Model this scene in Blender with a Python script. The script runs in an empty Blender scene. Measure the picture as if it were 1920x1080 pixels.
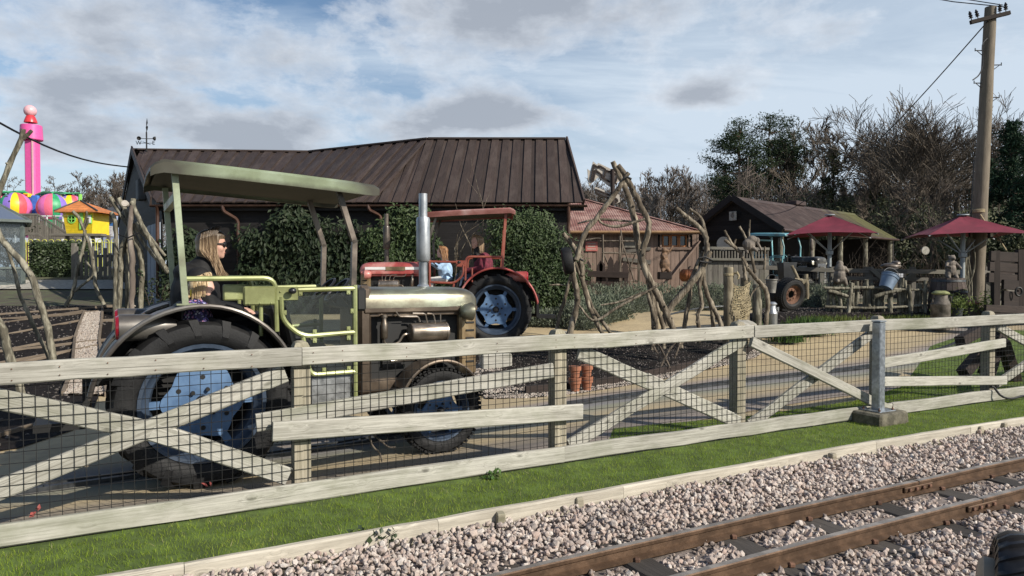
import bpy, math, random
import numpy as np
from mathutils import Vector, Matrix
PI = math.pi
rnd = random.Random(7)
npr = np.random.RandomState(7)
scene = bpy.context.scene
C = scene.collection

# ------------------------------------------------------------------ camera
F, EYE = 1340.0, 1.65
PITCH = math.atan(28 / F)
cam_data = bpy.data.cameras.new('camera')
cam = bpy.data.objects.new('camera', cam_data)
C.objects.link(cam)
cam.location = (0, 0, EYE)
cam.rotation_euler = (PI / 2 - PITCH, 0, 0)
cam_data.sensor_width = 36
cam_data.lens = F / 1920 * 36
cam_data.clip_start = 0.05
cam_data.clip_end = 3000
scene.camera = cam

# ------------------------------------------------------------------ light
SUN_AZ = math.radians(33)      # from +X towards the camera
SUN_EL = math.radians(32)
sd = Vector((math.cos(SUN_EL) * math.cos(SUN_AZ), -math.cos(SUN_EL) * math.sin(SUN_AZ), math.sin(SUN_EL)))
sun_d = bpy.data.lights.new('sun', 'SUN')
sun_d.energy = 5.0
sun_d.angle = math.radians(0.6)
sun_d.color = (1.0, 0.93, 0.82)
sun = bpy.data.objects.new('sun', sun_d)
C.objects.link(sun)
sun.rotation_euler = sd.to_track_quat('Z', 'Y').to_euler()

world = bpy.data.worlds.new('World')
scene.world = world
world.use_nodes = True
scene.view_settings.view_transform = 'Standard'
scene.view_settings.look = 'None'
scene.view_settings.exposure = 0.2
scene.view_settings.gamma = 1.0
scene.render.film_transparent = False


class N:
 """small node-tree writer"""
 def __init__(s, tree, clear=True):
  s.t = tree
  if clear:
   tree.nodes.clear()

 def __call__(s, typ, props=None, **ins):
  n = s.t.nodes.new(typ)
  if props:
   for k, v in props.items():
    setattr(n, k, v)
  for k, v in ins.items():
   key = int(k[1:]) if k[0] == 'i' and k[1:].isdigit() else k.replace('_', ' ')
   s.put(n.inputs[key], v)
  return n

 def put(s, sock, v):
  if isinstance(v, bpy.types.NodeSocket):
   s.t.links.new(v, sock)
  elif isinstance(v, bpy.types.Node):
   s.t.links.new(v.outputs[0], sock)
  else:
   if isinstance(v, (tuple, list)) and len(v) == 3 and sock.type == 'RGBA':
    v = tuple(v) + (1,)
   sock.default_value = v

 def math(s, op, a, b=0.0, clamp=False):
  n = s.t.nodes.new('ShaderNodeMath')
  n.operation = op
  n.use_clamp = clamp
  s.put(n.inputs[0], a)
  s.put(n.inputs[1], b)
  return n.outputs[0]

 def mix(s, fac, a, b, mode='MIX'):
  n = s.t.nodes.new('ShaderNodeMix')
  n.data_type = 'RGBA'
  n.blend_type = mode
  s.put(n.inputs[0], fac)
  s.put(n.inputs[6], a)
  s.put(n.inputs[7], b)
  return n.outputs[2]

 def ramp(s, fac, stops, interp='LINEAR'):
  n = s.t.nodes.new('ShaderNodeValToRGB')
  s.put(n.inputs[0], fac)
  cr = n.color_ramp
  cr.interpolation = interp
  while len(cr.elements) < len(stops):
   cr.elements.new(0.5)
  for e, (p, c) in zip(cr.elements, stops):
   e.position = p
   e.color = (c, c, c, 1) if not isinstance(c, (tuple, list)) else tuple(c) + (1,)
  return n.outputs[0]

 def noise(s, vec, scale, detail=4.0, rough=0.55, dist=0.0):
  n = s.t.nodes.new('ShaderNodeTexNoise')
  s.put(n.inputs['Vector'], vec)
  n.inputs['Scale'].default_value = scale
  n.inputs['Detail'].default_value = detail
  n.inputs['Roughness'].default_value = rough
  n.inputs['Distortion'].default_value = dist
  return n.outputs[0]

 def vmap(s, vec, scale=(1, 1, 1), loc=(0, 0, 0), rot=(0, 0, 0)):
  n = s.t.nodes.new('ShaderNodeMapping')
  s.put(n.inputs[0], vec)
  n.inputs['Location'].default_value = loc
  n.inputs['Rotation'].default_value = rot
  n.inputs['Scale'].default_value = scale
  return n.outputs[0]


# ---- the sky: Nishita air plus procedural cloud layers in the world
def build_sky():
 g = N(world.node_tree)
 out = g('ShaderNodeOutputWorld')
 sky = g('ShaderNodeTexSky', {'sky_type': 'NISHITA', 'sun_disc': False, 'sun_elevation': SUN_EL,
        'sun_rotation': PI / 2 + SUN_AZ, 'air_density': 1.0, 'dust_density': 0.8,
        'ozone_density': 1.2})
 tc = g('ShaderNodeTexCoord')
 sep = g('ShaderNodeSeparateXYZ', None, i0=tc.outputs['Generated'])
 x, y, z = sep.outputs
 zc = g.math('MAXIMUM', z, 0.0)
 den = g.math('ADD', zc, 0.16)
 u = g.math('DIVIDE', x, den)
 v = g.math('DIVIDE', y, den)
 plane = g('ShaderNodeCombineXYZ', None, i0=u, i1=v, i2=0.0).outputs[0]
 # high thin veil, streaky, thicker to the right (east)
 veil_n = g.noise(g.vmap(plane, (0.55, 1.3, 1), (3.1, 1.7, 0), (0, 0, 0.5)), 1.0, 7, 0.62, 0.8)
 veil_big = g.noise(g.vmap(plane, (0.35, 0.35, 1), (5.3, 0.2, 0)), 1.0, 3, 0.5, 0.2)
 veil = g.math('ADD', g.math('MULTIPLY', veil_n, 1.0), g.math('MULTIPLY', veil_big, 0.5))
 veil = g.math('ADD', veil, g.math('MULTIPLY', x, 0.30))
 veil = g.math('ADD', veil, g.math('MULTIPLY', zc, -0.75))
 veil = g.ramp(veil, [(0.34, 0.0), (0.53, 0.45), (0.74, 1.0)])
 # low cumulus: mottled noise and a handful of cloud banks in direction space
 ya = g.math('MAXIMUM', g.math('ABSOLUTE', y), 0.15)
 tu = g.math('DIVIDE', x, ya)
 tv = g.math('DIVIDE', z, ya)
 cum = g.noise(g.vmap(plane, (1.9, 1.9, 1), (0.4, 4.6, 0)), 1.0, 9, 0.60, 0.25)
 edge = g.noise(g.vmap(tc.outputs['Generated'], (6.5, 6.5, 12)), 1.0, 6, 0.58, 0.1)
 banks = None
 for (px, py, rx, ry, a) in [(190, 165, 190, 52, .34), (90, 60, 260, 75, .26), (470, 255, 150, 48, .42),
        (700, 95, 200, 65, .27), (1000, 20, 330, 60, .28), (905, 222, 120, 34, .46),
        (1330, 182, 100, 34, .33), (120, 265, 190, 45, .30), (1480, 20, 170, 40, .17),
        (1560, 55, 60, 40, .10), (775, 248, 60, 22, .40)]:
  cu, cv = (px - 960) / F, (512 - py) / F
  du = g.math('MULTIPLY', g.math('SUBTRACT', tu, cu), F / rx)
  dv = g.math('MULTIPLY', g.math('SUBTRACT', tv, cv), F / ry)
  d2 = g.math('ADD', g.math('MULTIPLY', du, du), g.math('MULTIPLY', dv, dv))
  b = g.math('MULTIPLY', g.math('EXPONENT', g.math('MULTIPLY', d2, -0.8)), a)
  banks = b if banks is None else g.math('ADD', banks, b)
 lump = g.noise(g.vmap(tc.outputs['Generated'], (24, 24, 40), (1, 7, 3)), 1.0, 7, 0.62, 0.2)
 tex = g.math('ADD', g.math('ADD', g.math('MULTIPLY', cum, 0.52), g.math('MULTIPLY', edge, 0.46)), g.math('MULTIPLY', lump, 0.14))
 dens = g.math('ADD', g.math('SUBTRACT', tex, 0.115), g.math('MULTIPLY', banks, g.math('ADD', g.math('MULTIPLY', tex, 2.6), -0.55)))
 cover = g.ramp(dens, [(0.49, 0.0), (0.57, 0.5), (0.70, 0.94)])
 shade = g.ramp(g.math('ADD', dens, g.math('MULTIPLY', g.math('SUBTRACT', lump, 0.5), -0.55)),
    [(0.48, 1.0), (0.62, 0.62), (0.84, 0.16)])
 cum_col = g.mix(shade, SKY_DARK, SKY_LIGHT)
 hs = g('ShaderNodeHueSaturation', None, Saturation=SKY_SAT, Value=SKY_VAL, Color=sky)
 low = g.ramp(zc, [(0.0, 0.97), (0.08, 0.78), (0.17, 0.34), (0.34, 0.0)])
 veil = g.math('MAXIMUM', veil, low)
 c = g.mix(g.math('MULTIPLY', veil, 0.95), hs.outputs[0], SKY_VEIL)
 c = g.mix(cover, c, cum_col)
 bg = g('ShaderNodeBackground', None, Color=c, Strength=0.1)
 g.t.links.new(bg.outputs[0], out.inputs[0])


SKY_VEIL = (5.7, 6.6, 7.6)
SKY_LIGHT = (7.0, 7.5, 8.2)
SKY_DARK = (2.8, 3.15, 3.75)
SKY_SAT, SKY_VAL = 1.08, 1.0
build_sky()


# ------------------------------------------------------------------ placing helpers
def ray(px, py):
 dx, dy = (px - 960) / F, (540 - py) / F
 cp, sp = math.cos(PITCH), math.sin(PITCH)
 return Vector((dx, cp + dy * sp, -sp + dy * cp))


def P(px, py, Y):
 d = ray(px, py)
 t = Y / d.y
 return Vector((d.x * t, Y, EYE + d.z * t))


def ss(t):
 t = min(1.0, max(0.0, t))
 return t * t * (3 - 2 * t)


def H(x, y):
 """height of the terrain"""
 h = 0.62 * ss((y - 10.5) / 7.5)
 w = ss((-4.5 - x) / 4)
 h += 1.25 * w * min(1.0, max(0.0, (y - 17) / 14))
 return h


def G(px, py, dz=0.0):
 """where a line of sight meets the ground"""
 d = ray(px, py)
 y = 1.5
 while y < 140:
  t = y / d.y
  if EYE + d.z * t <= H(d.x * t, y) + dz:
   break
  y += 0.01 if y < 14 else 0.03
 t = y / d.y
 return Vector((d.x * t, y, H(d.x * t, y) + dz))


# ------------------------------------------------------------------ mesh helpers
class MB:
 def __init__(s):
  s.v = []
  s.f = []

 def add(s, vs, fs):
  o = len(s.v)
  s.v.extend([tuple(v) for v in vs])
  s.f.extend([tuple(i + o for i in f) for f in fs])
  return s

 def box(s, c, size, R=None):
  hx, hy, hz = size[0] / 2, size[1] / 2, size[2] / 2
  vs = [Vector((sx * hx, sy * hy, sz * hz)) for sx in (-1, 1) for sy in (-1, 1) for sz in (-1, 1)]
  if R is not None:
   vs = [R @ v for v in vs]
  vs = [v + Vector(c) for v in vs]
  return s.add(vs, [(0, 1, 3, 2), (4, 6, 7, 5), (0, 4, 5, 1), (2, 3, 7, 6), (0, 2, 6, 4), (1, 5, 7, 3)])

 def cbox(s, c, size, b=0.01, R=None):
  """box with chamfered edges"""
  hx, hy, hz = size[0] / 2, size[1] / 2, size[2] / 2
  b = min(b, hx * .9, hy * .9, hz * .9)
  vs = []
  idx = {}
  for sx in (-1, 1):
   for sy in (-1, 1):
    for sz in (-1, 1):
     for a in range(3):
      p = [sx * (hx - b), sy * (hy - b), sz * (hz - b)]
      p[a] = (sx * hx, sy * hy, sz * hz)[a]
      idx[(sx, sy, sz, a)] = len(vs)
      vs.append(Vector(p))
  fs = []
  for a in range(3):
   o = [i for i in range(3) if i != a]
   for sg in (-1, 1):
    q = []
    for (s1, s2) in ((-1, -1), (1, -1), (1, 1), (-1, 1)):
     k = [0, 0, 0]
     k[a], k[o[0]], k[o[1]] = sg, s1, s2
     q.append(idx[(*k, a)])
    fs.append(q)
  for a in range(3):
   o = [i for i in range(3) if i != a]
   for s1 in (-1, 1):
    for s2 in (-1, 1):
     k0 = [0, 0, 0]
     k1 = [0, 0, 0]
     k0[o[0]] = k1[o[0]] = s1
     k0[o[1]] = k1[o[1]] = s2
     k0[a], k1[a] = -1, 1
     fs.append([idx[(*k0, o[0])], idx[(*k1, o[0])], idx[(*k1, o[1])], idx[(*k0, o[1])]])
  for sx in (-1, 1):
   for sy in (-1, 1):
    for sz in (-1, 1):
     fs.append([idx[(sx, sy, sz, a)] for a in range(3)])
  if R is not None:
   vs = [R @ v for v in vs]
  return s.add([v + Vector(c) for v in vs], fs)

 def beam(s, p0, p1, w, h, up=(0, 0, 1)):
  M, L = axes(p0, p1, up)
  vs = [M @ Vector((x, y * w / 2, z * h / 2)) for x in (0, L) for y in (-1, 1) for z in (-1, 1)]
  return s.add(vs, [(0, 1, 3, 2), (4, 6, 7, 5), (0, 4, 5, 1), (2, 3, 7, 6), (0, 2, 6, 4), (1, 5, 7, 3)])

 def tube(s, pts, r, n=8, caps=True, wob=0.0):
  pts = [Vector(p) for p in pts]
  m = len(pts)
  if not isinstance(r, (list, tuple)):
   r = [r] * m
  rings = []
  prev = None
  for i, p in enumerate(pts):
   t = (pts[min(i + 1, m - 1)] - pts[max(i - 1, 0)])
   if t.length < 1e-9:
    t = Vector((0, 0, 1))
   t.normalize()
   if prev is None:
    a = Vector((0, 0, 1)) if abs(t.z) < .9 else Vector((1, 0, 0))
    nn = t.cross(a).normalized()
   else:
    nn = (prev - t * prev.dot(t))
    nn = nn.normalized() if nn.length > 1e-6 else t.orthogonal().normalized()
   prev = nn
   bb = t.cross(nn)
   rings.append([p + (nn * math.cos(2 * PI * k / n) + bb * math.sin(2 * PI * k / n)) * r[i] *
      (1 + (rnd.uniform(-wob, wob) if wob else 0)) for k in range(n)])
  vs = [v for ring in rings for v in ring]
  fs = []
  for i in range(m - 1):
   for k in range(n):
    a, b = i * n + k, i * n + (k + 1) % n
    fs.append((a, b, b + n, a + n))
  if caps:
   fs.append(tuple(range(n - 1, -1, -1)))
   fs.append(tuple(range((m - 1) * n, m * n)))
  return s.add(vs, fs)

 def lathe(s, prof, n=24, M=None, closed=False):
  """profile of (radius, height) turned about local z"""
  vs = []
  fs = []
  m = len(prof)
  for (r, z) in prof:
   for k in range(n):
    a = 2 * PI * k / n
    v = Vector((r * math.cos(a), r * math.sin(a), z))
    vs.append(M @ v if M is not None else v)
  for i in range(m if closed else m - 1):
   j = (i + 1) % m
   for k in range(n):
    fs.append((i * n + k, i * n + (k + 1) % n, j * n + (k + 1) % n, j * n + k))
  if not closed:
   if prof[0][0] > 1e-4:
    fs.append(tuple(range(n - 1, -1, -1)))
   if prof[-1][0] > 1e-4:
    fs.append(tuple(range((m - 1) * n, m * n)))
  return s.add(vs, fs)

 def ell(s, c, r, n=16, m=10, R=None):
  prof = [(math.sin(PI * i / m), -math.cos(PI * i / m)) for i in range(m + 1)]
  prof[0] = (0.001, -1)
  prof[-1] = (0.001, 1)
  D = Matrix.Diagonal((*r, 1))
  Mx = Matrix.Translation(Vector(c)) @ (R.to_4x4() if R is not None else Matrix.Identity(4)) @ D
  return s.lathe(prof, n, Mx)

 def prism(s, poly, z0, z1, M=None):
  n = len(poly)
  vs = [Vector((x, y, z0)) for x, y in poly] + [Vector((x, y, z1)) for x, y in poly]
  if M is not None:
   vs = [M @ v for v in vs]
  fs = [tuple(range(n - 1, -1, -1)), tuple(range(n, 2 * n))]
  fs += [(k, (k + 1) % n, n + (k + 1) % n, n + k) for k in range(n)]
  return s.add(vs, fs)

 def slab(s, pts, nrm):
  """polygon in 3-D thickened along nrm"""
  n = len(pts)
  a = [Vector(p) for p in pts]
  b = [p + Vector(nrm) for p in a]
  fs = [tuple(range(n - 1, -1, -1)), tuple(range(n, 2 * n))]
  fs += [(k, (k + 1) % n, n + (k + 1) % n, n + k) for k in range(n)]
  return s.add(a + b, fs)

 def quad(s, *p):
  return s.add(p, [tuple(range(len(p)))])

 def off(s, d):
  d = Vector(d)
  s.v = [tuple(Vector(v) + d) for v in s.v]
  return s

 def xf(s, M):
  s.v = [tuple(M @ Vector(v)) for v in s.v]
  return s


def axes(p0, p1, up=(0, 0, 1)):
 p0, p1 = Vector(p0), Vector(p1)
 d = p1 - p0
 L = d.length
 x = d / L
 u = Vector(up)
 if abs(x.dot(u)) > 0.98 * u.length:
  u = Vector((0, 1, 0)) if abs(x.y) < .9 else Vector((1, 0, 0))
 y = u.cross(x).normalized()
 z = x.cross(y)
 M = Matrix.Identity(4)
 for i in range(3):
  M[i][0], M[i][1], M[i][2], M[i][3] = x[i], y[i], z[i], p0[i]
 return M, L


def frame(o, x, z):
 """matrix with given x and approximate z axes"""
 x = Vector(x).normalized()
 y = Vector(z).cross(x).normalized()
 z = x.cross(y)
 M = Matrix.Identity(4)
 for i in range(3):
  M[i][0], M[i][1], M[i][2], M[i][3] = x[i], y[i], z[i], o[i]
 return M


WM = {}          # object name -> world matrix


def wm(o):
 return WM.get(o.name, Matrix.Identity(4))


def link(o, parent=None, M=None):
 C.objects.link(o)
 M = M if M is not None else Matrix.Identity(4)
 WM[o.name] = M
 if parent is not None:
  o.parent = parent
  o.matrix_basis = wm(parent).inverted() @ M
 else:
  o.matrix_basis = M
 return o


def tag(o, label=None, cat=None, group=None, kind=None):
 if label:
  o['label'] = label
 if cat:
  o['category'] = cat
 if group:
  o['group'] = group
 if kind:
  o['kind'] = kind
 return o


def thing(name, label, cat, loc=(0, 0, 0), rz=0.0, group=None, scale=1.0):
 o = bpy.data.objects.new(name, None)
 o.empty_display_size = 0.2
 link(o, None, Matrix.Translation(Vector(loc)) @ Matrix.Rotation(rz, 4, 'Z') @ Matrix.Scale(scale, 4))
 return tag(o, label, cat, group)


def mesh_of(name, mb, smooth=35):
 me = bpy.data.meshes.new(name)
 me.from_pydata(mb.v, [], mb.f)
 me.update()
 if smooth:
  me.shade_smooth()
  me.set_sharp_from_angle(angle=math.radians(smooth))
 return me


def obj(name, mb, mat, parent=None, local=False, smooth=35, M=None, label=None, cat=None, group=None, kind=None):
 """one mesh object. World-space geometry by default; with local=True it is in the parent's space;
 with M the mesh is in its own space and stands at M"""
 me = mesh_of(name, mb, smooth)
 if mat:
  me.materials.append(mat)
 o = bpy.data.objects.new(name, me)
 if M is not None:
  link(o, parent, M)
 elif parent is not None and local:
  link(o, parent, wm(parent))
 elif parent is not None:
  me.transform(wm(parent).inverted())
  link(o, parent, wm(parent))
 else:
  # world geometry on a top-level object: put its origin at the base
  if mb.v:
   a = np.array(mb.v)
   b = Vector(((a[:, 0].min() + a[:, 0].max()) / 2, (a[:, 1].min() + a[:, 1].max()) / 2, a[:, 2].min()))
   me.transform(Matrix.Translation(-b))
   link(o, None, Matrix.Translation(b))
  else:
   link(o)
 return tag(o, label, cat, group, kind)


def inst(name, me, parent, M, label=None, cat=None, group=None):
 o = bpy.data.objects.new(name, me)
 link(o, parent, M)
 return tag(o, label, cat, group)


def copy_thing(root, M, label=None):
 """copy of a thing, its parts and their sub-parts"""
 def cp(o, parent):
  c = o.copy()
  C.objects.link(c)
  if parent is not None:
   c.parent = parent
  for ch in list(o.children):
   cp(ch, c)
  return c
 r = cp(root, None)
 r.matrix_basis = M
 WM[r.name] = M
 if label:
  r['label'] = label
 return r


def fast_mesh(name, V, Fc, mat, parent=None, smooth=False, **tags):
 """numpy mesh of equal-sided faces, world space"""
 V = np.asarray(V, dtype=np.float32)
 Fc = np.asarray(Fc, dtype=np.int32)
 base = Vector((0, 0, 0))
 if parent is None:
  base = Vector((float((V[:, 0].min() + V[:, 0].max()) / 2), float((V[:, 1].min() + V[:, 1].max()) / 2), float(V[:, 2].min())))
  V = V - np.array(base, dtype=np.float32)
  Mx = Matrix.Translation(base)
 else:
  Mx = wm(parent)
  inv = np.array(Mx.inverted(), dtype=np.float32)
  V = V @ inv[:3, :3].T + inv[:3, 3]
 me = bpy.data.meshes.new(name)
 k = Fc.shape[1]
 me.vertices.add(len(V))
 me.vertices.foreach_set('co', V.ravel())
 me.loops.add(Fc.size)
 me.loops.foreach_set('vertex_index', Fc.ravel())
 me.polygons.add(len(Fc))
 me.polygons.foreach_set('loop_start', np.arange(0, Fc.size, k, dtype=np.int32))
 me.polygons.foreach_set('use_smooth', np.full(len(Fc), smooth, dtype=bool))
 me.update(calc_edges=True)
 if mat:
  me.materials.append(mat)
 o = bpy.data.objects.new(name, me)
 link(o, parent, Mx)
 return tag(o, **tags)


def segs_mesh(S, n=3):
 """tubes for an array of segments [x0 y0 z0 x1 y1 z1 r0 r1] -> V, F"""
 S = np.asarray(S, dtype=np.float64)
 a, b = S[:, 0:3], S[:, 3:6]
 d = b - a
 L = np.linalg.norm(d, axis=1, keepdims=True)
 d = d / np.maximum(L, 1e-9)
 ref = np.where(np.abs(d[:, 2:3]) < 0.9, np.array([[0, 0, 1.0]]), np.array([[1.0, 0, 0]]))
 u = np.cross(d, ref)
 u /= np.linalg.norm(u, axis=1, keepdims=True)
 w = np.cross(d, u)
 V = np.zeros((len(S), 2 * n, 3))
 for k in range(n):
  c, s_ = math.cos(2 * PI * k / n), math.sin(2 * PI * k / n)
  o = u * c + w * s_
  V[:, k] = a + o * S[:, 6:7]
  V[:, n + k] = b + o * S[:, 7:8]
 base = (np.arange(len(S)) * 2 * n)[:, None]
 fs = []
 for k in range(n):
  fs.append(np.concatenate([base + k, base + (k + 1) % n, base + n + (k + 1) % n, base + n + k], axis=1))
 return V.reshape(-1, 3), np.concatenate(fs, axis=0)


def leaf_mesh(pos, size, nrm=None, jitter=1.0, droop=0.0, aspect=1.8, seed=1):
 """one diamond leaf per position -> V, F (quads)"""
 r = np.random.RandomState(seed)
 n = len(pos)
 d = r.normal(size=(n, 3)) * jitter
 if nrm is not None:
  d = d + nrm
 d /= np.linalg.norm(d, axis=1, keepdims=True)
 t = r.normal(size=(n, 3))
 t[:, 2] -= droop
 t -= d * np.sum(t * d, axis=1, keepdims=True)
 t /= np.maximum(np.linalg.norm(t, axis=1, keepdims=True), 1e-6)
 w = np.cross(d, t)
 sz = (size * r.uniform(0.6, 1.3, size=(n, 1)))
 V = np.zeros((n, 4, 3))
 V[:, 0] = pos
 V[:, 1] = pos + t * sz * .5 + w * sz * .5 / aspect + d * sz * .08
 V[:, 2] = pos + t * sz
 V[:, 3] = pos + t * sz * .5 - w * sz * .5 / aspect + d * sz * .08
 Fc = np.arange(n * 4).reshape(n, 4)
 return V.reshape(-1, 3), Fc

# ------------------------------------------------------------------ materials
def new_mat(name):
 m = bpy.data.materials.new(name)
 m.use_nodes = True
 g = N(m.node_tree)
 out = g('ShaderNodeOutputMaterial')
 b = g('ShaderNodeBsdfPrincipled')
 g.t.links.new(b.outputs[0], out.inputs[0])
 return m, g, b


def sc(c, k):
 return tuple(min(1, max(0, x * k)) for x in c)


def plain(name, col, rough=.6, metal=0.0, var=.18, scale=5.0, bump=.0, bscale=40, col2=None, lo=.42, hi=.62, spec=.5, rand=0.0, coat=0.0):
 m, g, b = new_mat(name)
 tc = g('ShaderNodeTexCoord').outputs['Object']
 n = g.noise(tc, scale, 6, .6, .2)
 fac = g.ramp(n, [(lo, 0.0), (hi, 1.0)])
 c = g.mix(fac, sc(col, 1 - var), col2 if col2 else sc(col, 1 + var))
 if rand:
  oi = g('ShaderNodeObjectInfo').outputs['Random']
  k = g.math('ADD', g.math('MULTIPLY', oi, 2 * rand), 1 - rand)
  c = g.mix(1.0, c, g('ShaderNodeCombineColor', None, i0=k, i1=k, i2=k), 'MULTIPLY')
 g.put(b.inputs['Base Color'], c)
 g.put(b.inputs['Roughness'], g.math('ADD', g.math('MULTIPLY', n, .25), rough - .12))
 b.inputs['Metallic'].default_value = metal
 b.inputs['Specular IOR Level'].default_value = spec
 b.inputs['Coat Weight'].default_value = coat
 if bump:
  bn = g.noise(tc, bscale, 5, .65)
  g.put(b.inputs['Normal'], g('ShaderNodeBump', None, Strength=bump, Distance=.01, Height=bn))
 return m


def wood(name, light, dark, rough=.8, knots=.6, green=None, bump=.35, grain=1.0, rand=.18, gmix=.4, spec=.3):
 """sawn timber, grain along local x"""
 m, g, b = new_mat(name)
 tc = g('ShaderNodeTexCoord').outputs['Object']
 oi = g('ShaderNodeObjectInfo').outputs['Random']
 shift = g('ShaderNodeCombineXYZ', None, i0=g.math('MULTIPLY', oi, 37.0), i1=g.math('MULTIPLY', oi, 11.0), i2=g.math('MULTIPLY', oi, 23.0))
 v = g('ShaderNodeVectorMath', {'operation': 'ADD'}, i0=tc, i1=shift).outputs[0]
 kv = g.vmap(v, (3.2, 7.5, 7.5))
 vor = g('ShaderNodeTexVoronoi', {'feature': 'F1'}, Vector=kv, Scale=1.0)
 kd = vor.outputs['Distance']
 knot = g.ramp(kd, [(0.05, 1.0), (0.13, 0.0)])
 ring = g.math('MULTIPLY', g.math('SUBTRACT', 1.0, g.math('MULTIPLY', kd, 3.2), True), 1.1)
 st = g.vmap(v, (2.2 * grain, 75 * grain, 75 * grain))
 stv = g('ShaderNodeVectorMath', {'operation': 'ADD'}, i0=st, i1=g('ShaderNodeCombineXYZ', None, i0=0.0, i1=g.math('MULTIPLY', ring, 2.4), i2=g.math('MULTIPLY', ring, 2.4))).outputs[0]
 fine = g.noise(stv, 1.0, 6, .65, .6)
 big = g.noise(g.vmap(v, (2.0, 7.0, 7.0)), 1.0, 6, .68, .3)
 crack = g.noise(g.vmap(v, (1.6, 90, 90)), 1.0, 3, .6, .5)
 crack = g.ramp(crack, [(0.29, 1.0), (0.37, 0.0)])
 f = g.math('ADD', g.math('MULTIPLY', fine, .62), g.math('MULTIPLY', big, .38))
 c = g.mix(g.ramp(f, [(0.34, 1.0), (0.58, 0.0)]), light, dark)
 c = g.mix(g.math('MULTIPLY', knot, knots), c, sc(dark, .45))
 c = g.mix(g.math('MULTIPLY', crack, .55), c, sc(dark, .35))
 if green:
  gn = g.noise(g.vmap(v, (1.3, 2.2, 2.2), (5, 0, 0)), 1.0, 5, .65)
  c = g.mix(g.math('MULTIPLY', g.ramp(gn, [(0.48, 0.0), (0.68, 1.0)]), gmix), c, green)
 k = g.math('ADD', g.math('MULTIPLY', oi, 2 * rand), 1 - rand)
 c = g.mix(1.0, c, g('ShaderNodeCombineColor', None, i0=k, i1=k, i2=k), 'MULTIPLY')
 g.put(b.inputs['Base Color'], c)
 b.inputs['Roughness'].default_value = rough
 b.inputs['Specular IOR Level'].default_value = spec
 hgt = g.math('SUBTRACT', f, g.math('MULTIPLY', crack, .5))
 g.put(b.inputs['Normal'], g('ShaderNodeBump', None, Strength=bump, Distance=.006, Height=hgt))
 return m


def bark(name, light, dark, scale=14, rough=.85, bump=.7):
 m, g, b = new_mat(name)
 tc = g('ShaderNodeTexCoord').outputs['Object']
 n1 = g.noise(g.vmap(tc, (1, 1, .22)), scale, 6, .65, .8)
 n2 = g.noise(tc, scale * .22, 4, .6)
 f = g.math('ADD', g.math('MULTIPLY', n1, .65), g.math('MULTIPLY', n2, .35))
 c = g.ramp(f, [(.36, sc(dark, .7)), (.47, dark), (.60, light)])
 g.put(b.inputs['Base Color'], c)
 b.inputs['Roughness'].default_value = rough
 b.inputs['Specular IOR Level'].default_value = .25
 g.put(b.inputs['Normal'], g('ShaderNodeBump', None, Strength=bump, Distance=.02, Height=n1))
 return m


def leaf(name, cols, rough=.5, spec=.4, trans=.15, clump=1.2):
 """leaves: each loose leaf its own tone, larger clumps lighter and darker"""
 m, g, b = new_mat(name)
 tc = g('ShaderNodeTexCoord').outputs['Object']
 isl = g('ShaderNodeNewGeometry').outputs['Random Per Island']
 n = g.noise(tc, clump, 3, .6)
 f = g.math('ADD', g.math('MULTIPLY', isl, .55), g.math('MULTIPLY', g.ramp(n, [(.35, 0.0), (.65, 1.0)]), .45))
 c = g.ramp(f, [(i / (len(cols) - 1), cc) for i, cc in enumerate(cols)])
 g.put(b.inputs['Base Color'], c)
 b.inputs['Roughness'].default_value = rough
 b.inputs['Specular IOR Level'].default_value = spec
 if trans:
  out = [x for x in g.t.nodes if x.type == 'OUTPUT_MATERIAL'][0]
  tr = g('ShaderNodeBsdfTranslucent', None, Color=c)
  mx = g('ShaderNodeMixShader', None, i0=trans, i1=b.outputs[0], i2=tr.outputs[0])
  g.t.links.new(mx.outputs[0], out.inputs[0])
 return m


def stones(name, cols, rough=.85):
 m, g, b = new_mat(name)
 tc = g('ShaderNodeTexCoord').outputs['Object']
 isl = g('ShaderNodeNewGeometry').outputs['Random Per Island']
 oi = g('ShaderNodeObjectInfo').outputs['Random']
 r = g.math('FRACT', g.math('ADD', isl, g.math('MULTIPLY', oi, 7.31)))
 c = g.ramp(r, [(i / (len(cols) - 1), cc) for i, cc in enumerate(cols)])
 n = g.noise(tc, 60, 4, .7)
 c = g.mix(g.math('MULTIPLY', g.ramp(n, [(.4, 0.0), (.65, 1.0)]), .35), c, (.42, .38, .36))
 n2 = g.noise(tc, 1.1, 4, .6)
 c = g.mix(g.math('MULTIPLY', g.ramp(n2, [(.45, 0.0), (.7, 1.0)]), .35), c, (.20, .17, .15))
 g.put(b.inputs['Base Color'], c)
 b.inputs['Roughness'].default_value = rough
 g.put(b.inputs['Normal'], g('ShaderNodeBump', None, Strength=.5, Distance=.006, Height=n))
 return m


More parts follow.
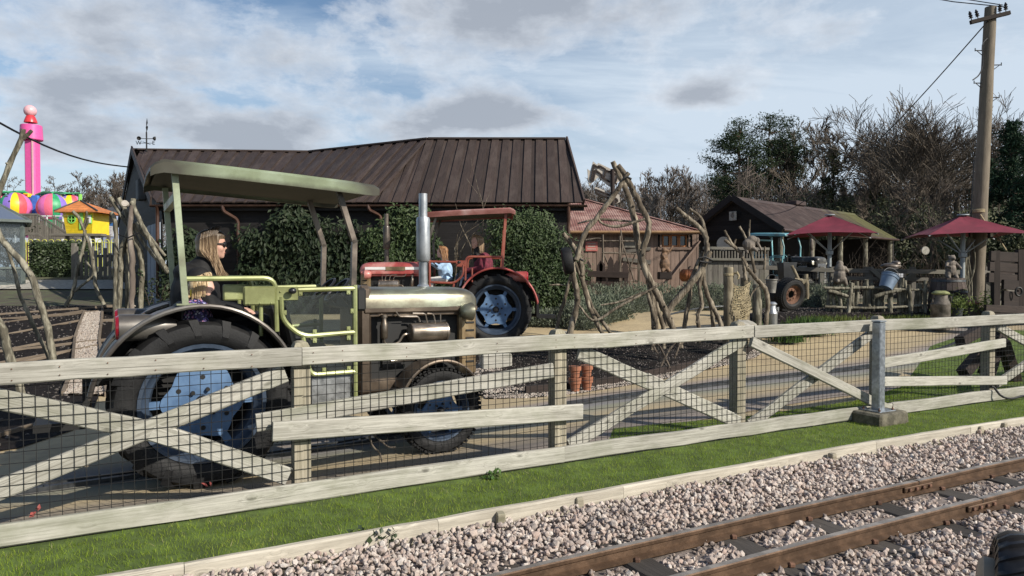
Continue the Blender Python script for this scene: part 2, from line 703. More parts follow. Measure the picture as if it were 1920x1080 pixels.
def airbrush(name, c1, c2, c3, rough=.3, metal=.65, scale=1.7, streak=(1, 1, 1), coat=.3, lo=.40, hi=.60):
 """theme-park paint: metallic colours sprayed into each other, with grime"""
 m, g, b = new_mat(name)
 tc = g('ShaderNodeTexCoord').outputs['Object']
 v = g.vmap(tc, streak)
 n = g.noise(v, scale, 4, .5, .4)
 n2 = g.noise(v, scale * 4.3, 6, .65)
 c = g.ramp(g.math('ADD', g.math('MULTIPLY', n, .8), g.math('MULTIPLY', n2, .2)), [(lo, c1), ((lo + hi) / 2, c2), (hi, c3)])
 n3 = g.noise(tc, 55, 4, .7)
 c = g.mix(g.math('MULTIPLY', g.ramp(n3, [(.52, 0.0), (.75, 1.0)]), .35), c, sc(c1, .5))
 g.put(b.inputs['Base Color'], c)
 g.put(b.inputs['Roughness'], g.math('ADD', g.math('MULTIPLY', n2, .35), rough - .15))
 b.inputs['Metallic'].default_value = metal
 b.inputs['Coat Weight'].default_value = coat
 b.inputs['Coat Roughness'].default_value = .25
 g.put(b.inputs['Normal'], g('ShaderNodeBump', None, Strength=.06, Distance=.004, Height=n2))
 return m


def glass(name, tint=(.8, .85, .85), rough=.05, opacity=.25, col=(.25, .28, .28)):
 m, g, b = new_mat(name)
 out = [x for x in g.t.nodes if x.type == 'OUTPUT_MATERIAL'][0]
 b.inputs['Base Color'].default_value = (*col, 1)
 b.inputs['Roughness'].default_value = rough
 tr = g('ShaderNodeBsdfTransparent', None, Color=(*tint, 1))
 gl = g('ShaderNodeBsdfGlossy', None, Color=(1, 1, 1, 1), Roughness=rough)
 fr = g('ShaderNodeFresnel', None, IOR=1.45)
 m1 = g('ShaderNodeMixShader', None, i0=opacity, i1=tr.outputs[0], i2=b.outputs[0])
 m2 = g('ShaderNodeMixShader', None, i0=fr.outputs[0], i1=m1.outputs[0], i2=gl.outputs[0])
 g.t.links.new(m2.outputs[0], out.inputs[0])
 return m


# timber
W_FENCE = wood('weathered_fence_timber', (.425, .41, .36), (.185, .175, .145), knots=.75, green=(.16, .17, .105), gmix=.55, rand=.12, bump=.6)
W_POST = wood('fence_post_timber', (.38, .34, .26), (.17, .15, .105), knots=.4, green=(.16, .17, .09), gmix=.4, rand=.15, bump=.6)
W_KERB = wood('kerb_timber', (.50, .46, .38), (.25, .225, .18), knots=.5, rand=.08, bump=.5, grain=.7)
W_ROOF = wood('roof_board_stain', (.054, .037, .031), (.021, .0145, .0125), rough=.65, knots=.3, green=(.11, .09, .078), gmix=.28, rand=.28, bump=.5, spec=.4)
W_BLACK = wood('black_weatherboard', (.022, .020, .020), (.010, .009, .009), rough=.7, knots=.2, rand=.3)
W_BARN = wood('dark_barn_board', (.020, .017, .016), (.009, .008, .008), rough=.75, knots=.2, rand=.3)
W_SHED = wood('grey_brown_shed_board', (.27, .195, .155), (.125, .088, .07), rough=.85, knots=.3, rand=.25)
W_DARKPICKET = wood('dark_stained_picket', (.045, .03, .025), (.02, .014, .012), rand=.3)
W_SLEEPER = wood('track_sleeper', (.075, .066, .058), (.034, .030, .027), knots=.2, rand=.25, bump=.7)
W_BED = wood('bed_board', (.19, .15, .11), (.085, .066, .05), rand=.25)
W_GREYFENCE = wood('silver_grey_rail', (.19, .175, .15), (.085, .076, .066), rand=.3, green=(.12, .14, .08), gmix=.3)
W_CRATE = wood('tarred_crate_board', (.036, .026, .022), (.015, .011, .010), rand=.3, bump=.6)
W_SIGN = wood('weathered_sign_board', (.50, .46, .40), (.28, .25, .215), rand=.1)
W_POLE = wood('pole_timber', (.215, .18, .135), (.095, .078, .058), knots=.2, rand=.05, bump=.6, grain=.8)
W_BARREL = wood('barrel_stave', (.115, .09, .078), (.05, .038, .034), rand=.3)
W_YELLOW = plain('yellow_painted_board', (.78, .60, .03), .5, var=.07, rand=.06)
W_STEP = wood('grey_deck_board', (.20, .18, .15), (.10, .09, .075), rand=.2)
W_BLUEGREY = wood('blue_grey_painted_board', (.27, .31, .37), (.19, .22, .26), rough=.6, rand=.1)
B_STICK = bark('driftwood_bark', (.31, .265, .20), (.10, .08, .058), 16, bump=1.0)
B_STICKG = bark('grey_green_branch_bark', (.30, .28, .215), (.105, .095, .07), 14, bump=1.0)
B_TREE = bark('tree_bark', (.20, .165, .13), (.09, .074, .058), 8)
B_PINE = bark('pine_bark', (.15, .10, .07), (.06, .042, .034), 6)
B_TWIG = bark('pale_twig_bark', (.20, .165, .13), (.085, .068, .054), 8)
B_FAR = bark('far_twig_bark', (.20, .165, .14), (.10, .082, .068), 2)
B_BIRCH = bark('birch_bark', (.38, .34, .29), (.16, .13, .11), 5)
# foliage
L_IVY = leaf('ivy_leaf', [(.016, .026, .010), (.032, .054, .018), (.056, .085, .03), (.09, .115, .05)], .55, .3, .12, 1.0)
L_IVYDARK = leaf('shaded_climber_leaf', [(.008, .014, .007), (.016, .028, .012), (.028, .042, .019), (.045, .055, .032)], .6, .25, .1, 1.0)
L_LAV = leaf('lavender_leaf', [(.095, .115, .08), (.16, .185, .13), (.24, .265, .20)], .8, .2, .1, 3.0)
L_HEDGE = leaf('box_hedge_leaf', [(.018, .03, .013), (.035, .055, .022), (.06, .085, .035)], .5, .4, .1, 1.5)
L_PINE = leaf('pine_needle', [(.018, .032, .017), (.034, .055, .026), (.058, .08, .035)], .7, .2, .12, .5)
L_CON = leaf('conifer_needle', [(.011, .026, .016), (.022, .048, .026), (.045, .078, .038)], .7, .2, .1, .5)
L_SHRUB = leaf('evergreen_shrub_leaf', [(.020, .026, .012), (.040, .050, .022), (.075, .082, .036), (.12, .115, .06)], .6, .3, .12, .5)
L_GRASS = leaf('lawn_blade', [(.11, .175, .015), (.18, .265, .022), (.26, .34, .04), (.38, .40, .10)], .7, .2, .35, 1.4)
L_DRY = leaf('dry_blade', [(.30, .27, .13), (.42, .38, .21)], .8, .2, .2, 2)
L_TUFT = leaf('daffodil_leaf', [(.04, .085, .02), (.075, .14, .035), (.12, .20, .06)], .5, .4, .2, 2)
L_HERB = leaf('potted_herb_leaf', [(.06, .09, .02), (.13, .17, .04), (.22, .24, .08)], .6, .3, .2, 3)
# ground
STONE = stones('ballast_granite', [(.50, .40, .34), (.37, .29, .25), (.55, .48, .42), (.45, .325, .265), (.29, .245, .22), (.52, .42, .355), (.62, .565, .51), (.41, .325, .275)])
STONE_RUST = stones('rust_stained_granite', [(.26, .19, .145), (.20, .15, .12), (.32, .25, .20), (.16, .12, .10), (.36, .31, .27)])
PEBBLE = stones('bed_pebble', [(.36, .30, .24), (.26, .21, .17), (.44, .40, .34), (.30, .24, .20)])
SOIL = plain('dark_soil', (.014, .011, .010), .95, var=.45, scale=14, bump=1.0, bscale=30, spec=.15)
SOILCLOD = stones('soil_clod', [(.010, .008, .007), (.020, .016, .013), (.032, .026, .02), (.014, .011, .01)], .95)
EARTH = plain('bare_earth', (.10, .082, .06), .95, var=.3, scale=2.0, bump=.5, bscale=20, col2=(.085, .095, .045))
LAWN = plain('turf_ground', (.075, .115, .02), .95, var=.3, scale=5, bump=.6, bscale=60)
BALLASTBED = plain('ballast_dirt', (.20, .165, .145), .95, var=.3, scale=20, bump=.8, bscale=40)


def road_mat():
 m, g, b = new_mat('resin_gravel_road')
 tc = g('ShaderNodeTexCoord').outputs['Object']
 n = g.noise(tc, .9, 5, .6, .3)
 fine = g.noise(tc, 130, 3, .8)
 mid = g.noise(tc, 7, 5, .65)
 c = g.ramp(g.math('ADD', g.math('MULTIPLY', n, .6), g.math('MULTIPLY', mid, .4)), [(.36, (.30, .235, .145)), (.5, (.43, .335, .195)), (.64, (.52, .41, .235))])
 c = g.mix(g.math('MULTIPLY', g.ramp(fine, [(.35, 1.0), (.6, 0.0)]), .45), c, (.16, .13, .09))
 g.put(b.inputs['Base Color'], c)
 b.inputs['Roughness'].default_value = .9
 g.put(b.inputs['Normal'], g('ShaderNodeBump', None, Strength=.4, Distance=.004, Height=fine))
 return m


def lane_mat():
 """worn driving lane: v of the UV map runs across the ribbon"""
 m, g, b = new_mat('worn_driving_lane')
 tc = g('ShaderNodeTexCoord')
 uv = g('ShaderNodeSeparateXYZ', None, i0=tc.outputs['UV'])
 ob = tc.outputs['Object']
 n = g.noise(ob, 1.3, 5, .65, .4)
 st = g.noise(g.vmap(tc.outputs['UV'], (1.2, 16, 1)), 1.0, 5, .6, .3)
 v = g.math('ADD', uv.outputs[1], g.math('MULTIPLY', g.math('SUBTRACT', n, .5), .10))
 v = g.math('ADD', v, g.math('MULTIPLY', g.math('SUBTRACT', st, .5), .10))
 sand, grn, gry, drk = (.43, .34, .20), (.25, .245, .175), (.22, .21, .20), (.095, .088, .085)
 pur = (.29, .24, .20)
 c = g.ramp(v, [(0.0, pur), (.10, pur), (.17, (.16, .14, .12)), (.26, (.31, .255, .18)), (.34, sand), (.44, (.34, .295, .20)), (.50, grn),
    (.56, gry), (.63, (.17, .165, .165)), (.70, gry), (.77, pur), (.86, sand), (1.0, sand)])
 fine = g.noise(ob, 130, 3, .8)
 c = g.mix(g.math('MULTIPLY', g.ramp(fine, [(.35, 1.0), (.62, 0.0)]), .4), c, sc(drk, .8))
 g.put(b.inputs['Base Color'], c)
 g.put(b.inputs['Roughness'], g.math('ADD', .72, g.math('MULTIPLY', n, .2)))
 g.put(b.inputs['Normal'], g('ShaderNodeBump', None, Strength=.35, Distance=.004, Height=fine))
 return m


ROAD = road_mat()
LANE = lane_mat()
# metals, paint, rubber, cloth
GALV = plain('galvanised_steel', (.33, .36, .39), .42, .85, var=.18, scale=22, bump=.05)
WIRE = plain('black_mesh_wire', (.012, .012, .012), .5, .3, var=.1)
RAILTOP = plain('rail_steel_brown', (.12, .074, .046), .55, .55, var=.25, scale=9, bump=.25, bscale=50)
RAILHEAD = plain('polished_rail_head', (.38, .33, .28), .42, .6, var=.25, scale=9)
STEELDK = plain('dark_guide_steel', (.07, .075, .08), .5, .7, var=.25, scale=9)
RUST = plain('rusty_iron', (.16, .085, .055), .85, .2, var=.4, scale=10, bump=.4)
RUBBER = plain('tyre_rubber', (.011, .011, .012), .66, 0, var=.3, scale=7, bump=.3, bscale=60, col2=(.015, .015, .0155), spec=.35)
RUBBER_NEW = plain('black_glossy_rubber', (.014, .014, .016), .38, 0, var=.2, scale=7, spec=.5)
P_BLUE = plain('pale_blue_wheel_paint', (.07, .145, .28), .6, 0, var=.2, scale=4, bump=.05, col2=(.105, .19, .33))
P_BLUEGREY = plain('blue_grey_rim_paint', (.045, .065, .10), .45, .2, var=.2, scale=5)
A_HOOD = airbrush('bronze_green_bonnet', (.10, .08, .056), (.185, .17, .12), (.29, .32, .24), .32, .6, 1.8, (.7, 1, 1.5))
A_BODY = airbrush('bronze_panel', (.10, .075, .055), (.16, .122, .09), (.23, .18, .13), .38, .6, 2.2)
A_FENDER = airbrush('bronze_mudguard', (.055, .048, .042), (.095, .082, .072), (.16, .15, .135), .40, .5, 1.6)
A_GREEN = airbrush('weathered_green_canopy', (.13, .115, .085), (.22, .245, .155), (.33, .38, .26), .5, .15, 1.1, (.8, 1.6, 1.6), .1, .36, .52)
def canopy_mat():
 m, g, b = new_mat('sprayed_canopy_paint')
 tc = g('ShaderNodeTexCoord').outputs['Object']
 n = g.noise(g.vmap(tc, (.8, 1.6, 1.6)), 1.6, 4, .55, .3)
 n2 = g.noise(tc, 7, 6, .65)
 c = g.ramp(g.math('ADD', g.math('MULTIPLY', n, .8), g.math('MULTIPLY', n2, .2)), [(.38, (.15, .175, .105)), (.5, (.21, .25, .155)), (.62, (.29, .345, .245))])
 sp = g('ShaderNodeSeparateXYZ', None, i0=tc)
 # brown primer sprayed over both ends and the lower lip
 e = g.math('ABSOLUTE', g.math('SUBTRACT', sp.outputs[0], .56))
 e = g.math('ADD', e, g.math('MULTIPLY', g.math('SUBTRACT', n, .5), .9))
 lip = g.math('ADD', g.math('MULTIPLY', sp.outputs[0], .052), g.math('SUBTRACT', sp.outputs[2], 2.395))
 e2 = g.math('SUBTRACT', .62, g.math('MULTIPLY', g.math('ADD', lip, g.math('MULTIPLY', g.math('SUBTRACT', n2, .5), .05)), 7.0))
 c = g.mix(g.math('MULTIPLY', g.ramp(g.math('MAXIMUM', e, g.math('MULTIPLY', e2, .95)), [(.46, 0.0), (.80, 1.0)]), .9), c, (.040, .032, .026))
 g.put(b.inputs['Base Color'], c)
 g.put(b.inputs['Roughness'], g.math('ADD', .38, g.math('MULTIPLY', n2, .3)))
 b.inputs['Metallic'].default_value = .15
 return m


A_CANOPY = canopy_mat()
A_TUBE = airbrush('yellow_green_tube_paint', (.19, .20, .08), (.275, .30, .125), (.35, .38, .18), .38, .25, 2.5, (1, 1, 1), .2)
A_GOLD = airbrush('brown_gold_paint', (.16, .11, .06), (.26, .185, .10), (.34, .26, .15), .4, .5, 3)
A_REDHOOD = airbrush('red_airbrushed_paint', (.22, .04, .035), (.40, .075, .065), (.52, .22, .19), .42, .15, 1.8, (1, 1, 1), .15)
A_REDTOP = airbrush('faded_red_canopy', (.16, .055, .042), (.27, .11, .095), (.40, .27, .25), .5, .1, 1.2, (1, 1, 1), .1)
A_ORANGE = airbrush('orange_red_tube', (.20, .05, .034), (.28, .07, .045), (.34, .11, .075), .42, .1, 2.5, (1, 1, 1), .1)
A_OLD = airbrush('blackened_old_bonnet', (.018, .018, .018), (.04, .038, .035), (.13, .125, .11), .4, .4, 2)
A_TEAL = airbrush('teal_canopy', (.16, .24, .24), (.16, .42, .48), (.30, .55, .60), .5, .1, 1.5, (1, 1, 1), .1)
A_STACK = airbrush('silver_exhaust', (.24, .25, .26), (.36, .38, .40), (.46, .48, .50), .38, .65, 2.5)
A_STACKDK = airbrush('brown_exhaust', (.07, .06, .05), (.13, .105, .085), (.20, .17, .14), .45, .6, 4)
CHROME = plain('aluminium_tread_plate', (.50, .51, .52), .35, .9, var=.15, scale=14)
TANKM = airbrush('brushed_bronze_tank', (.15, .12, .09), (.28, .235, .19), (.40, .36, .31), .32, .75, 3, (1, 3, 1))
BLACK = plain('matt_black', (.008, .008, .008), .6, 0, var=.2)
BLACKPLASTIC = plain('black_plastic', (.015, .015, .016), .35, 0, var=.15)
LENS = plain('red_lamp_lens', (.30, .008, .02), .18, 0, var=.15, coat=.6)
LAMPGLASS = plain('pale_lamp_lens', (.75, .73, .62), .2, 0, var=.05, coat=.5)
GLASS = glass('clear_plexiglass', (.80, .84, .84), .05, .07, (.16, .18, .18))
GH_GLASS = glass('greenhouse_glass', (.88, .91, .92), .10, .09, (.26, .30, .31))
GH_ROOF = glass('frosted_roof_glass', (.84, .87, .90), .35, .5, (.42, .46, .50))
WINGLASS = plain('dark_window_glass', (.02, .028, .03), .1, 0, var=.2, spec=.8)
GH_FRAME = plain('grey_green_greenhouse_paint', (.115, .14, .13), .5, 0, var=.15)
SKIN = plain('skin', (.56, .33, .25), .5, 0, var=.07, scale=18, spec=.35)
SKIN_KID = plain('fair_skin', (.66, .40, .32), .5, 0, var=.06, scale=18, spec=.35)


def hairmat(name, c1, c2, c3, root=None, z0=0.0, z1=1.0):
 m, g, b = new_mat(name)
 tc = g('ShaderNodeTexCoord').outputs['Object']
 n = g.noise(g.vmap(tc, (70, 70, 6)), 1.0, 4, .6, .5)
 c = g.ramp(n, [(.35, c1), (.5, c2), (.68, c3)])
 if root:                       # darker grown-out roots
  z = g('ShaderNodeSeparateXYZ', None, i0=tc).outputs[2]
  f = g('ShaderNodeMapRange', None, i0=z, i1=z0, i2=z1).outputs[0]
  c = g.mix(g.math('MULTIPLY', f, .88), c, root)
 g.put(b.inputs['Base Color'], c)
 b.inputs['Roughness'].default_value = .42
 g.put(b.inputs['Normal'], g('ShaderNodeBump', None, Strength=.9, Distance=.006, Height=n))
 return m


HAIR_DKBLONDE = hairmat('dark_blonde_hair', (.11, .07, .042), (.26, .18, .11), (.50, .38, .25), (.03, .02, .014), 1.83, 1.99)
HAIR_BLONDE = hairmat('fair_hair', (.34, .24, .12), (.54, .40, .23), (.70, .57, .37))
HAIR_AUBURN = hairmat('auburn_hair', (.16, .075, .035), (.30, .155, .075), (.42, .25, .13))
HAIR_BROWNBLONDE = hairmat('light_brown_hair', (.14, .085, .05), (.28, .19, .11), (.42, .31, .20))
COAT = plain('black_padded_coat', (.008, .008, .009), .75, 0, var=.3, scale=9, bump=.35, bscale=14, spec=.4)
TROUSERS = plain('dark_denim', (.012, .013, .017), .85, 0, var=.25, scale=30)
MAROON = plain('maroon_fleece', (.13, .018, .034), .9, 0, var=.3, scale=14, bump=.3, bscale=30)
DENIM = plain('light_blue_denim', (.34, .50, .70), .85, 0, var=.25, scale=12, bump=.3, bscale=30)
PALECLOTH = plain('pale_cloth', (.55, .53, .50), .85, 0, var=.12)


def floral():
 m, g, b = new_mat('navy_flowered_quilt')
 tc = g('ShaderNodeTexCoord').outputs['Object']
 base = (.028, .022, .075)
 c = None
 cur = base
 for (scl, loc, col, th0, th1) in [(34, (0, 0, 0), (.62, .28, .45), .012, .30), (38, (3, 1, 2), (.60, .62, .72), .10, .27), (44, (7, 4, 1), (.20, .17, .50), .12, .3)]:
  v = g('ShaderNodeTexVoronoi', {'feature': 'F1'}, Vector=g.vmap(tc, (1, 1, 1), loc), Scale=scl)
  d = v.outputs['Distance']
  on = g.ramp(d, [(th0, 0.0), (th0 + .1, 1.0), (th1, 1.0), (th1 + .06, 0.0)])
  c = g.mix(on, c if c is not None else base, col)
 g.put(b.inputs['Base Color'], c)
 b.inputs['Roughness'].default_value = .6
 return m


FLORAL = floral()
CANVAS = plain('crimson_parasol_canvas', (.155, .018, .036), .8, 0, var=.15, scale=3, bump=.15, bscale=50)
PARA_POLE = plain('grey_parasol_pole', (.30, .33, .34), .5, .3, var=.12)
GUTTER = plain('brown_gutter', (.055, .030, .022), .4, 0, var=.2)
PIPE = plain('copper_brown_pipe', (.075, .036, .024), .45, .2, var=.25, scale=4)
PINK = plain('pink_tower_paint', (.70, .09, .32), .4, 0, var=.05)
PALEPINK = plain('pale_pink_paint', (.75, .42, .45), .35, 0, var=.05)
REDPAINT = plain('red_paint', (.62, .04, .05), .35, 0, var=.08)
RIDEBLUE = plain('blue_ride_paint', (.04, .17, .55), .4, 0, var=.15)
RIDEGREEN = plain('green_ride_paint', (.03, .32, .13), .45, 0, var=.15)
RIDEYELLOW = plain('yellow_ride_paint', (.78, .58, .02), .4, 0, var=.06)
RIDEPURPLE = plain('purple_ride_paint', (.25, .16, .55), .35, 0, var=.06)
RIDEPINK = plain('rose_ride_paint', (.72, .14, .22), .35, 0, var=.06)
RIDECORAL = plain('coral_ride_paint', (.72, .10, .12), .35, 0, var=.06)
RIDEMAGENTA = plain('magenta_ride_paint', (.70, .16, .42), .35, 0, var=.06)
WHITE = plain('white_paint', (.72, .72, .70), .5, 0, var=.06)
ORANGEROOF = plain('orange_hut_roof', (.52, .18, .055), .65, 0, var=.18, rand=.15)
HUTGREEN = plain('light_green_paint', (.22, .55, .10), .5, 0, var=.08)
CORRUG_RED = plain('red_corrugated_sheet', (.29, .125, .09), .55, .15, var=.25, scale=1.6, col2=(.40, .25, .20), rand=.15)


def barnroof():
 m, g, b = new_mat('old_corrugated_roof')
 tc = g('ShaderNodeTexCoord').outputs['Object']
 n = g.noise(tc, 2.0, 6, .65)
 c = g.ramp(n, [(.35, (.028, .018, .017)), (.55, (.055, .035, .032)), (.7, (.085, .066, .06))])
 # moss has settled on the far end of the sheet
 x = g('ShaderNodeSeparateXYZ', None, i0=tc).outputs[0]
 mo = g.math('ADD', g.math('MULTIPLY', g.math('SUBTRACT', x, 7.2), .26), g.math('MULTIPLY', g.math('SUBTRACT', n, .5), 1.6))
 c = g.mix(g.math('MULTIPLY', g.ramp(mo, [(.0, 0.0), (.8, 1.0)]), .85), c, (.085, .085, .022))
 g.put(b.inputs['Base Color'], c)
 b.inputs['Roughness'].default_value = .8
 return m


BARNROOF = barnroof()
PUMPKIN = plain('orange_pumpkin_skin', (.26, .085, .025), .5, 0, var=.25, scale=6)
CARVED = plain('carved_grey_wood', (.165, .14, .115), .8, 0, var=.35, scale=8, bump=.6, bscale=26)
CARVEDBROWN = plain('carved_brown_wood', (.16, .095, .055), .75, 0, var=.35, scale=8, bump=.5, bscale=26)
TERRA = plain('terracotta', (.30, .12, .065), .8, 0, var=.2, scale=8)
CHURN_SILVER = plain('silver_milk_churn', (.45, .46, .47), .42, .8, var=.15, scale=6)
CHURN_RUSTY = plain('mossy_iron_churn', (.12, .105, .085), .75, .35, var=.4, scale=7, bump=.3, col2=(.19, .165, .14))
MOSS = plain('mossy_lid', (.20, .21, .09), .9, 0, var=.3, scale=12)
BUCKETBLUE = plain('blue_grey_enamel', (.17, .23, .31), .45, .2, var=.15)
BUCKETDARK = plain('dark_grey_planter', (.035, .038, .042), .6, .1, var=.2)
BUCKETGREY = plain('zinc_bucket', (.24, .23, .21), .55, .5, var=.3)
CONCRETE = plain('mossy_concrete', (.11, .10, .07), .95, 0, var=.35, scale=9, bump=.9, bscale=45, col2=(.165, .15, .11))
KERBSTONE = plain('pale_stone', (.36, .34, .29), .9, 0, var=.25, scale=9, bump=.5)
ROPE = plain('hemp_rope', (.34, .28, .17), .9, 0, var=.25, scale=40)
SIGNRED = plain('red_notice_board', (.42, .13, .11), .6, 0, var=.12)
SIGNWHITE = plain('pale_notice_board', (.55, .57, .62), .6, 0, var=.05)
SIGNBLUE = plain('blue_notice_band', (.05, .16, .45), .5, 0, var=.05)
CABINBLUE = wood('pale_blue_cabin_board', (.36, .42, .60), (.28, .34, .50), rough=.6, rand=.06)
SLATE = plain('dark_slate_roof', (.055, .058, .065), .7, 0, var=.2)
HOOP = plain('yellow_hoop_rail', (.50, .50, .10), .5, 0, var=.15)
ORANGEFRAME = wood('orange_window_frame', (.42, .18, .07), (.28, .11, .045), rough=.55, rand=.1)
CABLE = plain('black_cable', (.01, .01, .011), .5)
INSUL = plain('dark_insulator', (.02, .017, .017), .25, 0, coat=.5)
LEAFRED = plain('dead_red_leaf', (.28, .06, .05), .7)
LEAFYEL = plain('dead_yellow_leaf', (.30, .27, .06), .7)
SEAT = plain('black_vinyl_seat', (.010, .010, .011), .65, 0, var=.2)

# ------------------------------------------------------------------ ground
def nonuni(a, b, fine, lo, hi):
 out = list(np.arange(a, b + 1e-6, fine))
 x, st = a, fine
 left = []
 while x > lo:
  st *= 1.35
  x -= st
  left.append(x)
 x, st = b, fine
 right = []
 while x < hi:
  st *= 1.35
  x += st
  right.append(x)
 return left[::-1] + out + right


def terrain():
 xs = nonuni(-24, 24, .4, -900, 900)
 ys = nonuni(-2, 36, .4, -400, 1600)
 kx, ky = [p.x for p in KERB], [p.y for p in KERB]
 V = [(x, y, H(x, y) - .012 - .10 * ss((float(np.interp(x, kx, ky)) + min(0, x - kx[0]) * .45 + max(0, x - kx[-1]) * .3 - .05 - y) / .4)) for y in ys for x in xs]
 n = len(xs)
 Fc = [(j * n + i, j * n + i + 1, (j + 1) * n + i + 1, (j + 1) * n + i) for j in range(len(ys) - 1) for i in range(n - 1)]
 fast_mesh('ground', V, Fc, EARTH, smooth=True, kind='structure')


def GP(px, py, z):
 d = ray(px, py)
 t = (z - EYE) / d.z
 return Vector((d.x * t, d.y * t, z))


def resample(pts, n):
 pts = [Vector((p[0], p[1], p[2] if len(p) > 2 else 0)) for p in pts]
 s = [0]
 for a, b in zip(pts, pts[1:]):
  s.append(s[-1] + (b - a).length)
 out = []
 for i in range(n):
  t = s[-1] * i / (n - 1)
  k = 0
  while k < len(s) - 2 and s[k + 1] < t:
   k += 1
  f = (t - s[k]) / max(1e-9, s[k + 1] - s[k])
  out.append(pts[k].lerp(pts[k + 1], f))
 return out


def smooth_curve(pts, n):
 """Catmull-Rom through the points, resampled"""
 pts = [Vector(p) for p in pts]
 q = [pts[0] * 2 - pts[1]] + pts + [pts[-1] * 2 - pts[-2]]
 out = []
 for i in range(1, len(q) - 2):
  for k in range(10):
   t = k / 10
   a, b, c, d = q[i - 1], q[i], q[i + 1], q[i + 2]
   out.append(.5 * ((2 * b) + (c - a) * t + (2 * a - 5 * b + 4 * c - d) * t * t + (3 * b - a - 3 * c + d) * t ** 3))
 out.append(q[-2])
 return resample(out, n)


def ribbon(name, A, B, nu, nv, off, mat, kind='structure', uv=False, mound=0.0, rough=0.0, parent=None, **tags):
 """sheet between two edge lines lying on the terrain"""
 A, B = resample(A, nu), resample(B, nu)
 V = []
 for j in range(nv):
  f = j / (nv - 1)
  for i in range(nu):
   p = A[i].lerp(B[i], f)
   e = math.sin(PI * f) ** .5 * min(1, 6 * min(i, nu - 1 - i) / (nu - 1) + .0)
   z = H(p.x, p.y) + off + mound * e + (rnd.uniform(-rough, rough) * (e > 0.05))
   V.append((p.x, p.y, z))
 Fc = [(j * nu + i, j * nu + i + 1, (j + 1) * nu + i + 1, (j + 1) * nu + i) for j in range(nv - 1) for i in range(nu - 1)]
 o = fast_mesh(name, V, Fc, mat, parent, smooth=True, kind=kind, **tags)
 me = o.data
 if (me.polygons[0].normal.z) < 0:
  me.flip_normals()
 if uv:
  l = me.uv_layers.new(name='uv')
  lv = np.zeros(len(me.loops), dtype=np.int32)
  me.loops.foreach_get('vertex_index', lv)
  L = sum((A[i + 1] - A[i]).length for i in range(nu - 1))
  uvs = np.stack([(lv % nu) / (nu - 1) * L, (lv // nu) / (nv - 1)], axis=1)
  l.data.foreach_set('uv', uvs.astype(np.float32).ravel())
 return o



# fence line: pixel height of its foot along the photograph
FX = [-420, 0, 500, 600, 1100, 1500, 1674, 1920, 2300]
FY = [1098, 1033, 955, 940, 864, 805, 780, 746, 700]
_fp = smooth_curve([G(x, y) for x, y in zip(FX, FY)], 120)
FENCE_PX = [960 + F * p.x / p.y for p in _fp]


def fence_at(px):
 k = 0
 while k < len(_fp) - 2 and FENCE_PX[k + 1] < px:
  k += 1
 f = (px - FENCE_PX[k]) / (FENCE_PX[k + 1] - FENCE_PX[k])
 p = _fp[k].lerp(_fp[k + 1], f)
 t = (_fp[min(k + 3, len(_fp) - 1)] - _fp[max(k - 2, 0)]).normalized()
 n = Vector((t.y, -t.x, 0))          # towards the camera side
 return p, t, n


# the sandy driving surface between the fence and the buildings
nearE = [fence_at(px)[0] - fence_at(px)[2] * .02 for px in (-400, 0, 300, 560, 800, 1050, 1250, 1450, 1650, 1900, 2280)]
ribbon('road', nearE, [(-8.5, 16.0), (-5.5, 17.6), (-3.0, 18), (0, 18), (3, 24), (9, 25.5), (16, 25), (24, 24), (30, 20)], 80, 40, .006, ROAD)
SLOT = smooth_curve([(-7.5, 3.3, 0), (-5, 4.55, 0), (-2.71, 5.95, 0), (-.96, 7.3, 0), (.75, 8.85, 0), (3.1, 10.5, 0), (4.4, 11.2, 0), (6.6, 12.3, 0), (9.4, 14.6, 0), (12.2, 19, 0)], 70)


def offset_line(L, d):
 out = []
 for i, p in enumerate(L):
  t = (L[min(i + 1, len(L) - 1)] - L[max(i - 1, 0)]).normalized()
  out.append(p + Vector((-t.y, t.x, 0)) * d)
 return out


near_e = []
for p in offset_line(SLOT, -1.55):
 q = min(range(len(_fp)), key=lambda k: (_fp[k] - p).length)
 t_ = (_fp[min(q + 1, len(_fp) - 1)] - _fp[max(q - 1, 0)]).normalized()
 n_ = Vector((t_.y, -t_.x, 0))
 s_ = (p - _fp[q]).dot(n_)
 near_e.append(p - n_ * (s_ + .06) if s_ > -.06 else p)
ribbon('driving_lane', near_e, offset_line(SLOT, .85), 90, 14, .014, LANE, uv=True)
# lane of the far loop where the red tractor runs
SLOT2 = smooth_curve([(9.6, 14.8, 0), (7.0, 15.6, 0), (4.4, 15.6, 0), (2.2, 14.6, 0), (-.3, 14.0, 0), (-4, 14.0, 0), (-8, 14.5, 0)], 60)


def guide(slot, name, label):
 r = thing(name, label, 'guide rail', (slot[0].x, slot[0].y, H(slot[0].x, slot[0].y)), group='guide rails of the tractor ride')
 for k, d in (('guide_bar', -.06), ('guide_bar', .06)):
  mb = MB()
  L = [Vector((p.x, p.y, H(p.x, p.y) + .030)) for p in offset_line(slot, d)]
  for a, b in zip(L, L[1:]):
   mb.beam(a, b + (b - a) * .02, .05, .034)
  obj(k, mb, STEELDK, r)
 for i in range(4, len(slot), 8):
  p = slot[i]
  obj('cross_tie', MB().box((p.x, p.y, H(p.x, p.y) + .03), (.05, .05, .02)), STEELDK, r)


guide(SLOT, 'guide_rail', 'dark steel guide rail pair running along the road just behind the wire fence')
guide(SLOT2, 'guide_rail', 'dark steel guide rail pair on the far loop road under the red tractor')

